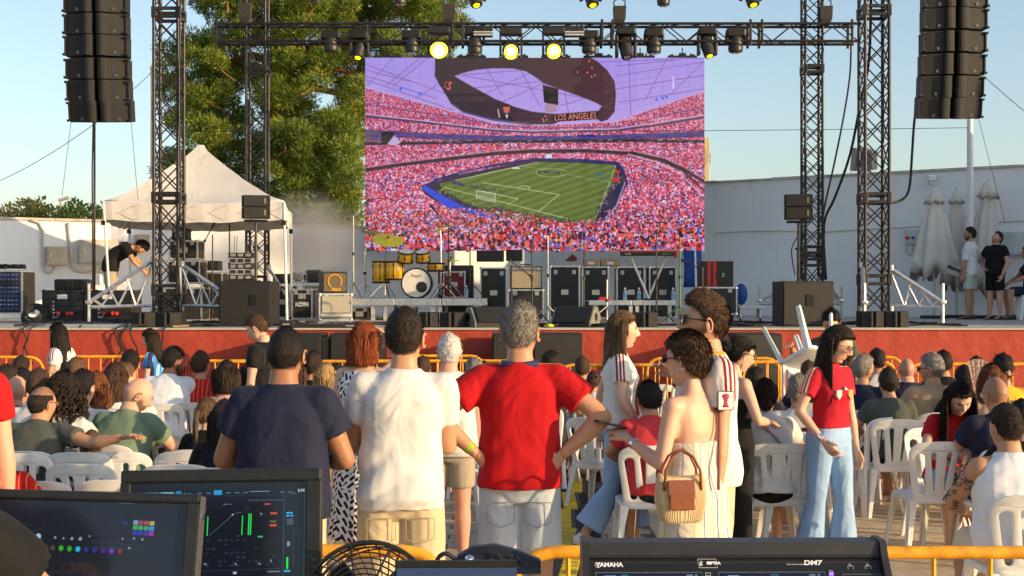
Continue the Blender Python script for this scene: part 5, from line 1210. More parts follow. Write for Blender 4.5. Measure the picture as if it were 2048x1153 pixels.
for i in range(10): floor_cable(b, rr.uniform(3, 6.6), rr.uniform(18.0, 21), rr.uniform(3, 6.6), rr.uniform(18.2, 22), rr.choice([.008, .012]), .07)
for i in range(26):   # coils
    cx, cy = (rr.uniform(-7.3, -3.4), rr.uniform(18, 20.6)) if i < 16 else (rr.uniform(-.9, 3.5), rr.uniform(17.95, 19)); r_ = rr.uniform(.08, .2)
    for k in range(3): b.tube([(cx + (r_ + k * .012) * math.cos(a), cy + (r_ + k * .012) * math.sin(a), ST + .012 + k * .014 + rr.uniform(0, .012)) for a in np.linspace(0, 6.2, 14)], .010, 5)
tag(b.build('stage_cables', M_RUB), 'tangle of black cables spread over the stage floor', 'cables', kind='stuff')
b = MB()
for i in range(8): floor_cable(b, rr.uniform(-5.4, -4.6), rr.uniform(17.95, 18.4), rr.uniform(-4.8, -4.2), rr.uniform(18.2, 19.4), .012, .05)
tag(b.build('tan_cables', mat('tan_cable', (.30, .22, .13), .6)), 'tan cables bundled by the left rack', 'cables', kind='stuff')
yc = cable([(PX(1090, 18), 18.1, ST + .02), (PX(1100, 18), 18.0, ST + .03), (PX(1108, 18), 18.3, ST + .02), (PX(1085, 18.2), 18.3, ST + .02), (PX(1100, 18), 18.15, ST + .04)], .02, 'yellow cable coiled beside the right wedge monitor', mat('yellow_cable', (.5, .6, .05), .5))
for i, (px, d1, low) in enumerate(((46, 0, 712), (61, .03, 718), (232, .02, 706), (250, .01, 712), (262, .02, 716), (328, .03, 716))):
    x = PX(px, 17.74); pts = [(x + .1, 18.2, ST + .03), (x + .04, 17.86, ST + .035), (x, 17.72, ST - .02)]
    for k in range(1, 5): pts.append((x - .03 * k * (1 if i % 2 else -1) + .03 * math.sin(k * 2 + i), 17.715, ST - .02 - k * (ST - PZ(low, 17.7)) / 3.2))
    cable(pts, .012 if i != 1 else .009, 'cable hanging over the red stage wall, number of cables six, at the %s' % ['far left, thick', 'far left, thin', 'left tower, leftmost', 'left tower, second', 'left tower, third', 'left tower, rightmost'][i], M_RUB if i != 1 else M_BLKM)
# silver bars on the floor at left
for i, (px0, px1, py) in enumerate(((60, 250, 652), (255, 262, 648))):
    t = thing('aluminium_bar', ['long silver bar lying on the stage edge at the left', 'short silver coupler lying by the left jack'][i], 'metal bar', (PX(px0, 18.1), 18.1, ST)); MB().box2((0, -.03, 0), (PX(px1, 18.1) - PX(px0, 18.1), .03, .05), bev=.008).build('bar', M_ALU, t)
# ---- yellow barriers
def barrier(px0, px1, Y, top, label, rl=True, rr_=True, step=.125, r=.019, x0=None, x1=None, dy=0, zlow=.22, grp='yellow crowd barriers'):
    x0 = PX(px0, Y) if x0 is None else x0; x1 = PX(px1, Y + dy) if x1 is None else x1
    L = math.hypot(x1 - x0, dy); t = thing('crowd_barrier', label, 'barrier', (x0, Y, 0), math.atan2(dy, x1 - x0), grp); c = .16
    pts = [(0, 0, .0), (0, 0, top - c)] + [(c - c * math.cos(a), 0, top - c + c * math.sin(a)) for a in (.4, .8, 1.2)] + [(c, 0, top)]
    pts += [(L * f, 0, top) for f in (.25, .5, .75)] + [(L - c, 0, top)] + [(L - c + c * math.sin(a), 0, top - c + c * math.cos(a)) for a in (.4, .8, 1.2)] + [(L, 0, top - c), (L, 0, 0)]
    MB().tube(pts, r, 10).build('frame', M_YEL, t, True); MB().tube([(0, 0, zlow), (L, 0, zlow)], r * .8, 8).build('lower_rail', M_YEL, t)
    n = int((L - .1) / step); 
    bar = MB().tube([(0, 0, zlow), (0, 0, top)], .0085, 6).mesh('bar', M_YEL)
    for i in range(1, n): link('bar', bar, t, (i * L / n, 0, 0))
    for x in (.25, L - .25): MB().tube([(x, -.28, .01), (x, 0, .06), (x, .28, .01)], .014, 6).build('foot', M_YEL, t)
    return t
barrier(-110, 86, 15.6, 1.12, 'yellow crowd barrier at the far left edge'); barrier(128, 372, 15.5, 1.13, 'yellow crowd barrier behind the blue shirt girl'); barrier(360, 640, 15.7, 1.07, 'yellow crowd barrier at the young man in profile')
barrier(430, 800, 15.0, 1.10, 'yellow crowd barrier ending in a bend left of the navy T-shirt man'); barrier(780, 968, 15.9, 1.12, 'yellow crowd barrier behind the white haired man'); barrier(730, 1072, 15.1, 1.10, 'yellow crowd barrier behind the red shirt man')
barrier(1116, 1480, 14.6, 1.08, 'yellow crowd barrier running behind the girl in the white jersey'); barrier(1294, 1560, 15.7, 1.10, 'yellow crowd barrier with a bend left of the bearded man'); barrier(1486, 1792, 14.9, 1.10, 'yellow crowd barrier behind the girl in the red jersey')
barrier(1560, 1806, 15.8, 1.11, 'yellow crowd barrier second row at the right'); barrier(1812, 2120, 14.8, 1.08, 'yellow crowd barrier at the far right')
# smoke drifting behind the tent
sm_ = MB().ball((0, 0, 0), (1.25, .9, 1.05), 20, 12).build('smoke', None, None, True); sm_.location = W(612, 480, 26.3)
m = bpy.data.materials.new('stage_smoke'); m.use_nodes = True; nt = m.node_tree; nt.nodes.clear(); o_ = nt.nodes.new('ShaderNodeOutputMaterial'); vv = nt.nodes.new('ShaderNodeVolumePrincipled'); vv.inputs['Color'].default_value = (.8, .82, .85, 1)
tc = nt.nodes.new('ShaderNodeTexCoord'); ln = nt.nodes.new('ShaderNodeVectorMath'); ln.operation = 'LENGTH'; mp = nt.nodes.new('ShaderNodeMapping'); mp.inputs['Scale'].default_value = (1 / 1.25, 1 / .9, 1 / 1.05)
nt.links.new(tc.outputs['Object'], mp.inputs[0]); nt.links.new(mp.outputs[0], ln.inputs[0]); f = math_n(nt, 'SUBTRACT', 1.0, ln.outputs['Value']); nz_ = noise_n(nt, 1.8, 4, tc.outputs['Object'])
nt.links.new(math_n(nt, 'MULTIPLY', math_n(nt, 'MAXIMUM', f, 0), math_n(nt, 'MULTIPLY', math_n(nt, 'POWER', nz_, 2.0), 6.0)), vv.inputs['Density']); nt.links.new(vv.outputs[0], o_.inputs['Volume']); sm_.data.materials.append(m)
tag(sm_, 'thin pale smoke drifting behind the tent corner', 'smoke', kind='stuff')
# ================================================================ PEOPLE
def vox(mb, size, smooth=4, name='tmp'):
    """joins overlapping closed shapes into one continuous skin"""
    me = mb.mesh(name); o = bpy.data.objects.new(name, me); COL.objects.link(o)
    m = o.modifiers.new('r', 'REMESH'); m.mode = 'VOXEL'; m.voxel_size = size; m.adaptivity = 0
    if smooth: s_ = o.modifiers.new('s', 'SMOOTH'); s_.factor = .5; s_.iterations = smooth
    dg = bpy.context.evaluated_depsgraph_get(); r = bpy.data.meshes.new_from_object(o.evaluated_get(dg))
    bpy.data.objects.remove(o); bpy.data.meshes.remove(me); r.name = name; r.shade_smooth(); return r
def arr(me):
    a = np.empty(len(me.vertices) * 3, np.float32); me.vertices.foreach_get('co', a); n = np.empty(len(me.vertices) * 3, np.float32); me.vertices.foreach_get('normal', n); return a.reshape(-1, 3), n.reshape(-1, 3)

HA, HB, HCZ = .074, .098, .118
def head_pt(d, face=True):
    """unit directions -> head surface (x right, y forward, z up, origin at the head's centre)"""
    dx, dy, dz = d[:, 0], d[:, 1], d[:, 2]
    rxy = np.sqrt(np.maximum(1e-9, dx * dx + dy * dy)); z = HCZ * dz
    lowf = np.clip(-dz, 0, 1)
    keep = np.where(dy > 0, rxy ** (1 - .62 * sm(0, .6, lowf)), rxy ** (1 - .1 * lowf))   # chin stays full
    cx, cy = dx / rxy, dy / rxy
    x = HA * cx * keep; y = HB * cy * keep
    t = np.clip(-z / HCZ, 0, 1)
    x *= 1 - .30 * t ** 1.5
    x *= 1 + .04 * np.exp(-((z - .03) / .05) ** 2)
    y = np.where(dy < 0, y * (1 - .42 * t ** 1.1), y * (1 - .20 * sm(.1, .9, t)))
    y = np.where(dy < 0, y * 1.06, y)
    if face:
        f = sm(.15, .5, cy)
        fl = np.where(dy > 0, 1 - .05 * np.exp(-(x / .05) ** 2), 1); y = y * fl
        nz = np.interp(z, [-.055, -.044, -.036, -.028, .0, .016, .03], [0, .0, .020, .027, .014, .004, 0]); nw = np.interp(z, [-.04, -.03, .0, .02], [.0145, .0135, .009, .009])
        y += f * nz * np.exp(-(x / nw) ** 2)
        y += f * .006 * np.exp(-((np.abs(x) - .013) / .006) ** 2 - ((z + .034) / .007) ** 2)
        y -= f * .011 * np.exp(-((np.abs(x) - .031) / .015) ** 2 - ((z - .008) / .012) ** 2)
        y += f * .005 * np.exp(-((np.abs(x) - .03) / .022) ** 2 - ((z - .026) / .008) ** 2)
        y += f * .004 * np.exp(-((np.abs(x) - .045) / .016) ** 2 - ((z + .022) / .018) ** 2)
        lipw = np.exp(-(x / .021) ** 4)
        y += f * lipw * (.0065 * np.exp(-((z + .061) / .0055) ** 2) + .006 * np.exp(-((z + .074) / .006) ** 2) - .002 * np.exp(-((z + .0675) / .002) ** 2))
        y -= f * .004 * np.exp(-(x / .03) ** 2 - ((z + .086) / .006) ** 2)
        y += f * .008 * np.exp(-(x / .024) ** 2 - ((z + .101) / .013) ** 2)
    return np.stack([x, y, z], 1)
def head_grid(nu, nv):
    ds = []
    for j in range(nv + 1):
        el = -PI / 2 + PI * (.01 + .98 * j / nv)
        for i in range(nu):
            a = 2 * PI * i / nu; a = a - .35 * math.sin(a)      # denser towards the face
            ds.append((math.sin(a) * math.cos(el), math.cos(a) * math.cos(el), math.sin(el)))
    fs = [(j * nu + i, j * nu + (i + 1) % nu, (j + 1) * nu + (i + 1) % nu, (j + 1) * nu + i) for j in range(nv) for i in range(nu)]
    fs.append(tuple(range(nu))[::-1]); fs.append(tuple(range(nv * nu, (nv + 1) * nu)))
    return np.array(ds), fs
def hairline(az):
    """elevation (as z over the head's half height) above which hair grows, az=0 at the face"""
    return np.interp(np.abs(az), [0, .5, .85, 1.15, 1.45, 1.65, 1.9, 2.3, 3.15], [.56, .54, .44, .34, .02, .05, -.18, -.50, -.60])
def head_feats(p):
    x, y, z = p[:, 0], p[:, 1], p[:, 2]; az = np.arctan2(x, y); fr = y > .04
    lip = np.where(fr, np.exp(-(x / .022) ** 4) * np.exp(-((z + .0675) / .0115) ** 4), 0)
    brow = np.where(fr, np.exp(-((np.abs(x) - .031) / .017) ** 4 - ((z - .0265 + .12 * np.abs(np.abs(x) - .03)) / .0045) ** 2), 0)
    lash = np.where(fr, .0 + np.exp(-((np.abs(x) - .031) / .014) ** 4 - ((z - .0145) / .0028) ** 2), 0)
    beard = sm(-.035, -.055, z) * sm(1.75, 1.5, np.abs(az)) + sm(.0, -.04, z) * sm(.95, 1.15, np.abs(az)) * sm(1.75, 1.5, np.abs(az)); beard = np.clip(beard, 0, 1) * (1 - np.exp(-(x / .02) ** 4 - ((z + .0675) / .009) ** 4) * fr) * sm(-.125, -.11, z)
    scal = sm(-.06, .1, z / HCZ - hairline(az))
    return np.stack([lip, np.maximum(brow, lash * .8), scal, np.ones_like(x)], 1), beard
def hand_mesh(mb, M, curl=.5, side=1, spread=.06, thumb=.6):
    """M maps hand space: +x along the fingers, +y thumb side, +z back of the hand"""
    def P(v): return M @ Vector((v[0], v[1] * side, v[2]))
    rings = []
    for x, w, th in ((-.035, .024, .019), (.0, .027, .018), (.03, .037, .017), (.065, .042, .015), (.088, .041, .012)):
        rings.append([P((x, w * math.cos(a), th * math.sin(a))) for a in np.linspace(0, 2 * PI, 13)[:-1]])
    mb.loft(rings)
    for i, (yy, L, r) in enumerate(((.030, .072, .0085), (.010, .080, .0088), (-.010, .074, .0084), (-.029, .058, .0075))):
        a = 0; x, z = .082, 0; pts = [P((.06, yy * .9, 0)), P((x, yy, z))]; dy = (1.5 - i) * spread
        for k, f in enumerate((.45, .32, .23)):
            a += curl * (1.0 + .1 * i) * (.8 if k == 0 else 1); x += L * f * math.cos(a); z -= L * f * math.sin(a); pts.append(P((x, yy + dy * (x - .08), z)))
        mb.tube(pts, [r, r, r * .95, r * .86, r * .6], 7)
    c, s = math.cos(thumb), math.sin(thumb)
    mb.tube([P((.005, .018, 0)), P((.030, .036, -.006)), P((.030 + .036 * c, .036 + .034 * s, -.014)), P((.030 + .062 * c, .036 + .054 * s, -.02 - .01 * curl))], [.0135, .0125, .0102, .007], 7)
def ik(S, T, a, b, pole):
    d = T - S; L = min(d.length, (a + b) * .999); d.normalize(); T = S + d * L
    x = (a * a - b * b + L * L) / (2 * L); h = math.sqrt(max(0, a * a - x * x)); p = Vector(pole); p = p - d * p.dot(d); p.normalize(); return S + d * x + p * h, T
DEF = dict(lean=0, side=0, head=(0, 0, 0), pel=.93, L=((-.235, .03, -.10), (-1, -.6, 0), .35), R=((.235, .03, -.10), (1, -.6, 0), .35), legL=None, legR=None)
# hand targets are given relative to the pelvis (x, y, z - .93)
SEAT = dict(pel=.535, legL='sit', legR='sit', L=((-.13, .36, .14 - .0), (-1, -.4, -.3), .5), R=((.13, .36, .14), (1, -.4, -.3), .5))
POSES = {
 'stand': {}, 'sit': dict(SEAT, lean=5), 'sit_fwd': dict(SEAT, lean=24, L=((-.12, .42, .12), (-1, -.2, 0), .5), R=((.12, .42, .12), (1, -.2, 0), .5)),
 'sit_back': dict(SEAT, lean=-3, L=((-.07, .30, .20), (-1, -.4, 0), .6), R=((.08, .32, .2), (1, -.4, 0), .6)),
 'sit_arm_r': dict(SEAT, lean=24, R=((.66, -.10, .42), (0, -.3, -1), .3)),
 'sit_arm_chin': dict(SEAT, lean=8, R=((.16, .30, .50), (1, 0, -.6), .8)),
 'hips': dict(lean=-2, palmL=(-.3, -1, .1), palmR=(.3, -1, .1), L=((-.20, -.075, .10), (-1, -.1, .1), .55), R=((.20, -.085, .10), (1, -.1, .1), .55)),
 'front': dict(lean=3, L=((-.12, .22, .16), (-.75, -.5, -.6), .5), R=((.12, .24, .16), (.75, -.5, -.6), .5)),
 'front_l': dict(lean=-1, side=2, L=((-.05, .26, .14), (-.8, -.5, -.5), .5), R=((.06, .28, .20), (.6, -.5, -.7), .4)),
 'shade_r': dict(lean=0, L=((-.2, .04, -.08), (-1, -.3, 0), .3), R=((.07, .22, .72), (1, -.1, -.2), .3)),
 'phone': dict(lean=0, L=((-.06, .30, .30), (-1, -.4, -.5), .6), R=((.2, .02, -.08), (1, -.3, 0), .5)),
 'walk': dict(lean=2, L=((-.21, -.10, -.06), (-1, -1, 0), .3), R=((.21, .14, -.03), (1, -1, 0), .3), legL=(.33, .02), legR=(-.10, -.55)),
 'walk2': dict(lean=1, L=((-.22, .05, -.09), (-1, -1, 0), .4), R=((.20, .12, .0), (1, -1, 0), .45), legL=(.10, -.05), legR=(-.08, -.2)),
 'reach': dict(lean=3, L=((-.52, .42, .30), (-1, -.2, -.6), 1.0), R=((.2, .05, -.08), (1, -.4, 0), .4)),
 'bend': dict(lean=48, L=((-.17, .44, -.24), (-1, -.2, 0), .5), R=((.17, .44, -.24), (1, -.2, 0), .5)),
 'bend2': dict(lean=68, L=((-.12, .56, -.08), (-1, -.2, 0), .5), R=((.12, .56, -.08), (1, -.2, 0), .5)),
 'akimbo_r': dict(lean=-3, R=((.17, .06, .07), (1, -.5, .0), .7), L=((-.2, .06, -.06), (-1, -.5, 0), .4)),
 'pocket': dict(lean=-1, R=((.17, .06, .0), (1, -.6, 0), .5), L=((-.21, .06, -.10), (-1, -.5, 0), .4)),
 'walk_r': dict(lean=2, R=((.22, .05, -.1), (1, -.3, 0), .35), L=((-.21, -.02, -.08), (-1, -1, 0), .3), legL=(.42, -.05), legR=(-.02, -.12)),
 'talk': dict(lean=2, L=((-.10, .28, .46), (-1, -.2, -.6), .25), R=((.2, .22, .18), (1, -.6, -.3), .5)),
 'hold2': dict(lean=3, L=((-.20, .24, .27), (-.2, -1, -.7), .3), R=((.17, .25, .56), (1, -.2, -.8), .35)),
 'sit_phone': dict(SEAT, lean=12, R=((.05, .33, .40), (1, -.2, -.6), .7), L=((-.1, .33, .2), (-1, -.3, 0), .5)),
}
TORSO_M = [(.815, .085, .080, -.005), (.87, .150, .108, -.012), (.93, .160, .118, -.012), (1.0, .150, .110, -.004), (1.08, .138, .102, .002), (1.17, .145, .106, .006), (1.26, .162, .114, .004), (1.33, .170, .108, -.002), (1.385, .158, .088, -.010), (1.42, .112, .070, -.014), (1.445, .070, .060, -.014), (1.475, .060, .060, -.008), (1.53, .057, .060, .006)]
TORSO_F = [(.815, .085, .080, -.005), (.87, .158, .115, -.016), (.93, .166, .122, -.016), (1.0, .142, .104, -.004), (1.08, .118, .088, .004), (1.17, .124, .094, .008), (1.25, .140, .118, .016), (1.32, .148, .100, .004), (1.375, .138, .078, -.008), (1.41, .098, .062, -.012), (1.435, .058, .052, -.012), (1.475, .046, .048, -.006), (1.53, .043, .048, .006)]
TEMPL = {}
class Skel: pass
def skeleton(sex, pose, head, girth):
    q = dict(DEF); q.update(POSES[pose]); k = Skel(); k.q = q; k.sex = sex; pel = q['pel']; lean, side = R(q['lean']), R(q['side'])
    tab = [(0, 0, 0)]; N = 60; dz = .62 / N
    for i in range(N):
        z = i * dz; f = float(sm(0, .32, np.array(z))); y, x, zz = tab[-1]; tab.append((y + math.sin(lean * f) * dz, x + math.sin(side * f) * dz, zz + math.cos(lean * f) * math.cos(side * f) * dz))
    def sp(z):
        r = z - .93
        if r <= 0: return Vector((0, 0, pel + r)), Matrix.Identity(3)
        i = min(N, r / dz); a = int(i); b = min(N, a + 1); f = i - a; u = [tab[a][j] * (1 - f) + tab[b][j] * f for j in range(3)]
        g = float(sm(0, .32, np.array(r))); return Vector((u[1], u[0], pel + u[2])), Matrix.Rotation(side * g, 3, 'Y') @ Matrix.Rotation(-lean * g, 3, 'X')
    k.sp = sp
    def at(x, y, z): c, M = sp(z); return c + M @ Vector((x, y, 0))
    k.at = at; shw = .172 if sex == 'M' else .148; k.shw = shw
    k.sh = {s: at(s * shw, -.01, 1.375) for s in (-1, 1)}
    k.el, k.wr = {}, {}
    for s, n in ((-1, 'L'), (1, 'R')):
        T, pole, curl = q[n]; T = Vector((T[0], T[1], T[2] + pel)); k.el[s], k.wr[s] = ik(k.sh[s], T, .285, .255, pole)
    k.hip = {s: Vector((s * .088, -.005, pel - .03)) for s in (-1, 1)}; k.kn, k.an = {}, {}
    for s, n in ((-1, 'legL'), (1, 'legR')):
        v = q[n]
        if v == 'sit': k.kn[s] = Vector((s * .13, .40, .50)); k.an[s] = Vector((s * .13, .37, .09))
        else:
            a, b = v if v else (.03, -.0)
            k.kn[s] = k.hip[s] + Vector((s * .012, math.sin(a) * .42, -math.cos(a) * .42)); k.an[s] = k.kn[s] + Vector((s * .005, math.sin(b) * .40, -math.cos(b) * .40))
    c, M = sp(1.50); yaw, pit, rol = head
    MH = M.inverted() if abs(q['lean']) < 30 else Matrix.Identity(3)
    base = M if abs(q['lean']) >= 30 else Matrix.Identity(3)
    k.MH = (Matrix.Translation(c + base @ Vector((0, .018, 0))) @ (base @ Matrix.Rotation(R(yaw), 3, 'Z') @ Matrix.Rotation(R(pit), 3, 'X') @ Matrix.Rotation(R(rol), 3, 'Y')).to_4x4() @ Matrix.Translation((0, .006, .090)) @ Matrix.Scale(1.06, 4))
    k.girth = girth; return k
def ringz(k, z, w, d, yo, n=20, sq=.82):
    c, M = k.sp(z); out = []
    for i in range(n):
        a = 2 * PI * i / n; ca, sa = math.cos(a), math.sin(a); out.append(c + M @ Vector((w * math.copysign(abs(ca) ** sq, ca), d * math.copysign(abs(sa) ** sq, sa) + yo, 0)))
    return out
def body_mesh(k, hq, voxel):
    t = TORSO_M if k.sex == 'M' else TORSO_F; g = k.girth; mb = MB(); b_ = 1 if k.sex == 'M' else .84
    mb.loft([ringz(k, z, w * (1 + (g - 1) * (1 if z < 1.3 else .35)), d * (1 + (g - 1) * (1.2 if z < 1.25 else .3)), yo) for z, w, d, yo in t])
    for s in (-1, 1):
        S, E, Wr = k.sh[s], k.el[s], k.wr[s]; ab = b_ * (1 + (g - 1) * .6)
        mb.ball(S + Vector((0, 0, -.005)), .062 * ab, 12, 8)
        mb.tube([k.at(s * .09, -.01, 1.385), S, S.lerp(E, .35), S.lerp(E, .7), E], [.055 * ab, .057 * ab, .053 * ab, .046 * ab, .041 * ab], 12)
        mb.ball(E, .041 * ab, 10, 7)
        mb.tube([E, E.lerp(Wr, .3), E.lerp(Wr, .7), Wr + (Wr - E) * .03], [.041 * ab, .045 * ab, .034 * ab, .026 * ab], 12)
        H, K, A = k.hip[s], k.kn[s], k.an[s]; lb = (1 + (g - 1) * .5) * (1 if k.sex == 'M' else .98)
        mb.ball(H, .085 * lb, 12, 8); mb.tube([H, H.lerp(K, .4), H.lerp(K, .8), K], [.088 * lb, .080 * lb, .062 * lb, .056 * lb], 12); mb.ball(K, .056 * lb, 10, 7)
        mb.tube([K, K.lerp(A, .3), K.lerp(A, .75), A], [.054 * lb, .058 * lb, .040 * lb, .034 * lb], 12)
        mb.tube([A + Vector((0, -.04, -.03)), A + Vector((0, .05, -.045)), A + Vector((0, .14, -.06)), A + Vector((0, .18, -.065))], [(.036, .036), (.034, .040), (.02, .044), (.012, .03)], 10, up=(0, 0, 1))
    me = vox(mb, voxel, 5, 'body'); V, _ = arr(me); F_ = [tuple(p.vertices) for p in me.polygons]; bpy.data.meshes.remove(me)
    nu, nv = (96, 72) if hq > 1 else ((60, 44) if hq else (36, 26))
    d, hf = head_grid(nu, nv); hp = head_pt(d); feat, beard = head_feats(hp)
    R4 = np.array(k.MH); hw = hp @ R4[:3, :3].T + R4[:3, 3]
    ex = MB()      # ears, eyeballs, hands: grown onto the same mesh
    M3 = k.MH.to_3x3()
    for s in (-1, 1):
        ec = Vector((s * .0755, -.010, -.006)); er = Matrix.Rotation(s * R(-22), 3, 'Z') @ Matrix.Rotation(R(-8), 3, 'X')
        rim = [ec + er @ Vector((s * (.010), .014 * math.cos(a) , .029 * math.sin(a) + .004 * math.cos(a))) for a in np.linspace(.6, 5.6, 13)]
        ex.tube([k.MH @ p for p in rim], [.0035] + [.0055] * 11 + [.0035], 6); ex.ball(k.MH @ (ec + Vector((s * .002, .002, 0))), (.008, .013, .025), 8, 6, M=M3 @ er)
    n0 = len(ex.v); eyes = []
    for s in (-1, 1): ex.ball(k.MH @ Vector((s * .031, .0685, .0075)), .0125, 14, 10, M=M3)
    n1 = len(ex.v)
    for s, n in ((-1, 'L'), (1, 'R')):
        E, Wr = k.el[s], k.wr[s]; dx = (Wr - E).normalized(); curl = k.q[n][2]; pn = k.q.get('palm' + n)
        up = Vector((s, 0, 0)) if pn is None else Vector(pn)     # back of the hand looks outward by default
        if abs(dx.y) > .6 or k.q['pel'] < .6: up = Vector((s * .3, 0, 1)) if pn is None else Vector(pn)
        up = up - dx * up.dot(dx); up.normalize(); yv = up.cross(dx)
        M = Matrix.Translation(Wr + dx * .02) @ Matrix((dx, yv, up)).transposed().to_4x4() @ Matrix.Scale(1 if k.sex == 'M' else .9, 4)
        th = Vector((0, 1, .25)); sd = 1 if yv.dot(th) > 0 else -1
        hand_mesh(ex, M, curl, sd)
    EV = np.array(ex.v); EF = ex.f; nb, nh = len(V), len(hw)
    allv = np.concatenate([V, hw, EV]); faces = F_ + [tuple(i + nb for i in f) for f in hf] + [tuple(i + nb + nh for i in f) for f in EF]
    out = bpy.data.meshes.new('person_body'); out.from_pydata(allv.tolist(), [], faces)
    fa = np.zeros((len(allv), 4), np.float32); fa[:, 3] = 1; fa[nb:nb + nh] = feat; rg_ = np.zeros((len(allv), 4), np.float32); rg_[:, 3] = 1; rg_[nb:nb + nh, 0] = beard
    inv = np.array(k.MH.inverted()); el = EV[n0:n1] @ inv[:3, :3].T + inv[:3, 3]
    dist = np.hypot(np.abs(el[:, 0]) - .031, el[:, 2] - .0075); rg_[nb + nh + n0:nb + nh + n1, 1] = 1; rg_[nb + nh + n0:nb + nh + n1, 2] = (dist < .0062) & (el[:, 1] > .07)
    # buzz shading on the nape belongs to the scalp channel
    for nm, data in (('feat', fa), ('reg', rg_)):
        at_ = out.attributes.new(nm, 'FLOAT_COLOR', 'POINT'); at_.data.foreach_set('color', data.ravel())
    bm = bmesh.new(); bm.from_mesh(out); bmesh.ops.recalc_face_normals(bm, faces=bm.faces[:]); bm.to_mesh(out); bm.free(); out.shade_smooth(); out.update(); return out
def folds(me, amp, seed, vert=0.0):
    V, N = arr(me); x, y, z = V[:, 0], V[:, 1], V[:, 2]; s = seed * 1.7
    w1 = np.sin(5 * x + s) + .7 * np.sin(9 * y + 2 * s + 3 * z); w2 = np.sin(6 * z + s) + .6 * np.sin(11 * x - s)
    f = .45 * np.sin((26 * z + 9 * np.abs(x) + 3.2 * w1)) + .35 * np.sin(22 * x + 15 * z * np.sign(x + .02) + 3 * w2) + .3 * np.sin(47 * z + 20 * x + 4 * w2 + s) * np.sin(7 * x + s)
    g = .6 * np.sin(55 * x + 2 * w2) + .4 * np.sin(40 * y + 3 * w1)
    if amp > .0055:
        rd = lambda t: 2 * np.abs(np.sin(t)) ** .8 - 1.1
        az_ = np.abs(x); zt_ = z - (z.max() - 1.45); a1 = rd(15 * (zt_ + 1.0 * az_) + .9 * w1 + s) * sm(.02, .10, az_); a2 = rd(19 * zt_ - 9 * x + 1.2 * w2 + 2 * s) * sm(1.22, .98, zt_) * 1.2; a3 = rd(13 * x + 5 * zt_ + 1.2 * w1) * sm(.95, 1.2, zt_) * .55
        f = f * .3 + .62 * (a1 + a2 + a3)
    f = (1 - vert) * f + vert * g; m = .55 + .45 * np.sin(3.1 * x + 2.3 * z + s)
    V = V + N * (amp * f * m)[:, None]; me.vertices.foreach_set('co', V.astype(np.float32).ravel()); me.update(); return me
def tshirt(k, hem=.86, fit=1.0, sleeve=.56, voxel=.013, seed=1, tank=False, crop=False, amp=.005, ns=1.0):
    t = TORSO_M if k.sex == 'M' else TORSO_F; g = k.girth; mb = MB(); gm = 1 + (g - 1)
    rows = []
    zs = [hem, hem + .05, 1.0, 1.08, 1.17, 1.26, 1.33, 1.385, 1.42, 1.445, 1.462]
    tz = [r[0] for r in t]
    for z in zs:
        w = np.interp(z, tz, [r[1] for r in t]) * (gm if z < 1.3 else 1 + (g - 1) * .35); d = np.interp(z, tz, [r[2] for r in t]) * ((1 + (g - 1) * 1.2) if z < 1.25 else 1 + (g - 1) * .3); yo = np.interp(z, tz, [r[3] for r in t])
        e = np.interp(z, [hem, 1.0, 1.15, 1.33, 1.42, 1.462], [.022, .022, .018, .014, .010, .008]) * fit
        if k.sex == 'M': w = max(w, np.interp(z, [.86, 1.1, 1.25, 1.26], [.158, .152, .150, 0]) * gm)
        elif fit > 1: w = max(w, np.interp(z, [.86, 1.1, 1.25, 1.26], [.150, .132, .135, 0]))
        if z < .9 and k.q['pel'] < .6: w *= 1.0
        rows.append(ringz(k, z, w + e, d + e, yo))
    mb.loft(rows)
    for s in (-1, 1):
        S, E = k.sh[s], k.el[s]; ab = (1 if k.sex == 'M' else .86) * (1 + (g - 1) * .6)
        if tank:
            mb.tube([k.at(s * .075, -.01, 1.40), k.at(s * .135, -.01, 1.385)], [(.05, .06), (.035, .06)], 12); continue
        e = S.lerp(E, sleeve); 
        mb.tube([k.at(s * .08, -.01, 1.38), k.at(s * (k.shw - .01), -.01, 1.375), S.lerp(E, .12), S.lerp(E, .3), e], [.066 * ab, .072 * ab, .073 * ab * (.9 + .1 * ns), .071 * ab * ns, .072 * ab * ns], 14)
        mb.ball(S, .07 * ab, 12, 8)
    me = vox(mb, voxel, 3, 'shirt'); return folds(me, amp, seed)
def legs(k, end=.5, w0=.10, w1=.09, flare=0, voxel=.013, top=.99, seed=2, amp=.004, shorts=True):
    """end 0..1 along the thigh for shorts, 1..2 along the shin for trousers"""
    t = TORSO_M if k.sex == 'M' else TORSO_F; g = k.girth; mb = MB(); tz = [r[0] for r in t]; rows = []
    for z in (.80, .835, .87, .93, top):
        w = np.interp(z, tz, [r[1] for r in t]) * g; d = np.interp(z, tz, [r[2] for r in t]) * (1 + (g - 1) * 1.1); yo = np.interp(z, tz, [r[3] for r in t]); rows.append(ringz(k, z, w + .012, d + .012, yo))
    mb.loft(rows)
    for s in (-1, 1):
        H, K, A = k.hip[s], k.kn[s], k.an[s]; gg = 1 + (g - 1) * .5; H = H + Vector((0, 0, .01))
        if end <= 1: mb.tube([H, H.lerp(K, end * .5), H.lerp(K, end)], [w0 * gg, (w0 + w1) / 2 * gg, w1 * gg], 14)
        else:
            f = end - 1; p = [H, H.lerp(K, .5), K, K.lerp(A, f * .5), K.lerp(A, f)]; mb.tube(p, [w0 * gg, (w0 + w1) / 2 * gg, w1 * .84 * gg, (w1 * .84 + flare * .5) * gg, (w1 * .82 + flare) * gg], 14)
        mb.ball(H, w0 * gg * .98, 12, 8)
    return folds(vox(mb, voxel, 3, 'trousers'), amp, seed, .2)
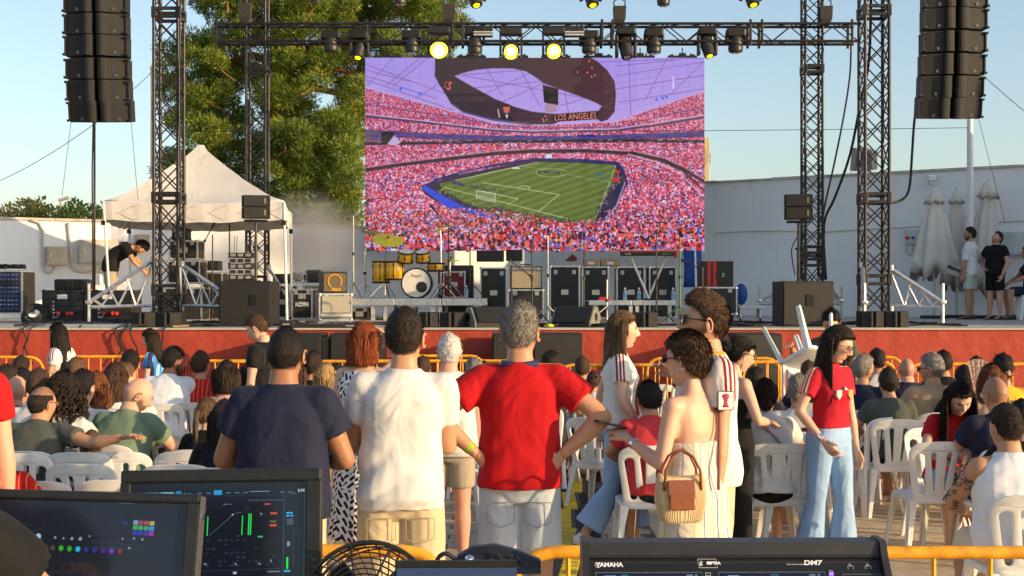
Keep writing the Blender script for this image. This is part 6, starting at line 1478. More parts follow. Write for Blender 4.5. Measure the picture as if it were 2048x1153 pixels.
def dress(k, hem=.28, neck=1.40, flare=.22, voxel=.014, straps=True, seed=3):
    t = TORSO_F; mb = MB(); tz = [r[0] for r in t]; rows = []; g = k.girth
    for z in [hem] + [a for a in (.45, .6, .8, .93, 1.0, 1.08, 1.17, 1.25, 1.32) if hem + .03 < a < neck - .02] + [neck]:
        if z < .93: f = (.93 - z) / max(.93 - hem, .5); w, d, yo = .18 + (flare - .18) * f, .14 + (flare * .8 - .14) * f, -.01
        else: w = np.interp(z, tz, [r[1] for r in t]) * g + .022; d = np.interp(z, tz, [r[2] for r in t]) * g + .024; yo = np.interp(z, tz, [r[3] for r in t])
        c, M = k.sp(z); n = 40; ring = []
        for i in range(n):
            a = 2 * PI * i / n; pl = 1 + .05 * math.sin(9 * a + seed) * max(0, (.95 - z)) * 1.6; ring.append(c + M @ Vector((w * pl * math.cos(a), d * pl * math.sin(a) + yo, 0)))
        rows.append(ring)
    mb.loft(rows); me = vox(mb, voxel, 2, 'dress'); return folds(me, .004, seed, .6)
def shoes(k, s):
    A = k.an[s]; mb = MB(); rings = []
    for y, w, h0, h1 in ((-.075, .030, -.085, -.01), (-.03, .040, -.088, .02), (.03, .042, -.088, -.005), (.09, .048, -.088, -.035), (.15, .046, -.086, -.05), (.195, .028, -.08, -.062)):
        rings.append([A + Vector((w * math.cos(a), y, (h0 + h1) / 2 + (h1 - h0) / 2 * math.sin(a))) for a in np.linspace(0, 2 * PI, 13)[:-1]])
    return mb.loft(rings).mesh('shoe', None, True)
# ---------------------------------------------------------------- skin, cloth and hair materials
def skin_mat(name, col, hairc, beard=0.0, scalp=0.0, lip=None):
    if name in MATS: return MATS[name]
    m, nt, b = node_mat(name); MATS[name] = m; c = srgb(col) if isinstance(col, str) else col
    v = mapping(nt); n = noise_n(nt, 14, 4, v); base = mixc(nt, n, tuple(x * .86 for x in c), tuple(min(1, x * 1.12) for x in c))
    at1 = nt.nodes.new('ShaderNodeVertexColor'); at1.layer_name = 'feat'; s1 = nt.nodes.new('ShaderNodeSeparateColor'); nt.links.new(at1.outputs[0], s1.inputs[0])
    at2 = nt.nodes.new('ShaderNodeVertexColor'); at2.layer_name = 'reg'; s2 = nt.nodes.new('ShaderNodeSeparateColor'); nt.links.new(at2.outputs[0], s2.inputs[0])
    lc = lip or (min(1, c[0] * .85), c[1] * .45, c[2] * .5); x = mixc(nt, math_n(nt, 'MULTIPLY', s1.outputs[0], .75), base, lc)
    grain = noise_n(nt, 260, 2, v)
    if scalp: x = mixc(nt, math_n(nt, 'MULTIPLY', s1.outputs[2], math_n(nt, 'MULTIPLY', scalp, math_n(nt, 'ADD', .6, math_n(nt, 'MULTIPLY', grain, .7)))), x, tuple(hairc))
    if beard: x = mixc(nt, math_n(nt, 'MULTIPLY', s2.outputs[0], math_n(nt, 'MULTIPLY', beard, math_n(nt, 'ADD', .55, math_n(nt, 'MULTIPLY', grain, .8)))), x, tuple(hairc))
    x = mixc(nt, s1.outputs[1], x, tuple(h * .8 for h in hairc)); x = mixc(nt, s2.outputs[1], x, (.62, .58, .55)); x = mixc(nt, s2.outputs[2], x, (.03, .018, .01))
    nt.links.new(x, b.inputs['Base Color']); b.inputs['Roughness'].default_value = .5; b.inputs['Specular IOR Level'].default_value = .4
    b.inputs['Subsurface Weight'].default_value = .12; b.inputs['Subsurface Radius'].default_value = (.02, .008, .004); b.inputs['Subsurface Scale'].default_value = .4
    bump_n(nt, b, noise_n(nt, 120, 3, v), .08, .005); return m
SK = {'fair': (.62, .36, .25), 'tan': (.50, .26, .15), 'brown': (.34, .155, .08), 'pink': (.62, .31, .22), 'olive': (.44, .23, .13)}
HC_ = {'black': (.012, .009, .008), 'dark': (.025, .016, .011), 'brown': (.06, .032, .018), 'auburn': (.14, .045, .018), 'red': (.22, .05, .015), 'blond': (.38, .24, .10), 'grey': (.20, .18, .16), 'white': (.62, .59, .55), 'lbrown': (.11, .065, .035), 'maroon': (.10, .012, .012)}
def hair_mat(name):
    n_ = 'hair_' + name
    if n_ in MATS: return MATS[n_]
    m, nt, b = node_mat(n_); MATS[n_] = m; c = HC_[name]; v = mapping(nt, (1, 1, .12)); f = noise_n(nt, 160, 3, v, .7)
    nt.links.new(ramp(nt, f, [(.32, tuple(x * .5 for x in c)), (.52, c), (.7, tuple(min(1, x * 1.9 + .004) for x in c))]), b.inputs['Base Color']); b.inputs['Roughness'].default_value = .6; b.inputs['Specular IOR Level'].default_value = .22
    bump_n(nt, b, f, .8, .012); return m
def cloth(name, col, kind='plain', **kw):
    """woven cloth; patterns are printed or dyed: stripes, strokes, jersey shoulder stripes"""
    if name in MATS: return MATS[name]
    m, nt, b = node_mat(name); MATS[name] = m; c = srgb(col) if isinstance(col, str) else tuple(col); v = mapping(nt)
    n = noise_n(nt, 3.5, 5, v); x = mixc(nt, n, tuple(a * .9 for a in c), tuple(min(1, a * 1.08) for a in c))
    sp = nt.nodes.new('ShaderNodeSeparateXYZ'); nt.links.new(v, sp.inputs[0]); X_, Y_, Z_ = sp.outputs
    ax = math_n(nt, 'ABSOLUTE', X_)
    def rng(val, lo, hi):
        return math_n(nt, 'MULTIPLY', math_n(nt, 'GREATER_THAN', val, lo), math_n(nt, 'LESS_THAN', val, hi))
    if kind == 'jersey':          # three stripes along the shoulder, coloured cuff and neck
        s = kw.get('stripe', (.25, .015, .04)); y0 = kw.get('y0', -.01); zlo = kw.get('zlo', 1.2); off = kw.get('off', 0)
        ms = None
        for i in (-1, 0, 1):
            k_ = rng(Y_, y0 + i * .024 - .0065, y0 + i * .024 + .0065); ms = k_ if ms is None else math_n(nt, 'MAXIMUM', ms, k_)
        ms = math_n(nt, 'MULTIPLY', ms, math_n(nt, 'MULTIPLY', math_n(nt, 'GREATER_THAN', ax, .075), math_n(nt, 'GREATER_THAN', math_n(nt, 'ADD', Z_, math_n(nt, 'MULTIPLY', ax, .95)), zlo + kw.get('sl', .205))))
        x = mixc(nt, ms, x, s)
        if 'neck' in kw: x = mixc(nt, math_n(nt, 'MULTIPLY', math_n(nt, 'LESS_THAN', ax, .085), math_n(nt, 'GREATER_THAN', Z_, kw.get('zneck', 1.447))), x, kw['neck'])
        if 'cuff' in kw: x = mixc(nt, math_n(nt, 'MULTIPLY', math_n(nt, 'GREATER_THAN', ax, .165), rng(Z_, kw['cz'], kw['cz'] + .028)), x, kw['cuff'])
        if 'cuff2' in kw: x = mixc(nt, math_n(nt, 'MULTIPLY', math_n(nt, 'GREATER_THAN', ax, .165), rng(Z_, kw['cz'] - .03, kw['cz'])), x, kw['cuff2'])
    elif kind == 'strokes':       # short bold black brush strokes on white
        cell = .062; vv = nt.nodes.new('ShaderNodeCombineXYZ'); ang = math_n(nt, 'ARCTAN2', X_, Y_)
        nt.links.new(math_n(nt, 'MULTIPLY', ang, .17), vv.inputs[0]); nt.links.new(Z_, vv.inputs[1])
        def layer(seed, a):
            mp = nt.nodes.new('ShaderNodeMapping'); mp.inputs['Rotation'].default_value = (0, 0, a); mp.inputs['Location'].default_value = (seed, seed * .7, 0); nt.links.new(vv.outputs[0], mp.inputs[0])
            s2 = nt.nodes.new('ShaderNodeSeparateXYZ'); nt.links.new(mp.outputs[0], s2.inputs[0])
            row = math_n(nt, 'FLOOR', math_n(nt, 'DIVIDE', s2.outputs[1], .034)); xo = math_n(nt, 'ADD', s2.outputs[0], math_n(nt, 'MULTIPLY', row, .041))
            fx = math_n(nt, 'FRACT', math_n(nt, 'DIVIDE', math_n(nt, 'ADD', xo, math_n(nt, 'MULTIPLY', noise_n(nt, 22, 2, v), .03)), .085)); fy = math_n(nt, 'FRACT', math_n(nt, 'DIVIDE', math_n(nt, 'ADD', s2.outputs[1], math_n(nt, 'MULTIPLY', noise_n(nt, 18, 2, v), .012)), .034))
            col_ = math_n(nt, 'FLOOR', math_n(nt, 'DIVIDE', xo, .085))
            return math_n(nt, 'MULTIPLY', math_n(nt, 'MULTIPLY', rng(fx, .15, .82), rng(fy, .2, .78)), 1.0)
        a1 = layer(.3, R(32)); a2 = layer(.7, R(-55)); sel = math_n(nt, 'GREATER_THAN', noise_n(nt, 9, 1, v), .5)
        x = mixc(nt, mixc(nt, sel, a1, a2) if 0 else math_n(nt, 'ADD', math_n(nt, 'MULTIPLY', a1, sel), math_n(nt, 'MULTIPLY', a2, math_n(nt, 'SUBTRACT', 1.0, sel))), x, (.012, .012, .018))
    elif kind == 'vstripes':      # thin coloured lines running down the dress
        ang = math_n(nt, 'ARCTAN2', X_, Y_)
        for (p_, w_, cc) in kw['lines']: x = mixc(nt, rng(ang, p_ - w_, p_ + w_), x, cc)
    elif kind == 'split':         # two colour jersey
        x = mixc(nt, math_n(nt, 'GREATER_THAN', math_n(nt, 'SINE', math_n(nt, 'MULTIPLY', X_, 60)), .2), x, kw['c2']); x = mixc(nt, rng(Y_, -.06, -.01), x, (.02, .03, .09))
    elif kind == 'pin':
        x = mixc(nt, math_n(nt, 'GREATER_THAN', math_n(nt, 'SINE', math_n(nt, 'MULTIPLY', X_, 150)), .93), x, kw['c2'])
    elif kind == 'denim':
        x = mixc(nt, math_n(nt, 'MULTIPLY', noise_n(nt, 4, 6, v, .6), .8), x, tuple(min(1, a * 1.7 + .04) for a in c)); x = mixc(nt, .25, x, mixc(nt, noise_n(nt, 400, 1, v), tuple(a * .6 for a in c), tuple(min(1, a * 1.6) for a in c)))
    nt.links.new(x, b.inputs['Base Color']); b.inputs['Roughness'].default_value = kw.get('rough', .82); b.inputs['Specular IOR Level'].default_value = .2; b.inputs['Sheen Weight'].default_value = .03
    h = math_n(nt, 'ADD', noise_n(nt, 3.6, 3, mapping(nt, (1, 1, .7)), .45, 1.0), math_n(nt, 'MULTIPLY', noise_n(nt, 300, 2, v), .003)); bump_n(nt, b, h, .8, .06); return m
# ---------------------------------------------------------------- hair
HAIR = {}
def hair_shell(style, hq=1, seed=0):
    key = (style, hq)
    if key in HAIR: return HAIR[key]
    nu, nv = (96, 60) if hq > 1 else ((56, 36) if hq else (32, 22)); d, fs = head_grid(nu, nv); p = head_pt(d, False); az = np.arctan2(p[:, 0], p[:, 1]); el = p[:, 2] / HCZ
    hl = hairline(az); T_ = {'short': (.020, .006), 'buzz': (.007, .003), 'fade': (.015, .0016), 'pixie': (.026, .016), 'long': (.014, .015), 'bob': (.018, .017), 'pulled': (.009, .008), 'curly': (.030, .028), 'thin': (.006, .005), 'sides': (.0, .007), 'quiff': (.017, .003), 'full': (.024, .014), 'kid': (.02, .014), 'curltop': (.034, .004)}[style]
    if style in ('bob', 'long'): hl = np.where(np.abs(az) > 1.2, np.minimum(hl, -.5), hl)
    if style == 'pixie': hl = np.where(np.abs(az) < 1.3, hl - .04, hl)
    if style in ('bob', 'curly'): hl = hl - .1
    top = sm(.1, .75, el); th = T_[1] + (T_[0] - T_[1]) * top
    if style == 'quiff': th = th + .013 * sm(.3, .8, el) * sm(1.2, 0, np.abs(az))
    if style == 'sides': th = np.where(el > .55, -.01, th) * 1.0; th = np.where((el > .1) & (np.abs(az) < 1.2), -.01, th)
    if style == 'thin': th = th * (1 - .9 * sm(.75, .95, el))
    m = sm(-.02, .07, el - hl)
    if style in ('short', 'fade', 'buzz', 'quiff', 'full'): m = sm(-.03, .16, el - hl)
    rgx = np.random.default_rng(seed + 5); a_ = {'curly': .008, 'curltop': .008, 'short': .0035, 'buzz': .0008, 'full': .004, 'kid': .004, 'pixie': .0018, 'quiff': .002, 'pulled': .0012, 'fade': .0014}.get(style, .002)
    nzz = np.array([noise.noise(Vector((x * 55, y * 55, z * 30 + 3))) for x, y, z in p]) * a_ * 2 + rgx.normal(size=len(p)) * a_ * .35
    off = (th + nzz) * m - .010 * (1 - m); n_ = p / np.linalg.norm(p, axis=1)[:, None]; p = p + n_ * off[:, None]
    N = {0: 500, 1: 1600, 2: 5000}[hq]; L_ = {'buzz': .004, 'fade': .012, 'short': .016, 'quiff': .02, 'pixie': .03, 'full': .02, 'kid': .018, 'curltop': .02, 'pulled': .03, 'thin': .01, 'sides': .008}.get(style, .03); ok = np.where(m > .45)[0]
    i_ = rgx.choice(ok, N); b0 = p[i_] + rgx.normal(size=(N, 3)) * (.003 if hq > 1 else .005); nn = n_[i_]; fl = np.where(nn[:, 2:3] > .75, np.array([[0, .5, .2]]) if style in ('quiff', 'short', 'fade') else np.array([[0, -.9, -.2]]), np.array([[0, -.35, -1.]])); fl = fl - nn * (fl * nn).sum(1)[:, None]
    dr = fl * .8 + nn * (.32 if L_ < .025 else .12) + rgx.normal(size=(N, 3)) * ({'pulled': .04, 'pixie': .10, 'quiff': .12, 'full': .15, 'buzz': .15, 'fade': .15, 'bob': .05, 'long': .03, 'curltop': .7, 'curly': .6}.get(style, .2)); sd_ = np.cross(dr, nn); sd_ /= np.linalg.norm(sd_, axis=1)[:, None] + 1e-9; w_ = .0011 if hq > 1 else .0022; ll = L_ * rgx.uniform(.5, 1.2, N)[:, None]
    q = np.stack([b0 - sd_ * w_ - nn * .002, b0 + sd_ * w_ - nn * .002, b0 + dr * ll * .6 + sd_ * w_ * .7, b0 + dr * ll - nn * ll * .12], 1).reshape(-1, 3); k0 = len(p); p = np.concatenate([p, q]); fs = fs + [(k0 + 4 * j, k0 + 4 * j + 1, k0 + 4 * j + 2, k0 + 4 * j + 3) for j in range(N)]
    me = bpy.data.meshes.new('hair_' + style); me.from_pydata(p.tolist(), [], fs); me.shade_smooth(); me.update(); HAIR[key] = me; return me
def locks(style, L, seed, MH, n=110, hq=1):
    """strands grouped in tapering locks that leave the scalp and fall"""
    rnd = random.Random(seed); mb = MB(); g = MH.to_3x3().inverted() @ Vector((0, 0, -1)); g.normalize(); ns = 5 if hq else 4
    if not hq: n = int(n * .6)
    if style in ('long', 'wavy') and g.z < -.75:
        q = Vector((0, -.055, -.02)); pts = [q.copy()]
        for j in range(7): q = q + (g * .85 + Vector((0, -.28 if j < 2 else 0, 0))).normalized() * (L + .05) / 7; pts.append(q.copy())
        mb.tube(pts, [(.074, .045), (.078, .042), (.076, .034), (.074, .026), (.068, .022), (.058, .018), (.04, .014), (.015, .008)], 14, up=(1, 0, 0))
    if style in ('long', 'bob', 'wavy'):
        for i in range(n):
            s = rnd.choice((-1, 1)); az = s * rnd.uniform(1.72 if L < .4 else 1.5, 3.14); el0 = rnd.uniform(-.1, .75)
            d = np.array([[math.sin(az) * math.cos(el0), math.cos(az) * math.cos(el0), math.sin(el0)]]); p = Vector(head_pt(d, False)[0]); o = Vector((p.x, p.y, 0)).normalized()
            q = p * 1.06; pts = [q.copy()]; ln = L * rnd.uniform(.82, 1.0); N = 9; v = (o * .5 + g).normalized(); wv = rnd.uniform(0, 6)
            for j in range(N):
                st_ = (ln + .09 + .1 * el0) / N; f = (j + 1) / N
                v = (v * .45 + g * .75).normalized(); q = q + v * st_
                # keep outside the skull and neck
                if q.z > -.12:
                    rr = math.hypot(q.x, q.y); mn = .086 + .012 * abs(math.sin(az)); 
                    if rr < mn + .012: q.x *= (mn + .012) / max(rr, .01); q.y *= (mn + .012) / max(rr, .01)
                else:
                    if q.y > -.075 and abs(az) > 1.9: q.y -= .012
                amp = .012 if style == 'wavy' else .004; pts.append(q + Vector((amp * math.sin(wv + 9 * f), amp * math.cos(wv + 7 * f), 0)))
            w = rnd.uniform(.005, .012); mb.tube(pts, [(w * .8, w * .5)] + [(w, w * .5)] * (N - 3) + [(w * .8, w * .4), (w * .5, w * .3), (w * .12, w * .1)], ns)
    elif style == 'curly':
        for i in range(int(n * 1.5)):
            az = rnd.choice((-1, 1)) * rnd.uniform(.9, 3.14); el0 = rnd.uniform(-.3, 1.3); d = np.array([[math.sin(az) * math.cos(el0), math.cos(az) * math.cos(el0), math.sin(el0)]]); p = Vector(head_pt(d, False)[0]) * 1.25; o = p.normalized()
            ln = L * rnd.uniform(.3, 1) * (1 if el0 < .5 else .55); v = (o * .9 + g * .9).normalized(); N = 16; c = p.copy(); pts = []; ph = rnd.uniform(0, 6); a1 = v.orthogonal().normalized(); a2 = v.cross(a1)
            for j in range(N):
                c = c + (v * .4 + g * .6 * (j / N + .4)).normalized() * ln / N; pts.append(c + (a1 * math.cos(ph + j * 1.5) + a2 * math.sin(ph + j * 1.5)) * .013)
            mb.tube(pts, [.008] * (N - 2) + [.006, .003], 4)
    elif style == 'pony':
        b = Vector((0, -.105, .02))
        for i in range(46):
            q = b + Vector((rnd.uniform(-.012, .012), rnd.uniform(-.01, .01), rnd.uniform(-.012, .012))); pts = [Vector((0, -.075, .03)), q]; v = Vector((rnd.uniform(-.12, .12), -.7, .2)); ln = L * rnd.uniform(.75, 1)
            for j in range(8): v = (v * .6 + g * .7).normalized(); q = q + v * ln / 8; pts.append(q.copy())
            w = .010; mb.tube(pts, [w * .7, w, w, w * 1.1, w * 1.1, w, w, w * .8, w * .5, w * .15], 5)
    return mb
BUNS = {'bun': ((0, -.118, .03), .042), 'lowbun': ((0, -.10, -.045), .040), 'topbun': ((0, -.09, .075), .038)}
# ---------------------------------------------------------------- chair
def chair_back():
    cu = bpy.data.curves.new('cb', 'CURVE'); cu.dimensions = '2D'; cu.fill_mode = 'BOTH'; cu.extrude = .0065; cu.bevel_depth = .0035; cu.bevel_resolution = 1
    def spl(P):
        s = cu.splines.new('POLY'); s.points.add(len(P) - 1); s.use_cyclic_u = True
        for i, (x, y) in enumerate(P): s.points[i].co = (x, y, 0, 1)
    def dense(P, st=.02):
        o = []
        for i in range(len(P)):
            a, b = P[i], P[(i + 1) % len(P)]; n = max(1, int(math.hypot(b[0] - a[0], b[1] - a[1]) / st)); o += [(a[0] + (b[0] - a[0]) * j / n, a[1] + (b[1] - a[1]) * j / n) for j in range(n)]
        return o
    hw = lambda v: np.interp(v, [-.02, .12, .26, .34], [.172, .19, .213, .216])
    out = [(hw(v), v) for v in (-.02, .06, .12, .2, .26, .31)] + [(.216 * math.cos(a) ** .55, .31 + .095 * math.sin(a) ** .8) for a in np.linspace(.12, PI / 2 - .02, 9)]
    out = out + [(-x, y) for x, y in out[::-1]]; spl(dense(out))
    def slot(c0, c1, w0, w1, v0, v1, tilt=0):
        P = []
        for a in np.linspace(PI, 2 * PI, 7): P.append((c0 + w0 * math.cos(a), v0 + w0 * math.sin(a)))
        for a in np.linspace(0, PI, 9): P.append((c1 + w1 * math.cos(a), v1 + tilt * math.cos(a) + w1 * .9 * math.sin(a)))
        spl(dense(P))
    for s in (-1, 1):
        slot(s * .112, s * .146, .026, .038, .05, .292, 0); slot(s * .036, s * .056, .009, .024, .06, .315, 0)
    o = bpy.data.objects.new('cb', cu); COL.objects.link(o); dg = bpy.context.evaluated_depsgraph_get(); me = bpy.data.meshes.new_from_object(o.evaluated_get(dg)); bpy.data.objects.remove(o)
    bm = bmesh.new(); bm.from_mesh(me); bmesh.ops.remove_doubles(bm, verts=bm.verts[:], dist=.0004)
    bmesh.ops.triangulate(bm, faces=bm.faces[:]); le = [e for e in bm.edges if e.calc_length() > .05]; bmesh.ops.subdivide_edges(bm, edges=le, cuts=3)
    for v in bm.verts:
        x, z, t = v.co.x, v.co.y, v.co.z; y = -.205 - .26 * max(0, z) ** 1.15 + .75 * x * x - t * (1 - 0); v.co = Vector((x, y, .44 + z))
    bmesh.ops.recalc_face_normals(bm, faces=bm.faces[:]); bm.to_mesh(me); bm.free(); smooth_mesh(me, 40); me.materials.clear(); me.materials.append(M_WHT); me.name = 'chair_backrest'; return me
CB = chair_back()
b = MB(); sh = []
for z, gr in ((.405, -.004), (.425, .004), (.440, .0), (.446, -.012)):
    sh.append([Vector(((.205 + gr) * math.copysign(abs(math.cos(a)) ** .35, math.cos(a)) * (1 + .07 * math.sin(a)), .005 + (.215 + gr) * math.copysign(abs(math.sin(a)) ** .35, math.sin(a)), z)) for a in np.linspace(0, 2 * PI, 37)[:-1]])
b.loft(sh); CSEAT = b.mesh('chair_seat', M_WHT, 40)
def leg_bm(sx, sy):
    mb = MB()
    T0, B0 = Vector((sx * .170, sy * .185 + .0, .425)), Vector((sx * .235, sy * .255 + (.0), 0))
    rings = []
    for f in (0, .08, .3, .6, 1):
        c = T0.lerp(B0, f); w = np.interp(f, [0, .08, .3, 1], [.062, .052, .038, .025]); t_ = np.interp(f, [0, .3, 1], [.030, .026, .02]); rings.append([c + Vector((a * w, d_ * t_, 0)) for a, d_ in ((-.5, -.5), (.35, -.5), (.5, -.35), (.5, .5), (-.5, .5))])
    mb.loft(rings); rings = []
    for f in (0, .3, 1):
        c = T0.lerp(B0, f) + Vector((sx * np.interp(f, [0, 1], [.026, .010]), -sy * .02, 0)); t_ = np.interp(f, [0, .3, 1], [.055, .04, .028]); rings.append([c + Vector((a * .012, d_ * t_, 0)) for a, d_ in ((-.5, -.5), (.5, -.5), (.5, .5), (-.5, .5))])
    mb.loft(rings); return mb.mesh('chair_leg', M_WHT)
CLEG = [leg_bm(sx, sy) for sx in (-1, 1) for sy in (-1, 1)]
def chair(x, y, rz=0, label='', z=0, mark=None, tilt=None):
    t = thing('plastic_chair', label, 'chair', (x, y, z), rz, 'white plastic chairs of the audience')
    link('backrest', CB, t); link('seat', CSEAT, t)
    for m in CLEG: link('leg', m, t)
    if mark: text(mark, .026, mat('pen_ink', (.16, .18, .14), .7), t, (0, -.348, .815), (R(76), 0, 0), 'marking', ext=.0002)
    if tilt: t.rotation_euler = tilt
    return t
# ---------------------------------------------------------------- assembling a person
def get_template(sex, pose, head, girth, hq, garment, gkw):
    gk = tuple(sorted(gkw.items())); key = (sex, pose, head, round(girth, 2), hq, garment, gk)
    sk = (sex, pose, head, round(girth, 2))
    if sk not in TEMPL: TEMPL[sk] = skeleton(sex, pose, head, girth)
    k = TEMPL[sk]
    if garment != 'body': key = (sex, pose, round(girth, 2), hq, garment, gk)
    if key not in TEMPL:
        vx = .0095 if hq > 1 else (.013 if hq else .018)
        if garment == 'body': TEMPL[key] = body_mesh(k, hq, vx + .002)
        elif garment == 'tshirt': TEMPL[key] = tshirt(k, voxel=vx, **gkw)
        elif garment == 'legs': TEMPL[key] = legs(k, voxel=vx, **gkw)
        elif garment == 'dress': TEMPL[key] = dress(k, voxel=vx, **gkw)
        elif garment[:4] == 'shoe': TEMPL[key] = shoes(k, -1 if garment[4] == 'L' else 1)
    return TEMPL[key], k
def setm(o, m):
    if not o.data.materials: o.data.materials.append(None)
    o.material_slots[0].link = 'OBJECT'; o.material_slots[0].material = m; return o
def glasses(k, root, dark=False, col=(.02, .015, .012), up=0):
    b = MB(); M = k.MH; z0 = .008 + up; 
    for s in (-1, 1):
        ring = [Vector((s * .032 + .026 * math.cos(a), .101 - .006 * abs(math.cos(a)) * (1 if s * math.cos(a) > 0 else 0), z0 - .003 + .020 * math.sin(a))) for a in np.linspace(0, 2 * PI, 17)]
        b.tube([M @ p for p in ring], .0026 if dark else .0020, 5); b.tube([M @ Vector((s * .058, .095, z0 + .006)), M @ Vector((s * .079, .06, z0 + .006)), M @ Vector((s * .083, -.01, z0 + .004)), M @ Vector((s * .082, -.025, z0 - .012))], .0028 if dark else .002, 5)
    b.tube([M @ Vector((-.008, .106, z0 + .002)), M @ Vector((.008, .106, z0 + .002))], .0022, 5)
    g = b.build('glasses', mat('frame%d' % int(dark), col, .3), root)
    for s in (-1, 1):
        l = MB().add([M @ Vector((s * .032 + .0255 * math.cos(a), .101 - .006 * abs(math.cos(a)) * (1 if s * math.cos(a) > 0 else 0), z0 - .003 + .0195 * math.sin(a))) for a in np.linspace(0, 2 * PI, 17)[:-1]], [tuple(range(16))])
        l.build('lens', mat('dark_lens', (.015, .012, .01), .08, coat=.5) if dark else mat('clear_lens', (.9, .9, .9), .02, trans=.95), g)
PEOPLE = []
def person(label, x, y, z0=0, rz=0, k_=1.0, sex='M', pose='stand', head=(0, 0, 0), girth=1.0, hq=1, skin='tan', beard=0, scalp=0, hair=('short', 'dark'), top=None, bot=None, gl=None, shoe=None, group=None, dressed=None, buildup=None):
    me, sk = get_template(sex, pose, head, girth, hq, 'body', {})
    if not me.materials: me.materials.append(None)
    o = link('person', me, None, (x, y, z0), (0, 0, R(rz)), k_); tag(o, label, 'person', group)
    hc = HC_[hair[1]] if hair else HC_['dark']
    setm(o, skin_mat('skin_%s_%s_%s_%s' % (skin, hair[1] if hair else 'n', beard, scalp), SK[skin], hc, beard, scalp))
    if top:
        kind, m, kw = top; g, _ = get_template(sex, pose, head, girth, hq, kind, kw); q = link('dress' if kind == 'dress' else 'shirt', g, o); setm(q, m)
    if bot: m, kw = bot; g, _ = get_template(sex, pose, head, girth, hq, 'legs', kw); q = link('shorts' if kw.get('end', .5) <= 1 else 'trousers', g, o); setm(q, m)
    if shoe:
        for s in 'LR': g, _ = get_template(sex, pose, head, girth, hq, 'shoe' + s, {}); setm(link('shoe', g, o), shoe)
    if hair:
        st_ = hair[0]; hm = hair_mat(hair[1]); shell = {'long': 'long', 'wavy': 'long', 'bob': 'bob', 'curly': 'curly', 'pony': 'pulled', 'bun': 'pulled', 'lowbun': 'pulled', 'topbun': 'pulled'}.get(st_, st_)
        if st_ != 'bald':
            h = link('hair', hair_shell(shell, hq), o); h.matrix_local = sk.MH; setm(h, hm)
        if st_ in ('long', 'wavy', 'bob', 'curly', 'pony'):
            L = hair[2] if len(hair) > 2 else {'long': .42, 'wavy': .42, 'bob': .14, 'curly': .2, 'pony': .26}[st_]
            lk = locks(st_, L, len(label) * 7 + len(PEOPLE), sk.MH, (230 if st_ != 'curly' else 120) if hq else 100, hq).mesh('locks', None, True, False); q = link('hair_locks', lk, o); q.matrix_local = sk.MH; setm(q, hm)
        if st_ in BUNS:
            c, r = BUNS[st_]; bb = MB().ball(c, (r, r * .85, r * .9), 16, 10)
            for i in range(5): a = i * 1.3; bb.tube([Vector(c) + Vector((r * .85 * math.cos(a + u), -.01 + r * .5 * math.sin(u * 2), r * .8 * math.sin(a + u))) for u in np.linspace(0, 2.4, 8)], .011, 5)
            q = link('hair_bun', bb.mesh('bun', None, True), o); q.matrix_local = sk.MH; setm(q, hm)
        if st_ == 'pony': q = link('hair_tie', MB().ball((0, -.105, .02), (.022, .016, .02), 12, 8).mesh('tie', None, True), o); q.matrix_local = sk.MH; setm(q, mat('pink_tie', (.7, .3, .28), .7))
    if gl: glasses(sk, o, gl == 'dark')
    PEOPLE.append(o); return o, sk
# ================================================================ THE AUDIENCE
C_WHITE = cloth('white_tee', (.64, .63, .61)); C_WHITE2 = cloth('white_shirt', (.68, .70, .74)); C_BLACK = cloth('black_tee', (.009, .009, .010)); C_NAVY = cloth('navy_tee', (.014, .017, .042)); C_RED = cloth('red_jersey_plain', (.42, .008, .010))
C_CORAL = cloth('coral_polo', (.55, .045, .05)); C_GREEN = cloth('sage_tee', (.16, .23, .15)); C_DKG = cloth('charcoal_tee', (.07, .078, .065)); C_TAN = cloth('tan_shirt', (.42, .29, .17)); C_YELT = cloth('yellow_tee', (.7, .42, .03))
C_LINEN = cloth('white_linen', (.70, .70, .72)); C_CREAM = cloth('cream_trousers', (.62, .52, .38)); C_KHAKI = cloth('beige_chino', (.52, .42, .27)); C_KHAKI2 = cloth('grey_beige_shorts', (.34, .29, .22)); C_DKS = cloth('dark_shorts', (.02, .022, .035))
C_JEAN = cloth('blue_jeans', (.22, .34, .52), 'denim'); C_JEANG = cloth('grey_denim', (.36, .41, .47), 'denim'); C_MINT = cloth('pale_mint_shorts', (.45, .50, .47)); C_MAROON = cloth('dark_red_top', (.12, .01, .015))
WINE = (.22, .012, .03)
C_JW = cloth('white_jersey', (.68, .66, .62), 'jersey', stripe=WINE, neck=WINE, cuff=WINE, cuff2=(.6, .34, .06), cz=1.165, zlo=1.27)
C_JW2 = cloth('white_jersey_tall', (.66, .64, .60), 'jersey', stripe=WINE, neck=(.6, .34, .06), cuff=WINE, cuff2=(.6, .34, .06), cz=1.175, zlo=1.27, y0=-.035)
C_JR = cloth('red_jersey', (.42, .006, .010), 'jersey', stripe=(.62, .36, .08), zlo=1.22, y0=.0)
C_JG = cloth('red_jersey_cream', (.42, .010, .025), 'jersey', stripe=(.70, .55, .38), zlo=1.28, y0=-.01)
C_JS = cloth('red_jersey_seated', (.50, .01, .015), 'jersey', stripe=(.62, .36, .08), zlo=.86, y0=.03)
C_SPAIN = cloth('red_pinstripe', (.55, .012, .014), 'pin', c2=(.75, .3, .12)); C_BLUE = cloth('sky_blue_jersey', (.05, .24, .62), 'split', c2=(.30, .55, .80)); C_STROKE = cloth('brush_stroke_dress', (.74, .72, .70), 'strokes')
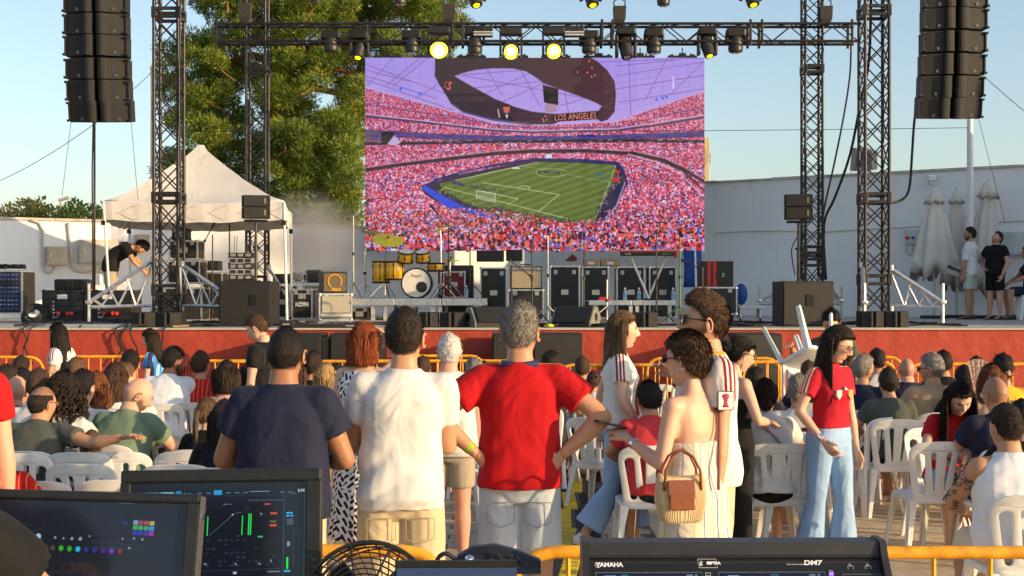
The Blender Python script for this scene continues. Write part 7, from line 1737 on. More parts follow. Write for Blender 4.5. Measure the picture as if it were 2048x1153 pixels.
DL = [(-2.3, .02, (.5, .45, .1)), (-2.6, .012, (.15, .1, .4)), (-2.9, .015, (.55, .5, .1)), (2.95, .012, (.05, .25, .2)), (3.03, .008, (.05, .25, .2)), (-3.08, .02, (.10, .08, .3)), (2.75, .03, (.36, .58, .56)), (2.64, .03, (.08, .12, .18)), (2.5, .06, (.36, .58, .56)), (2.36, .04, (.08, .12, .18)), (2.2, .06, (.36, .58, .56)), (1.55, .09, (.08, .12, .18)), (-1.9, .03, (.35, .3, .5)), (-1.5, .04, (.55, .5, .1)), (2.35, .02, (.5, .6, .2)), (1.2, .05, (.4, .62, .62))]
C_DRESS = cloth('striped_sundress', (.62, .59, .51), 'vstripes', lines=DL)
TEE = dict(hem=.87); TEE_S = dict(hem=.90, amp=.007); LOOSE = dict(hem=.85, fit=1.5, amp=.008)
SHORT = dict(end=.8); LONG = dict(end=1.9)
SHOE_W = mat('white_trainer', (.75, .74, .72), .5); SHOE_B = mat('black_shoe', (.02, .02, .022), .5)
SCR = 1.325
USED = []
def chlab(s):
    w = s.split()[:11]
    while w[-1] in ('the', 'a', 'in', 'of', 'with', 'to', 'and', 'by', 'at', 'over', 'from', 'right', 'left', 'his', 'behind', 'between'): w.pop()
    return 'white plastic chair under the ' + ' '.join(w)
def S(px, yc, label, top, hair, ct=None, sex='M', pose='sit', head=(0, 0, 0), skin='tan', girth=1.0, hq=0, rz=0, bot=None, beard=0, scalp=0, gl=None, Y=None, tank=False, mk=None, ch=True, tk=None, k=None, jersey=False, chl=None, dx=0, chrz=None, dressed=True, shoe=None):
    if Y is None: Y = F * 1.025 / (ct - HY) + .18 if ct else F * (HC - SCR + .02) / (yc - HY)
    crown = PZ(yc, Y); kk = (crown - .45) / (SCR - (.10 if pose in ('sit_fwd', 'sit_arm_r') else 0) - .45) if k is None else k
    tkw = dict(TEE_S); tkw.update(tk or {})
    if tank: tkw['tank'] = True
    p_, sk = person(label, PX(px, Y) , Y - (.03 if pose != 'sit_fwd' else .1), .45 * (1 - kk), rz, kk, sex, pose, head, girth, hq, skin, beard, scalp, hair, (top if isinstance(top, tuple) else ('tshirt', top, tkw)) if top else None, (bot or C_DKS, dict(end=.85)) , gl, shoe)
    if ch: chair(PX(px + dx, Y), Y, R(chrz if chrz is not None else rz), chlab(chl or label), mark=mk)
    return p_, sk
# ---- left block
S(40, 712, 'boy with dark cropped hair seated leftmost by the barrier', C_WHITE2, ('buzz', 'dark'), scalp=.7, skin='brown', Y=12.4)
S(10, 733, 'man with thick dark hair at the left edge in a red and white top', C_JW, ('short', 'dark'), head=(-25, 0, 0), scalp=.4)
S(40, 740, 'dark haired child between two men at the left edge', C_WHITE, ('kid', 'black'), Y=10.6)
S(74, 741, 'short haired boy in white behind the balding man', C_WHITE, ('short', 'brown'), scalp=.5, skin='tan')
S(26, 771, 'bald pink headed man in black at the left edge', C_BLACK, ('bald', 'dark'), skin='pink', girth=1.1, pose='sit_fwd', Y=9.9, k=.95)
S(66, 780, 'balding man in charcoal T-shirt stretching his arm over the chairs', C_DKG, ('sides', 'dark'), hq=1, pose='sit_arm_r', head=(-28, -5, 0), skin='tan', scalp=.55, girth=1.15, gl='clear', Y=8.7, k=.95)
S(124, 752, 'woman with dark curly hair in a white T-shirt', C_WHITE, ('curly', 'dark', .26), sex='F', hq=1, skin='tan')
S(162, 744, 'boy with dark hair in a white shirt with black collar', C_JW, ('full', 'black'), scalp=.3, head=(-12, 0, 0), skin='fair')
S(192, 745, 'woman with long auburn hair beside the boy in white', C_WHITE, ('long', 'auburn', .36), sex='F', Y=9.9)
S(228, 729, 'girl with straight brown shoulder length hair in white', C_WHITE, ('bob', 'brown', .20), sex='F', hq=1)
S(246, 728, 'light haired child leaning at the brown haired girl', C_WHITE, ('kid', 'lbrown'), head=(-30, 0, 0), skin='fair', Y=11.0)
S(259, 703, 'boy with jet black hair in a dark red shirt', C_SPAIN, ('kid', 'black'), Y=12.6)
S(150, 718, 'small boy with brown hair behind the walking girl in white', C_WHITE, ('kid', 'lbrown'), Y=12.2)
S(335, 712, 'broad bearded man in a plain white T-shirt looking right', C_WHITE2, ('short', 'black'), ct=806, hq=1, pose='sit_fwd', head=(-42, -14, 0), skin='brown', beard=.85, scalp=.5, girth=1.2, tk=dict(fit=1.4, amp=.008))
S(366, 709, 'woman with dark red hair behind the bearded man', C_WHITE2, ('long', 'maroon', .26), sex='F', Y=13.6)
S(400, 706, 'man with short brown hair in a red football shirt', C_SPAIN, ('short', 'brown'), scalp=.5, hq=1, head=(-15, 0, 0))
S(452, 724, 'woman with short dark hair and a thin black strap', ('dress', C_BLACK, dict(hem=.80, neck=1.24)), ('bob', 'dark', .05), sex='F', hq=1, skin='fair')
S(484, 738, 'person in white with a hand on the head behind the strap top woman', C_WHITE2, ('full', 'brown'), pose='sit_arm_chin', Y=12.5)
S(246, 781, 'bald bearded man in a sage green T-shirt looking down', C_GREEN, ('bald', 'dark'), hq=1, pose='sit_fwd', head=(-50, -28, 0), skin='fair', beard=.8, girth=1.2, rz=-12, Y=9.2, k=1.0)
S(414, 798, 'girl with a ponytail in a black T-shirt with script lettering', C_BLACK, ('pony', 'lbrown'), sex='F', hq=1, head=(-32, 0, 0), skin='fair', Y=8.9)
S(448, 801, 'woman with long brown hair half hidden by the navy T-shirt man', C_BLACK, ('long', 'dark', .3), sex='F', Y=8.0)
S(183, 906, 'small child whose brown hair shows between two chairs', C_DKG, ('bob', 'lbrown', .06), Y=8.75, k=.58, hq=0)
p_, k_ = person('man in a red T-shirt cut by the left edge of the photo', PX(-92, 6.2), 6.2, 0, 12, 1.04, 'M', 'stand', girth=1.1, hq=1, skin='fair', hair=('short', 'dark'), top=('tshirt', C_RED, TEE), bot=(C_DKS, SHORT))
S(-6, 868, 'child in a red and white striped top at the bottom left', C_SPAIN, ('kid', 'dark'), Y=7.0, k=.8)
# ---- centre, far
S(625, 707, 'man with dark hair seated right of the navy T-shirt man', C_BLACK, ('full', 'dark'), scalp=.4, head=(-10, 0, 0))
S(651, 729, 'blond woman between the navy and the white T-shirt men', C_DKG, ('bob', 'blond', .12), sex='F', Y=11.6)
S(672, 731, 'dark haired child beside the blond woman', C_BLACK, ('kid', 'dark'), Y=11.9)
S(948, 723, 'grey haired person left of the man in the red shirt', C_GREEN, ('curltop', 'grey'), Y=12.0, skin='fair')
S(968, 727, 'dark haired person in navy left of the red shirt shoulder', C_NAVY, ('full', 'dark'), Y=12.5)
S(1098, 709, 'curly dark haired woman behind the red shirt man', cloth('dotted_black', (.03, .03, .035)), ('curltop', 'black'), sex='F', rz=-20)
S(1187, 741, 'little girl in a white top behind the white jersey girl', C_WHITE, ('topbun', 'brown'), sex='F', Y=12.6, k=.78)
# ---- right block
S(1302, 787, 'man in a coral polo shirt seated leaning forward', C_CORAL, ('full', 'black'), ct=889, hq=1, pose='sit_fwd', head=(10, -10, 0), skin='tan', scalp=.5, girth=1.1, dx=-8)
S(1512, 735, 'boy with curly dark hair in black near the barrier', C_BLACK, ('curltop', 'dark'), Y=10.8, k=.9)
S(1428, 655, 'sun reddened man behind the bearded man', C_DKG, ('thin', 'dark'), skin='pink', Y=15.2, k=1.15, ch=False)
S(1441, 660, 'dark haired person just right of the bearded man', C_BLACK, ('full', 'black'), Y=15.0, k=1.14, ch=False)
bw, bk = S(1534, 778, 'woman with a low bun in a white T-shirt with a pink strap', C_WHITE, ('lowbun', 'dark'), ct=885, sex='F', hq=2, pose='sit_fwd', head=(-8, 4, 0), skin='tan', girth=1.12, mk='ASN 7', tk=dict(fit=1.6, amp=.008), dx=4, bot=C_BLACK)
pb_ = MB(); pb_.tube([bk.at(-.10, .04, 1.425), bk.at(-.095, -.07, 1.42), bk.at(-.04, -.130, 1.33), bk.at(.05, -.142, 1.22), bk.at(.14, -.130, 1.08)], [(.003, .022)] * 5, 8, up=(0, 1, 0)); pb_.build('bag_strap', mat('dusty_pink', (.42, .24, .24), .6), bw)
S(1594, 756, 'grey haired person in a white football shirt with a number', C_JW, ('curltop', 'grey'), Y=9.9, rz=-15)
S(1722, 712, 'grey haired man in a dark jacket turned to the right', C_NAVY, ('short', 'grey'), rz=-30, head=(-30, 0, 0), skin='tan', Y=11.8, beard=.4)
S(1756, 699, 'man with black hair and sunglasses in a white T-shirt', C_WHITE, ('fade', 'black'), scalp=.7, head=(15, 0, 0), gl='dark', skin='tan')
S(1778, 748, 'small dark haired child between the seated men', C_DKG, ('kid', 'dark'), Y=11.0, k=.9)
S(1815, 716, 'bald man in a navy T-shirt on the stacked chairs', C_NAVY, ('bald', 'dark'), ct=802, hq=1, skin='pink', scalp=.35, girth=1.25, head=(-8, 0, 0))
S(1866, 710, 'grey haired man with sunglasses in a tan shirt looking left', C_TAN, ('short', 'grey'), hq=1, head=(50, 0, 0), gl='dark', beard=.6, skin='tan', girth=1.15, scalp=.5, Y=11.6)
S(1888, 705, 'dark haired man just behind the tan shirt man', C_BLACK, ('full', 'black'), Y=13.4)
S(1984, 730, 'woman with long chestnut hair at the right', C_TAN, ('long', 'auburn', .3), sex='F', hq=1)
S(2008, 715, 'person with curly black hair in a yellow T-shirt', C_YELT, ('curltop', 'black'), head=(0, 0, 0))
S(1996, 753, 'bald man in navy seated at the right', C_NAVY, ('bald', 'dark'), skin='tan', scalp=.4, girth=1.1, hq=1, head=(12, -8, 0), gl='clear')
S(2046, 806, 'person in black cut by the right edge', C_BLACK, ('full', 'black'), Y=7.9)
tp, tk_ = S(2018, 812, 'man in a sleeveless white top with a tattooed arm', C_WHITE2, ('fade', 'dark'), ct=985, hq=2, pose='sit', head=(14, -4, 0), skin='olive', scalp=.8, girth=1.15, tank=True, tk=dict(tank=True, fit=1.6, amp=.009), dx=12, bot=C_CREAM, mk=None)
b = MB(); E_, S_, W_ = tk_.el[-1], tk_.sh[-1], tk_.wr[-1]; rr = random.Random(8)
for i in range(26):
    f = rr.uniform(.08, .98); c = S_.lerp(E_, f); d = (E_ - S_).normalized(); a0 = rr.uniform(0, 6.28); r_ = np.interp(f, [0, .3, 1], [.063, .060, .046]) * 1.09
    u = d.orthogonal().normalized(); w = d.cross(u); L_ = rr.uniform(.02, .05); pts = []
    for j in range(9):
        t_ = j / 8; a = a0 + (t_ - .5) * 1.3 * math.sin(3 * t_ + i); z = (t_ - .5) * L_ * 2 * math.cos(i + t_ * 2); pts.append(c + d * z + (u * math.cos(a) + w * math.sin(a)) * r_)
    b.tube(pts, [.0012] + [.0032] * 7 + [.0012], 4)
b.build('tattoo', mat('tattoo_ink', (.06, .045, .04), .6), tp)
pg, kg = S(1886, 792, 'young woman with long black hair bending forward to face the camera', C_JS, ('long', 'black', .44), sex='F', hq=2, pose='sit_fwd', rz=184, head=(0, -34, 4), skin='fair', Y=9.75, bot=C_JEAN, k=.96, ch=True, chrz=180)
# extra far heads along the barrier filling the last rows
fill = [(560, 715, 13, 'short', 'dark', C_BLACK, 'M'), (590, 722, 12.4, 'bob', 'brown', C_WHITE, 'F'), (1165, 716, 13.2, 'short', 'brown', C_WHITE, 'M'), (1218, 727, 12.8, 'kid', 'dark', C_CORAL, 'M'), (1618, 724, 12.6, 'short', 'brown', C_NAVY, 'M'), (1930, 735, 11.4, 'full', 'black', C_BLACK, 'M'), (1955, 716, 13.0, 'short', 'dark', C_CORAL, 'M'), (1690, 722, 12.8, 'bob', 'dark', C_DKG, 'F'), (1035, 716, 13.3, 'short', 'dark', C_NAVY, 'M'), (845, 716, 13.1, 'full', 'brown', C_RED, 'M')]
FL = ['man in black hidden behind the navy T-shirt man', 'woman in white hidden by the navy shirt shoulder', 'man in white seated behind the little girl in white', 'child in coral beside the white jersey girl', 'man in navy behind the raised chair', 'dark haired man in black right of the tan shirt man', 'man in coral by the barrier left of the chestnut haired woman', 'woman in charcoal behind the red jersey girl', 'man in navy hidden behind the red shirt man', 'person in red hidden behind the white T-shirt man']
for (px, yc, Y, h_, c_, t_, sx), lb in zip(fill, FL): S(px, yc, lb, t_, (h_, c_), sex=sx, Y=Y, skin='tan')
# ---- empty chairs
def EC(px, ytop, label, rz=0, mark=None, Y=None):
    Y = Y or F * 1.025 / (ytop - HY) + .33; return chair(PX(px, Y), Y, R(rz), label, mark=mark)
EC(72, 905, 'empty white chair at the left with three dark slots, before the charcoal man'); EC(90, 966, 'empty white chair lowest at the left behind the front monitor', 4); EC(192, 931, 'empty white chair with two narrow dark slots, third from the left edge', -3)
EC(256, 906, 'empty white chair marked ASN before the outstretched arm', 2, 'ASN'); EC(248, 881, 'empty white chair marked 6 under the outstretched hand', -2, '6'); EC(250, 963, 'empty white chair lowest behind the second monitor', 3); EC(345, 963, 'empty white chair lowest, right part behind the second monitor', -3)
EC(378, 874, 'empty white chair before the ponytail girl', 3); EC(398, 906, 'empty white chair left of the navy T-shirt man', -4); EC(372, 932, 'empty white chair left of the navy T-shirt man, nearest of two', 2); EC(122, 840, 'empty white chair before the curly haired woman', 2); EC(198, 823, 'empty white chair before the boy with black collar', -3)
EC(96, 857, 'empty white chair right of the balding man', 3); EC(955, 800, 'empty white chair left of the red shirt man', 10); EC(940, 842, 'white chair seen side on between the old man and the red shirt', 60); EC(1168, 799, 'empty white chair right of the red shirt man elbow', -12); EC(1205, 838, 'empty white chair behind the legs of the white jersey girl', -30)
EC(1308, 770, 'empty white chair behind the coral shirt man, top only', 0); EC(1488, 772, 'empty white chair behind the glasses woman', 10); EC(1602, 852, 'empty white chair between the bun woman and the red jersey girl', -8); EC(1722, 838, 'white chair turned sideways right of the red jersey girl', 35); EC(1745, 792, 'empty white chair behind the sideways chair', 8)
EC(1812, 806, 'upper white chair nested on the chair of the bald navy man', 0); EC(1856, 886, 'white chair marked 12 in front of the bending young woman', 2, '12'); EC(1965, 848, 'white chair in front of the bald navy man, nearer one', 6); EC(1962, 818, 'white chair in front of the bald navy man, further one', 3); EC(1932, 790, 'empty white chair right of the bending young woman', -6)
EC(1640, 800, 'empty white chair behind the red jersey girl', 8); EC(1560, 800, 'empty white chair behind the raised chair', -5); EC(2040, 850, 'white chair at the right edge', 0); EC(1130, 770, 'empty white chair far behind the red shirt man', 15); EC(1585, 890, 'white chair tucked right of the bun woman', -6)
# held up chair
t = chair(PX(1588, 13.2), 13.2, 0, 'white plastic chair carried upside down by the curly haired boy'); t.location = (PX(1596, 13.2), 13.25, 1.60); t.rotation_euler = (R(152), R(10), R(35))
# ---- standing people
person('young man in black in profile at the barrier', PX(526, 12.3), 12.3, 0, 70, .975, 'M', 'stand', (8, -24, 0), 1, 1, 'fair', 0, .5, ('short', 'brown'), ('tshirt', C_BLACK, TEE), (C_DKS, SHORT))
person('girl with long black hair walking left in a white jersey', PX(122, 14.4), 14.4, 0, 72, PZ(648, 14.4) / 1.72, 'F', 'walk2', (6, -10, 0), 1, 1, 'tan', 0, 0, ('long', 'black', .42), ('tshirt', C_JW, TEE), (C_JEAN, LONG))
person('girl with dark brown hair walking left in a sky blue jersey', PX(309, 14.6), 14.6, 0, 78, PZ(659, 14.6) / 1.72, 'F', 'walk2', (6, -16, 0), 1, 1, 'fair', 0, 0, ('long', 'dark', .26), ('tshirt', C_BLUE, TEE), (C_DKS, SHORT))
pn, kn = person('man in a navy T-shirt seen from behind', PX(566, 5.95), 5.95, 0, -3, 1.0, 'M', 'front', (5, -6, 0), 1.24, 2, 'brown', 0, .9, ('buzz', 'black'), ('tshirt', C_NAVY, dict(hem=.86, fit=1.15, amp=.016, ns=1.04)), (C_KHAKI, SHORT))
glasses(kn, pn, True)
pw, kw_ = person('man in a white T-shirt and beige shorts seen from behind', PX(802, 6.1), 6.1, 0, 4, 1.045, 'M', 'front_l', (-4, 2, 0), 1.0, 2, 'tan', 0, .85, ('fade', 'dark'), ('tshirt', C_WHITE, dict(hem=.84, fit=1.6, amp=.024, ns=1.0)), (C_KHAKI, dict(end=.86, w0=.106, w1=.105, amp=.014)))
pr, kr = person('man in a red shirt with hands on hips and denim shorts', PX(1040, 6.5), 6.5, 0, -2, 1.055, 'M', 'hips', (-6, 0, 0), 1.08, 2, 'tan', 0, .8, ('short', 'grey'), ('tshirt', C_JR, dict(hem=.87, fit=1.25, amp=.015, ns=1.06)), (C_JEANG, dict(end=.80, w0=.100, w1=.100, amp=.005)))
b = MB(); b.tube([kr.at(x, -.012 - .062 * math.cos(x * 9), 1.438 + .018 * abs(x) * 8) for x in np.linspace(-.085, .085, 9)], [(.02, .010)] * 9, 8); b.build('collar', mat('navy_collar', (.03, .03, .10), .7, var=.5, vscale=40), pr)
b = MB(); W_, E_ = kr.wr[-1], kr.el[-1]; d = (W_ - E_).normalized(); b.tube([W_ - d * .062, W_ - d * .03], .0315, 14).build('wristband', mat('lime_band', (.35, .5, .02), .5), pr)
# shorts details
for (pp, kk, zz, m_) in ((pw, kw_, .96, mat('pocket_seam', (.33, .26, .16), .9)), (pr, kr, .90, mat('denim_seam', (.18, .20, .23), .9))):
    for s in (-1, 1):
        c = Vector((s * .085, -.132 if pp is pr else -.136, kk.q['pel'] - .15)); w = .062
        MB().tube([c + Vector((-w, .012, .03)), c + Vector((w, .016, .03)), c + Vector((w, .020, -.06)), c + Vector((0, .006, -.085)), c + Vector((-w, .012, -.06)), c + Vector((-w, .012, .03))], .0022, 5).build('pocket', m_, pp)
person('woman with red hair in a black and white brush stroke dress', PX(728, 8.7), 8.7, 0, -14, PZ(650, 8.7) / 1.715, 'F', 'shade_r', (-10, 4, 0), 1.12, 2, 'fair', 0, 0, ('bob', 'red', .06), ('dress', C_STROKE, dict(hem=.26, flare=.24)), None, None, SHOE_W)
person('white haired old man in a white shirt and beige shorts', PX(898, 8.9), 8.9, 0, -6, PZ(674, 8.9) / 1.715, 'M', 'stand', (12, 0, 0), 1.2, 1, 'pink', 0, 0, ('short', 'white'), ('tshirt', C_WHITE, dict(hem=.84, fit=1.5, amp=.008)), (C_KHAKI2, dict(end=.7)), None, SHOE_B)
pf, kf = person('girl with long hair in a white jersey and jeans walking right', PX(1236, 9.5), 9.5, 0, -88, PZ(626, 9.5) / 1.72, 'F', 'walk', (-4, 0, 0), .98, 2, 'fair', 0, 0, ('long', 'lbrown', .50), ('tshirt', C_JW, dict(hem=.90, fit=1.3)), (C_JEAN, dict(end=1.82, w0=.098, w1=.085, flare=.045, amp=.010)), None, SHOE_W)
b = MB(); b.ball(kf.MH @ Vector((.080, .0, -.045)), .010, 8, 6).build('earring', mat('gold', (.7, .45, .1), .25, .9), pf)
for s in (1,):
    d = (kf.wr[s] - kf.el[s]).normalized()
    for u in (.05, .065, .035): MB().tube([kf.wr[s] - d * u - d * .003, kf.wr[s] - d * u + d * .003], .030, 12).build('bracelet', M_RUB, pf)
pe, ke = person('tall bearded man in a white jersey with sunglasses facing left', PX(1414, 6.5), 6.5, 0, 98, PZ(579, 6.5) / 1.745, 'M', 'stand', (-10, 6, 0), 1.0, 2, 'tan', .75, .6, ('quiff', 'brown'), ('tshirt', C_JW2, dict(hem=.86, fit=1.4, amp=.008)), (C_KHAKI, dict(end=1.9, w0=.10, w1=.092)), 'dark')
q = MB().box(Vector((0, 0, 0)), (.003, .072, .085), bev=.001); S0, E0 = ke.sh[-1], ke.el[-1]; dd = (E0 - S0).normalized(); pc = S0.lerp(E0, .42) + Vector((-.079, 0, 0)); q = q.build('sleeve_badge', mat('badge_black', (.02, .02, .02), .5), pe); q.location = pc
q = MB().box((-.003, 0, 0), (.002, .064, .077)).build('badge_field', mat('badge_white', (.75, .74, .74), .6), pe); q.location = pc
g = MB(); g.lathe([(.016, -.028), (.012, -.02), (.007, -.004), (.010, .008), (.017, .018), (.014, .028), (.004, .031)], n=12); g.v = [(x * .15 - .005, y, z) for x, y, z in g.v]; q = g.build('badge_cup', mat('cup_red', (.35, .04, .06), .5), pe, True); q.location = pc
pd_, kd = person('woman with a brown pixie cut in a striped sundress holding a phone', PX(1386, 6.25), 6.25, 0, 42, PZ(669, 6.25) / 1.722, 'F', 'hold2', (16, 2, 0), 1.0, 2, 'fair', 0, 0, ('pixie', 'brown'), ('dress', C_DRESS, dict(hem=.12, neck=1.20, flare=.27)), None, 'dark')
for s in (-1, 1):
    MB().tube([kd.at(s * .085, .10, 1.19), kd.at(s * .098, .08, 1.32), kd.at(s * .090, -.012, 1.418)], .0035, 6).build('strap', C_DRESS, pd_, True)
MB().tube([kd.at(.11, .06, 1.36), kd.at(.100, -.02, 1.425), kd.at(.075, -.118, 1.33), kd.at(.03, -.142, 1.15), kd.at(-.02, -.175, .98)], [(.003, .009)] * 5, 6).build('bag_strap', mat('maroon_leather', (.12, .02, .02), .5), pd_)
b = MB().ball(kd.MH @ Vector((-.083, .0, -.035)), .006, 8, 6).build('earring', M_CHR, pd_); b = MB(); W_, E_ = kd.wr[-1], kd.el[-1]; d = (W_ - E_).normalized(); b.tube([W_ - d * .05, W_ - d * .035], .029, 12).build('wristwatch', M_CHR, pd_)
MW = Matrix.Translation(pd_.location) @ Matrix.Rotation(R(42), 4, 'Z') @ Matrix.Scale(pd_.scale[0], 4)
hp_ = MW @ (kd.wr[-1] + d * .10 + Vector((0, 0, .03))); t = thing('phone', 'black phone held flat in the hand of the sundress woman', 'phone', tuple(hp_), R(20))
MB().box((-.03, 0, 0), (.16, .075, .010), rot=Matrix.Rotation(R(14), 3, 'Y'), bev=.003).build('case', mat('phone_case', (.03, .035, .05), .35), t); MB().box((-.03, 0, .0065), (.15, .068, .001), rot=Matrix.Rotation(R(14), 3, 'Y')).build('glass', M_LENS, t)
# bag
bg_ = W(1361, 1000, 5.98); t = thing('handbag', 'ribbed cream handbag with a brown leather flap and handles', 'handbag', (bg_.x, bg_.y, bg_.z - .10), R(6))
b = MB(); rings = []
for z, w, d_ in ((0, .085, .045), (.012, .10, .055), (.10, .118, .065), (.17, .112, .05), (.205, .102, .028)):
    rings.append([Vector((w * math.copysign(abs(math.cos(a)) ** .7, math.cos(a)) * (1 + .012 * math.cos(a * 70)), d_ * math.copysign(abs(math.sin(a)) ** .7, math.sin(a)) * (1 + .025 * math.cos(a * 70)), z + (.02 * abs(math.cos(a)) ** 3 if z > .15 else 0))) for a in np.linspace(0, 2 * PI, 281)[:-1]])
b.loft(rings); b.build('body', mat('cream_ribbed', (.62, .46, .26), .8, bump=.2, bscale=200), t, 30)
M_LTH = mat('tan_leather', (.22, .065, .025), .5, bump=.1, var=.1)
MB().box((-.008, -.060, .155), (.125, .010, .085), rot=Matrix.Rotation(R(-12), 3, 'X'), bev=.004).box((-.008, -.072, .10), (.115, .010, .07), rot=Matrix.Rotation(R(-4), 3, 'X'), bev=.004).build('flap', M_LTH, t)
for dy, hh in ((-.05, .335), (.03, .325)):
    MB().tube([(-.085, dy * .9, .15), (-.08, dy, .24), (-.05, dy * .8, .30), (0, dy * .7, hh), (.05, dy * .8, .30), (.08, dy, .24), (.085, dy * .9, .15)], .0065, 8).build('handle', M_LTH, t, True)
person('woman in glasses with black hair in a bun and a black top', PX(1466, 8.9), 8.9, 0, -66, PZ(677, 8.9) / 1.71, 'F', 'front', (-8, -14, 0), 1.1, 2, 'fair', 0, 0, ('bun', 'black'), ('dress', C_BLACK, dict(hem=.82, neck=1.27)), (C_BLACK, LONG), 'clear')
pj, kj = person('girl with long dark hair and glasses in a red jersey and jeans', PX(1660, 8.9), 8.9, 0, -146, PZ(651, 8.9) / 1.72, 'F', 'walk2', (22, -20, 0), .98, 2, 'fair', 0, 0, ('long', 'dark', .34), ('tshirt', C_JG, dict(hem=1.0, fit=.8)), (C_JEAN, dict(end=1.9, w0=.094, w1=.080, flare=.045, top=1.04, amp=.009)), 'clear')
MB().tube([kj.at(-.1, .128, 1.29), kj.at(-.072, .130, 1.29), kj.at(-.07, .130, 1.265), kj.at(-.085, .130, 1.25), kj.at(-.1, .128, 1.265), kj.at(-.1, .128, 1.29)], .006, 5)
for nm, x0, m_ in (('crest', -.055, mat('crest_gold', (.6, .3, .1), .6)), ('shield', .060, mat('shield_white', (.65, .55, .5), .6))):
    P_ = [(-.024, .03), (.024, .03), (.024, -.008), (0, -.034), (-.024, -.008)]; rr_ = [[kj.at(x0 + a, dy, 1.245 + c) for a, c in P_] for dy in (.110, .1405)]; MB().loft(rr_).build(nm, m_, pj)
for j in range(3):
    rr_ = [[kj.at(-.002 + a, dy, 1.275 + c) for a, c in ((-.018 + j * .012, 0), (-.009 + j * .012, 0), (-.004 + j * .009, .008 + j * .008), (-.012 + j * .009, .006 + j * .008))] for dy in (.12, .1475)]; MB().loft(rr_).build('stripe_mark', mat('shield_white', (.65, .55, .5), .6), pj)
b = MB(); W_, E_ = kj.wr[1], kj.el[1]; d = (W_ - E_).normalized(); b.tube([W_ - d * .05, W_ - d * .02], .026, 12).build('wristwatch', M_CHR, pj)
POSES['reach'] = dict(lean=3, R=((.30, .38, .41), (1, .2, -.8), 1.0), L=((-.2, .1, -.05), (-1, -.4, 0), .4))
person('boy with curly black hair lifting a chair by its leg', PX(1668, 13.6), 13.6, 0, 140, PZ(619, 13.6) / 1.735, 'M', 'reach', (15, -22, 0), 1, 1, 'tan', 0, .6, ('curltop', 'black'), ('tshirt', C_DKG, TEE), (C_DKS, SHORT))
# on the stage
person('man in a white linen shirt and pale shorts standing on the stage', PX(1940, 23.9), 23.9, ST, 52, (PZ(456, 23.9) - ST) / 1.72, 'M', 'pocket', (20, 8, 0), 1, 1, 'olive', .8, .5, ('short', 'dark'), ('tshirt', C_LINEN, dict(hem=.82, sleeve=.95, fit=1.3)), (C_MINT, dict(end=.8)), None, mat('brown_sandal', (.08, .04, .03), .6))
person('man in a black T-shirt and black shorts looking up on the stage', PX(1990, 23.7), 23.7, ST, 128, (PZ(465, 23.7) - ST) / 1.70, 'M', 'akimbo_r', (-20, 32, 0), 1.12, 1, 'pink', .5, .5, ('short', 'dark'), ('tshirt', C_BLACK, TEE), (C_BLACK, SHORT), None, SHOE_B)
person('stage hand in black bending over the amplifier racks', PX(222, 22.3), 22.3, ST, -82, 1.0, 'M', 'bend2', (0, -10, 0), 1.1, 1, 'tan', .3, .5, ('full', 'black'), ('tshirt', C_BLACK, dict(hem=.84)), (C_KHAKI2, LONG))
Y = 23.6; p_, k_ = person('person seated on the stage at the right edge with dark shorts', PX(2062, Y), Y, ST + .0, 84, 1.0, 'M', 'sit', (0, 0, 0), 1, 0, 'tan', 0, .5, ('short', 'dark'), ('tshirt', C_NAVY, TEE_S), (C_DKS, dict(end=.85)), None, SHOE_B)
chair(PX(2062, Y), Y, R(84), 'white plastic chair on the stage at the right edge', z=ST)
# sound engineer's arm at the bottom left
POSES['mix'] = dict(lean=4, R=((.34, .36, .12), (1, -.6, -.5), .45), L=((-.2, .3, .12), (-1, -.3, 0), .5))
person('sound engineer in black whose arm enters at the bottom left', -1.30, 2.62, -.02, 8, 1.03, 'M', 'mix', (0, -10, 0), 1.1, 1, 'tan', 0, .5, ('short', 'dark'), ('tshirt', C_BLACK, dict(hem=.86, sleeve=.62, ns=1.15)), (C_DKS, LONG))
# writing on clothes
ps = [o for o in PEOPLE if 'ponytail' in o['label']][0]; text('Unique', .085, mat('white_print', (.7, .7, .7), .7), ps, (.02, -.150, .80), (R(90), 0, 0), shear=.3)
pt = [o for o in PEOPLE if 'with a number' in o['label']][0]; text('10', .24, mat('wine_print', WINE, .7), pt, (.0, -.160, .83), (R(90), 0, 0), bold=.006)
# fan of patterned fabric held up at the right, drink and odds
p0 = W(1955, 765, 11.2); t = thing('hand_fan', 'tall patterned folding fan held up left of the chestnut haired woman', 'fan', tuple(p0)); b = MB()
for i in range(9): a = -.5 + i * .125; b.add([(0, 0, -.18), (.18 * math.sin(a), .004 * (i % 2), .2 * math.cos(a)), (.18 * math.sin(a + .12), .004 * ((i + 1) % 2), .2 * math.cos(a + .12))], [(0, 1, 2)])
o = b.build('leaf', mat('fan_print', (.30, .2, .16), .6, var=.9, vscale=60), t); o.modifiers.new('t', 'SOLIDIFY').thickness = .003
MB().tube([(0, 0, -.2), (0, 0, .0)], .008, 6).build('rib', M_BLK, t)
p0 = W(1607, 1068, F * 1.87 / (1068 - 589 + .001)); t = thing('drink_cup', 'clear plastic cup of dark cola on the ground', 'cup', (p0.x, p0.y, .035)); MB().lathe([(.03, 0), (.042, .115), (.040, .115), (.029, .004)], n=18).build('cup', mat('clear_plastic2', (.8, .8, .8), .15, trans=.85), t, 40); MB().lathe([(.028, .004), (.037, .085)], n=18).build('cola', mat('cola', (.03, .01, .005), .2), t)
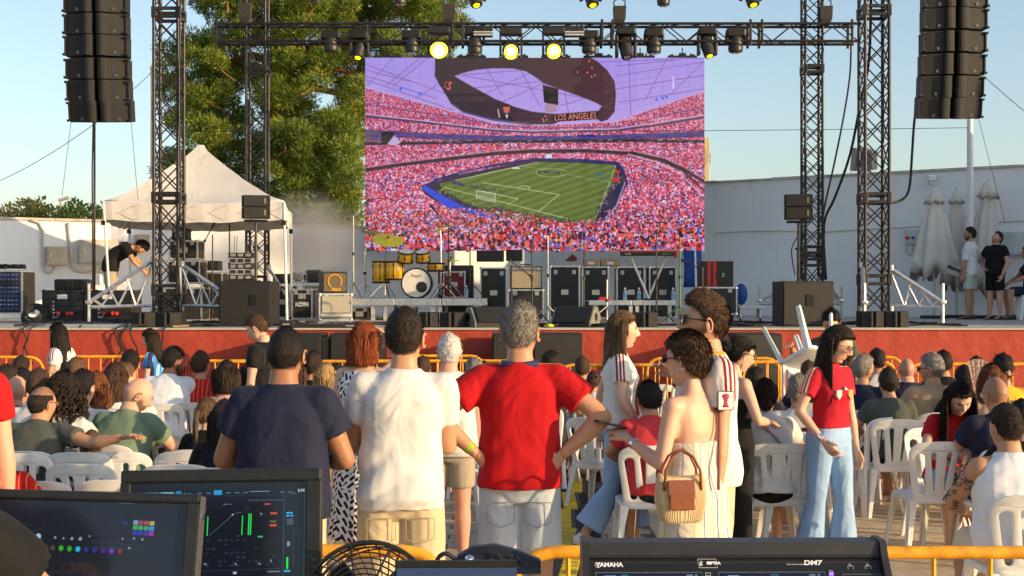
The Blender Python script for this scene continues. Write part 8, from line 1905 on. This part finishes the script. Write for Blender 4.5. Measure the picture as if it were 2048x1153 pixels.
# ================================================================ NEAR THE CAMERA
# cable ramp running towards the stage
M_RAMPY = mat('ramp_yellow', (.60, .42, .02), .6, var=.35, vscale=16, bump=.3, bscale=40); M_RAMPB = mat('ramp_black', (.045, .043, .04), .75, var=.4, vscale=20, bump=.3, bscale=60)
sd = MB().prism([(-.25, 0), (-.25, .01), (-.075, .052), (-.06, .052), (-.06, 0)], 0, .885, plane='XZ')
for i in range(11): sd.box((-.165, .04 + i * .08, .033), (.15, .012, .010), rot=Matrix.Rotation(R(-13.5), 3, 'Y'))
sdm = sd.mesh('ramp_side', M_RAMPB); sd2 = MB(); sd2.v = [(-x, y, z) for x, y, z in sd.v]; sd2.f = sd.f; sd2.m = sd.m; sdm2 = sd2.mesh('ramp_side', M_RAMPB)
ld = MB().box2((-.058, 0, .03), (.058, .885, .058), bev=.006)
for i in range(7): ld.box((0, .08 + i * .12, .060), (.09, .02, .006), bev=.002)
ldm = ld.mesh('ramp_lid', M_RAMPY); rr = random.Random(6); pos = ['at the console', 'second from the console', 'third from the console', 'fourth from the console', 'fifth from the console', 'sixth from the console', 'seventh from the console', 'eighth from the console', 'ninth from the console', 'farthest, at the barrier']
for i in range(10):
    y = 6.4 + i * .9; x = .40 + (y - 9.5) * .06 + .035 * math.sin(i * 1.3); t = thing('cable_ramp', 'yellow lidded black cable ramp section %s' % pos[i], 'cable ramp', (x, y, .032), -.06 + .05 * math.cos(i * 1.3), 'cable ramp sections in a row')
    link('side', sdm, t); link('side', sdm2, t); link('lid', ldm, t)
# near yellow barriers
def near_barrier(x0, x1, Y, top, label):
    return barrier(0, 0, Y, top, label, x0=x0, x1=x1, step=.16, r=.021, grp='yellow crowd barriers')
YB = 4.15
near_barrier(PX(905, YB) - 1.9, PX(905, YB), YB, PZ(1102, YB), 'near yellow barrier behind the monitors ending by the fan'); near_barrier(PX(1010, YB), PX(1010, YB) + 1.0, YB, PZ(1104, YB), 'near yellow barrier behind the mixing console'); near_barrier(PX(1640, YB + .03), PX(1640, YB) + 2.0, YB + .03, PZ(1109, YB), 'near yellow barrier at the right bottom')
M_BEZ = mat('monitor_bezel', (.016, .017, .018), .38, var=.2, vscale=12)
# ---- monitor with the equaliser page (behind) 
def monitor(name, label, Y, tl, tr, h, bez, m, th=.04, tiltback=-10, rz=0):
    A, B = W(*tl, Y), W(*tr, Y); w = (B - A).length; t = thing(name, label, 'monitor', ((A.x + B.x) / 2, Y, (A.z + B.z) / 2 - h)); roll = math.atan2(B.z - A.z, B.x - A.x)
    M = Matrix.Rotation(-roll, 3, 'Y') @ Matrix.Rotation(R(tiltback), 3, 'X'); t.rotation_euler = (M.to_euler())
    b = MB()
    b.box2((-w / 2, -.005, h - bez[0]), (w / 2, th, h), bev=.006); b.box2((-w / 2, -.005, 0), (w / 2, th, bez[2]), bev=.006); b.box2((-w / 2, -.005, bez[2] - .002), (-w / 2 + bez[1], th, h - bez[0] + .002), bev=.003); b.box2((w / 2 - bez[3], -.005, bez[2] - .002), (w / 2, th, h - bez[0] + .002), bev=.003)
    b.build('bezel', M_BEZ, t); MB().box2((-w / 2 + .012, .012, .012), (w / 2 - .012, th + .02, h - .012)).build('back_shell', M_BLK, t)
    x0, x1, z0, z1 = -w / 2 + bez[1] - .001, w / 2 - bez[3] + .001, bez[2] - .001, h - bez[0] + .001
    uv_quad('display', (x0, .008, z0), (x1, .008, z0), (x1, .008, z1), (x0, .008, z1), m, t); return t, w
rg = np.random.default_rng(9)
# screen B: image coordinates follow the photograph, 265..600 x 960..1290
p = Paint(255, 955, 352, 250, 2.4, (.016, .045, .085)); 
p.rect(255, 955, 352, 250, (.016, .045, .085)); p.rect(560, 984, 40, 200, (.022, .06, .10)); p.line([(561, 984), (561, 1200)], 1, (.2, .35, .45)); p.line([(602, 984), (602, 1200)], 1, (.15, .3, .4)); p.line([(262, 986), (604, 984)], .8, (.1, .2, .3))
p.rect(272, 976, 39, 7, (.07, .50, .66)); p.rect(314, 976, 27, 7, (.42, .66, .74)); p.rect(345, 974, 11, 8, (.05, .48, .68)); p.rect(421, 973, 16, 10, (.06, .52, .72))
for x in (361, 371, 388, 406, 446, 463, 480, 553, 568): p.rect(x, 978, 9 if x > 380 else 4, 2, (.28, .4, .5))
p.rect(492, 976, 40, 1.6, (.4, .5, .58)); p.words('LV1', 596, 976, 9, (.85, .92, .95), 0, .95); p.words('waves', 580, 981, 3.5, (.5, .6, .65))
for x in range(490, 556, 5): p.rect(x, 994, 3.2, 3, (.2, .3, .38))
p.rect(440, 1002, 8, 3, (.25, .38, .48)); p.rect(450, 1003, 7, 1.4, (.3, .4, .5)); GR = (.10, .80, .28)
p.line([(410, 1030), (409, 1070)], 2.2, GR); p.line([(479, 1029), (478, 1069)], 2.2, GR); p.line([(492, 1025), (491, 1069)], 2.6, GR); p.line([(496, 1025), (495, 1069)], 2.6, GR)
for x in (404, 407, 483, 486, 490): p.line([(x, 1008), (x - .5, 1022)], .8, (.15, .25, .33))
P_ = [(413, 1070), (430, 1054), (445, 1041), (459, 1026), (466, 1023), (478, 1021)]; p.line(P_, 1.0, (.34, .40, .42)); p.disc(459, 1026, 1.8, (.6, .7, .7)); p.rect(382, 1015, 12, 8, (.03, .12, .55))
for i in range(9): p.rect(382, 1027 + i * 8, 6 + (i * 3) % 5, 1.6, (.28, .36, .44))
def knob(x, y, r=5, a=.7): p.disc(x, y, r, (.10, .15, .2)); p.disc(x, y, r * .75, (.03, .05, .07)); p.line([(x, y), (x + r * math.sin(a), y + r * math.cos(a) * .8)], 1.2, (.75, .8, .85))
knob(517, 1027, 5, 3.6); knob(404, 1130, 5.5, 1.2); knob(465, 1130, 5.5, .8); knob(512, 1130, 5.5, .8); knob(537, 1128, 5.5, 3.2); knob(572, 1043, 4.5, 3)
for x, y, w_, h_, c_ in ((522, 1003, 12, 3, (.75, .25, .12)), (534, 1022, 14, 4.5, (.75, .22, .12)), (533, 1048, 14, 4, (.8, .25, .12)), (566, 1022, 13, 3.5, (.1, .6, .85)), (566, 1028, 6, 3.5, (.1, .6, .85)), (574, 1028, 6, 3.5, (.1, .6, .85)), (510, 1072, 10, 4, (.1, .65, .35)), (567, 1036, 14, 13, (.2, .26, .3)), (563, 1146, 12, 4, (.1, .6, .8)), (530, 1147, 26, 3, (.35, .42, .46)), (462, 1148, 7, 5, (.6, .68, .72)), (568, 1085, 6, 10, (.4, .5, .56))): p.rect(x, y, w_, h_, c_)
p.words('OSO', 540, 1042, 6.5, (.7, .5, .25), 0, .9)
for _ in range(70):
    x, y = rg.uniform(385, 556), rg.uniform(1072, 1140); 
    if rg.random() < .6: p.rect(round(x / 12) * 12, round(y / 9) * 9, rg.uniform(3, 7), 1.3, (.25, .34, .42), .8)
for i in range(20): p.rect(580, 1060 + i * 4, 2, .8, (.3, .4, .45)); p.rect(590 + (i % 2) * 2, 1056 + i * 4.5, 1.6, .7, (.3, .4, .45))
p.line([(569, 1120), (569, 1142)], 4, GR); p.line([(255, 1150), (560, 1142)], .8, (.15, .25, .33))
M_MB = screen_mat('equaliser_page', p.image('equaliser_page'), .75, .2)
YM = 3.35; sM = F / YM
tB, w = monitor('audio_monitor', 'large black touch monitor showing a sound equaliser page', YM, (233, 944), (641, 938), .36, (.034, .026, .03, .040), M_MB, .03, -9)
# screen A
YA = 2.9; p = Paint(-64, 1000, 414, 220, 2.4, (.030, .035, .045))
p.a[:] = np.array((.030, .042, .075)) + 0 * p.a
for i in range(7):
    y = 1012 + i * 14
    for j in range(12):
        if rg.random() < .75: p.rect(22 + j * 17 + rg.uniform(0, 3), y, rg.uniform(6, 13), 1.5, (.10, .12, .16), .8)
for i in range(4): p.line([(20, 1020 + i * 12), (215, 1024 + i * 12)], .6, (.09, .10, .13))
pal = [(.35, .45, .55), (.45, .16, .2), (.5, .2, .18), (.5, .5, .2), (.12, .5, .22), (.14, .48, .25), (.12, .46, .3), (.1, .45, .6), (.1, .12, .5), (.13, .12, .48), (.2, .1, .45), (.42, .12, .5)]
for i, c in enumerate(pal): p.rect(241 + (i % 4) * 11, 1032 + (i // 4) * 9 + (i % 4) * .3, 9.5, 7.5, c)
for i, c in enumerate([(.25, .1, .1), (.28, .14, .14), (.22, .16, .13), (.15, .5, .1), (.05, .5, .08), (.06, .55, .65), (.12, .1, .38), (.13, .11, .42), (.14, .1, .4), (.35, .1, .55), (.35, .08, .15)]): p.disc(49 + i * 17, 1083 + i * .4, 5.2, c, .9); p.disc(49 + i * 17, 1083 + i * .4, 2, tuple(min(1, v * 1.3) for v in c), .6)
p.disc(52, 1065, 5.5, (.5, .6, .66))
for x, y, r_ in ((86, 1066, 2.5), (103, 1067, 2), (120, 1067, 3), (137, 1067, 3.5), (155, 1062, 1.8), (222, 1065, 2), (245, 1064, 2.2), (262, 1065, 2.4), (237, 1081, 2.4)): p.disc(x, y, r_, (.5, .55, .58), .8)
p.rect(220, 1034, 9, 6, (.08, .1, .35))
for i in range(4): p.line([(160, 1070 + i * 4), (216 + (i % 2) * 50, 1071 + i * 4)], .7, (.16, .19, .24))
for i in range(8):
    for j in range(3): 
        if (i + j) % 4: x, y = 66 + i * 21, 1110 + j * 17; p.line([(x, y), (x + 18, y), (x + 18, y + 14), (x, y + 14), (x, y)], .7, (.15, .16, .19))
p.rect(121, 1108, 34, 16, (.22, .14, .08), .35)
p.rect(300, 1000, 3, 2, (.3, .35, .4)); p.rect(208, 1002, 30, 1.4, (.2, .25, .3))
for i in range(40): p.rect(rg.uniform(270, 345), rg.uniform(1020, 1200), rg.uniform(2, 7), .9, (.13, .17, .24), .6)
M_MA = screen_mat('lighting_page', p.image('lighting_page'), 1.0, .16, (.008, .010, .016))
tA, w = monitor('lighting_monitor', 'black touch monitor with rows of coloured dots at the bottom left', YA, (-90, 979), (380, 992), .33, (.022, .03, .03, .030), M_MA, .03, -12)
o_ = tA.location; ch = MB().box2((w / 2 + .0005, -.006, .0), (w / 2 + .004, .034, .325)); ch.build('edge_trim', mat('dull_silver', (.2, .19, .17), .35, .7), tA); MB().cyl((w / 2 + .005, .01, .28), .009, .004, 12, axis='X').build('screw', M_CHR, tA)
# stands below the monitors and console table
t = thing('desk', 'black equipment desk under the monitors and the console', 'table', (0, 3.0, 0)); MB().box2((-1.5, -.45, .86), (1.3, .75, .90), bev=.006).build('table_top', M_BLK, t)
for x in (-1.4, 1.2):
    for y in (-.4, .7): MB().tube([(x, y, .86), (x, y, .0)], .02, 8).build('leg', M_BLKM, t)
# ---- mixing console
YC = 3.35; s = F / YC; x0, x1 = PX(1163, YC), PX(1771, YC); w = x1 - x0; zt = PZ(1080, YC)
t = thing('mixing_console', 'black digital mixing console with hood and small screens at the bottom right', 'mixing console', ((x0 + x1) / 2, YC, PZ(1080, YC + .03) - .30), R(.6))
M_CON = mat('console_black', (.020, .021, .023), .42, var=.15, vscale=10, bump=.1, bscale=300); H = .30
MB().prism([(-.004, H), (-.012, H - .030), (-.018, H - .036), (.03, H - .038), (.06, H - .04), (.06, H)], -w / 2 + .018, w / 2 - .018, plane='YZ').build('hood', M_CON, t)
tilt = R(38); 
def pan(u, v, e=0):    # u along the width, v down the panel from the hood
    return Vector((u, -.012 - v * math.sin(tilt) - e * math.cos(tilt), H - .040 - v * math.cos(tilt) + e * math.sin(tilt) * 1))
MB().add([pan(-w / 2 + .018, 0), pan(w / 2 - .018, 0), pan(w / 2 - .018, .30), pan(-w / 2 + .018, .30)], [(0, 1, 2, 3)]).build('panel', mat('console_panel', (.012, .013, .015), .35), t)
for sx in (-1, 1):
    MB().prism([(.07, H + .004), (-.008, H + .004), (-.03, H - .034), (-.24, 0), (.07, 0)], sx * w / 2, sx * (w / 2 - .017), plane='YZ').build('side_cheek', M_CON, t)
MB().box2((-w / 2 + .02, -.02, .0), (w / 2 - .02, .06, H - .046)).build('body', M_CON, t)
rotp = (R(90) - tilt, 0, 0)
def lab(s_, px, v, size, m, **kw): return text(s_, size, m, t, pan(PX(px, YC) - (x0 + x1) / 2, v, .002), rotp, **kw)
M_LOGO = mat('white_logo', (.72, .74, .76), .5)
lab('YAMAHA', 1217, .018, .0165, M_LOGO, bold=.0006); lab('SEPTRA', 1424, .014, .0105, M_LOGO, bold=.0006); lab('DM7', 1621, .014, .018, M_LOGO, bold=.0006, xs=1.25, shear=.15); lab('DIGITAL MIXING CONSOLE', 1586, .018, .0035, M_LOGO)
u = PX(1194, YC) - (x0 + x1) / 2
b = MB().tube([pan(u + .007 * math.cos(a), .018 + .007 * math.sin(a), .001) for a in np.linspace(0, 2 * PI, 17)], .0008, 4)
for k_ in range(3): a = k_ * PI / 3; b.tube([pan(u - .0045 * math.cos(a), .018 - .0045 * math.sin(a), .001), pan(u + .0045 * math.cos(a), .018 + .0045 * math.sin(a), .001)], .0008, 4)
b.build('tuning_fork_logo', M_LOGO, t)
u = PX(1412, YC) - (x0 + x1) / 2; b = MB(); c_ = [(-.024, .002), (.024, .002), (.024, .026), (-.024, .026), (-.024, .002)]; b.tube([pan(u + a, v, .001) for a, v in c_], .0006, 4); b.build('badge_frame', M_LOGO, t)
b = MB()
for i in range(4): b.tube([pan(u - .021, .010 + i * .0035, .001), pan(u - .013, .008 + i * .0035, .001)], .0011, 4)
b.build('badge_mark', M_LOGO, t)
def screen_small(px0, px1, v0, v1, nm, pic):
    a, c = PX(px0, YC) - (x0 + x1) / 2, PX(px1, YC) - (x0 + x1) / 2
    b = MB().tube([pan(a - .003, v0 - .003, .001), pan(c + .003, v0 - .003, .001), pan(c + .003, v1, .001), pan(a - .003, v1, .001), pan(a - .003, v0 - .003, .001)], .0012, 4); b.build('screen_rim', mat('rim_grey', (.12, .14, .15), .4), t)
    uv_quad('display', pan(a, v1, .0015), pan(c, v1, .0015), pan(c, v0, .0015), pan(a, v0, .0015), pic, t)
for i, (a, c) in enumerate(((1191, 1397), (1434, 1640), (1680, 1752))):
    p = Paint(0, 0, 200 if i < 2 else 70, 120, 2.0, (.02, .06, .13)); p.rect(0, 0, 200, 4, (.03, .08, .16))
    if i < 2:
        bx = 48 if i == 0 else 100; p.line([(bx, 3), (bx + 11, 3), (bx + 11, 11), (bx, 11), (bx, 3)], .9, (.25, .7, .8)); p.rect(15, 4, 22, 1.5, (.5, .6, .7)); p.line([(35, 8.5), (190, 8.5)], .5, (.3, .4, .5))
        for j in range(16): p.rect(20 + j * 11, 12 + (j % 3), 5, 1.2, (.3, .42, .52), .8); p.rect(20 + j * 11, 20 + (j % 2) * 3, 4, 1, (.25, .36, .46), .8)
        p.rect(5, 14, 18, 6, (.03, .18, .6) if i == 0 else (.3, .06, .08), .9); p.line([(88, 14), (104, 14), (104, 20), (88, 20), (88, 14)], .6, (.2, .6, .75)) if i else p.rect(172, 11, 7, 3, (.1, .5, .7))
        for j in range(8): p.rect(8 + j * 24, 40, 20, 60, (.03, .09, .17)); p.rect(12 + j * 24, 50 + j * 3, 3, 45, (.1, .5, .3), .7)
        p.rect(172, 2.5, 12, 2, (.45, .55, .65)); p.rect(188, 2.5, 5, 2, (.45, .55, .65))
    else: p.words('+', 7, 7, 9, (.6, .7, .8)); p.disc(62, 6, 2, (.4, .7, .75)); p.words('20:48:27', 35, 18, 6, (.6, .7, .8))
    screen_small(a, c, .042 if i < 2 else .048, .20, 'display', screen_mat('console_page_%d' % i, p.image('console_page_%d' % i), .8, .15))
b = MB()
for px in (1695, 1730): uu = PX(px, YC) - (x0 + x1) / 2; b.tube([pan(uu - .006, .030, .001), pan(uu - .006, .022, .001), pan(uu + .008, .022, .001), pan(uu + .008, .030, .001)], .0007, 4)
uu = PX(1411, YC) - (x0 + x1) / 2; b.tube([pan(uu - .006, .048, .001), pan(uu - .006, .040, .001), pan(uu + .006, .040, .001), pan(uu + .006, .048, .001), pan(uu - .006, .048, .001)], .0007, 4); b.build('port_mark', M_LOGO, t)
uu = PX(1655, YC) - (x0 + x1) / 2; MB().box(pan(uu, .044, .002), (.011, .004, .008)).build('power_key', mat('violet_key', (.2, .1, .6), .4, emit=(.25, .12, .9), estr=1.0), t); lab('POWER', 1655, .036, .0028, M_LOGO); lab('TOUCH AND TURN', 1412, .056, .0026, M_LOGO); lab('USB 1', 1695, .018, .003, M_LOGO); lab('USB 2', 1730, .018, .003, M_LOGO)
# ---- fan
YF = 3.25; c = W(735, 1225, YF); t = thing('floor_fan', 'round black wire cage fan at the bottom centre left', 'fan', tuple(c), R(-8)); rad = 138 * YF / F
tb = Matrix.Rotation(R(-14), 3, 'X')
def fp(r, a, y): return tb @ Vector((r * math.cos(a), y, r * math.sin(a)))
for i in range(13):
    rr_ = rad * (i + 1) / 13; MB().tube([fp(rr_, a, -.055 + .05 * (rr_ / rad) ** 2.5) for a in np.linspace(0, 2 * PI, 49)], .0022 if i < 12 else .006, 5).build('cage_ring', M_BLK, t)
for i in range(10): a = i * PI / 5; MB().tube([fp(rad * f, a, -.055 + .05 * f ** 2.5) for f in (.1, .5, .8, 1)], .003, 5).build('cage_rib', M_BLK, t)
for y in (.03, .07, .11): MB().tube([fp(rad * (1 - y * .6), a, y) for a in np.linspace(0, 2 * PI, 49)], .0022, 5).build('rear_ring', M_BLK, t)
for i in range(36): a = i * PI / 18; MB().tube([fp(rad, a, -.005), fp(rad * .95, a, .08), fp(rad * .5, a, .14), fp(rad * .1, a, .15)], .0018, 4).build('rear_wire', M_BLK, t)
for i in range(4):
    a = i * PI / 2 + .5; q = MB(); q.add([fp(.03, a, .03), fp(.03, a + .6, .06), fp(rad * .55, a + .75, .09), fp(rad * .88, a + .55, .08), fp(rad * .86, a + .05, .03), fp(rad * .5, a - .1, .02)], [(0, 1, 2, 3, 4, 5)]); o = q.build('blade', mat('fan_blade', (.03, .03, .032), .4), t); o.modifiers.new('s', 'SOLIDIFY').thickness = .004
MB().tube([fp(0, 0, -.06), fp(0, 0, .10)], .045, 20).build('hub', M_BLK, t); MB().tube([fp(rad + .002, 0, 0), fp(rad, -.5, .05) * 1.05, Vector((rad * .8, .08, c.z * 0 - .22)), Vector((0.1, .1, .915 - c.z))], .012, 8).build('stand', M_BLK, t)
# ---- dark screen back, trackball unit
YD = 3.1; a, b_ = W(790, 1122, YD), W(1034, 1121, YD); t = thing('laptop_screen', 'dark blue laptop like screen at the bottom centre', 'screen', ((a.x + b_.x) / 2, YD, a.z - .26), R(1)); w = (b_ - a).x
MB().box2((-w / 2, 0, 0), (w / 2, .014, .26), bev=.004).build('lid', M_BEZ, t); MB().box2((-w / 2 + .004, -.003, .01), (w / 2 - .002, -.0005, .243)).build('display', mat('dark_blue_screen', (.02, .03, .055), .25, emit=(.04, .08, .16), estr=.35), t)
MB().box2((-w / 2, -.002, .245), (w / 2, -.0006, .26)).build('top_bezel', M_BEZ, t)
c = W(990, 1118, 3.45); t = thing('black_device', 'curved black plastic device with vents behind the dark screen', 'device', tuple(c)); rings = []
for x, hh in ((-.1, .012), (-.06, .035), (0, .042), (.06, .026), (.12, .0)): rings.append([Vector((x, .05 * math.cos(a), -.03 + (hh + .03) * math.sin(a) if math.sin(a) > 0 else -.03)) for a in np.linspace(0, 2 * PI, 17)[:-1]])
MB().loft(rings).build('shell', mat('gloss_black', (.02, .02, .023), .2), t, 60); MB().ball((-.065, -.04, .005), .014, 12, 8).build('ball', M_CHR, t)
for i in range(4): MB().box((-.01 + i * .025, -.045, .012 - i * .003), (.004, .006, .03), rot=Matrix.Rotation(.5 * (-1) ** i, 3, 'Y')).build('vent', M_BLK, t)
cable([c + Vector((-.10, -.02, 0)), c + Vector((-.13, -.03, .02)), c + Vector((-.155, -.02, -.01)), c + Vector((-.15, 0, -.1))], .006, 'black plug cable leading to the device behind the dark screen')
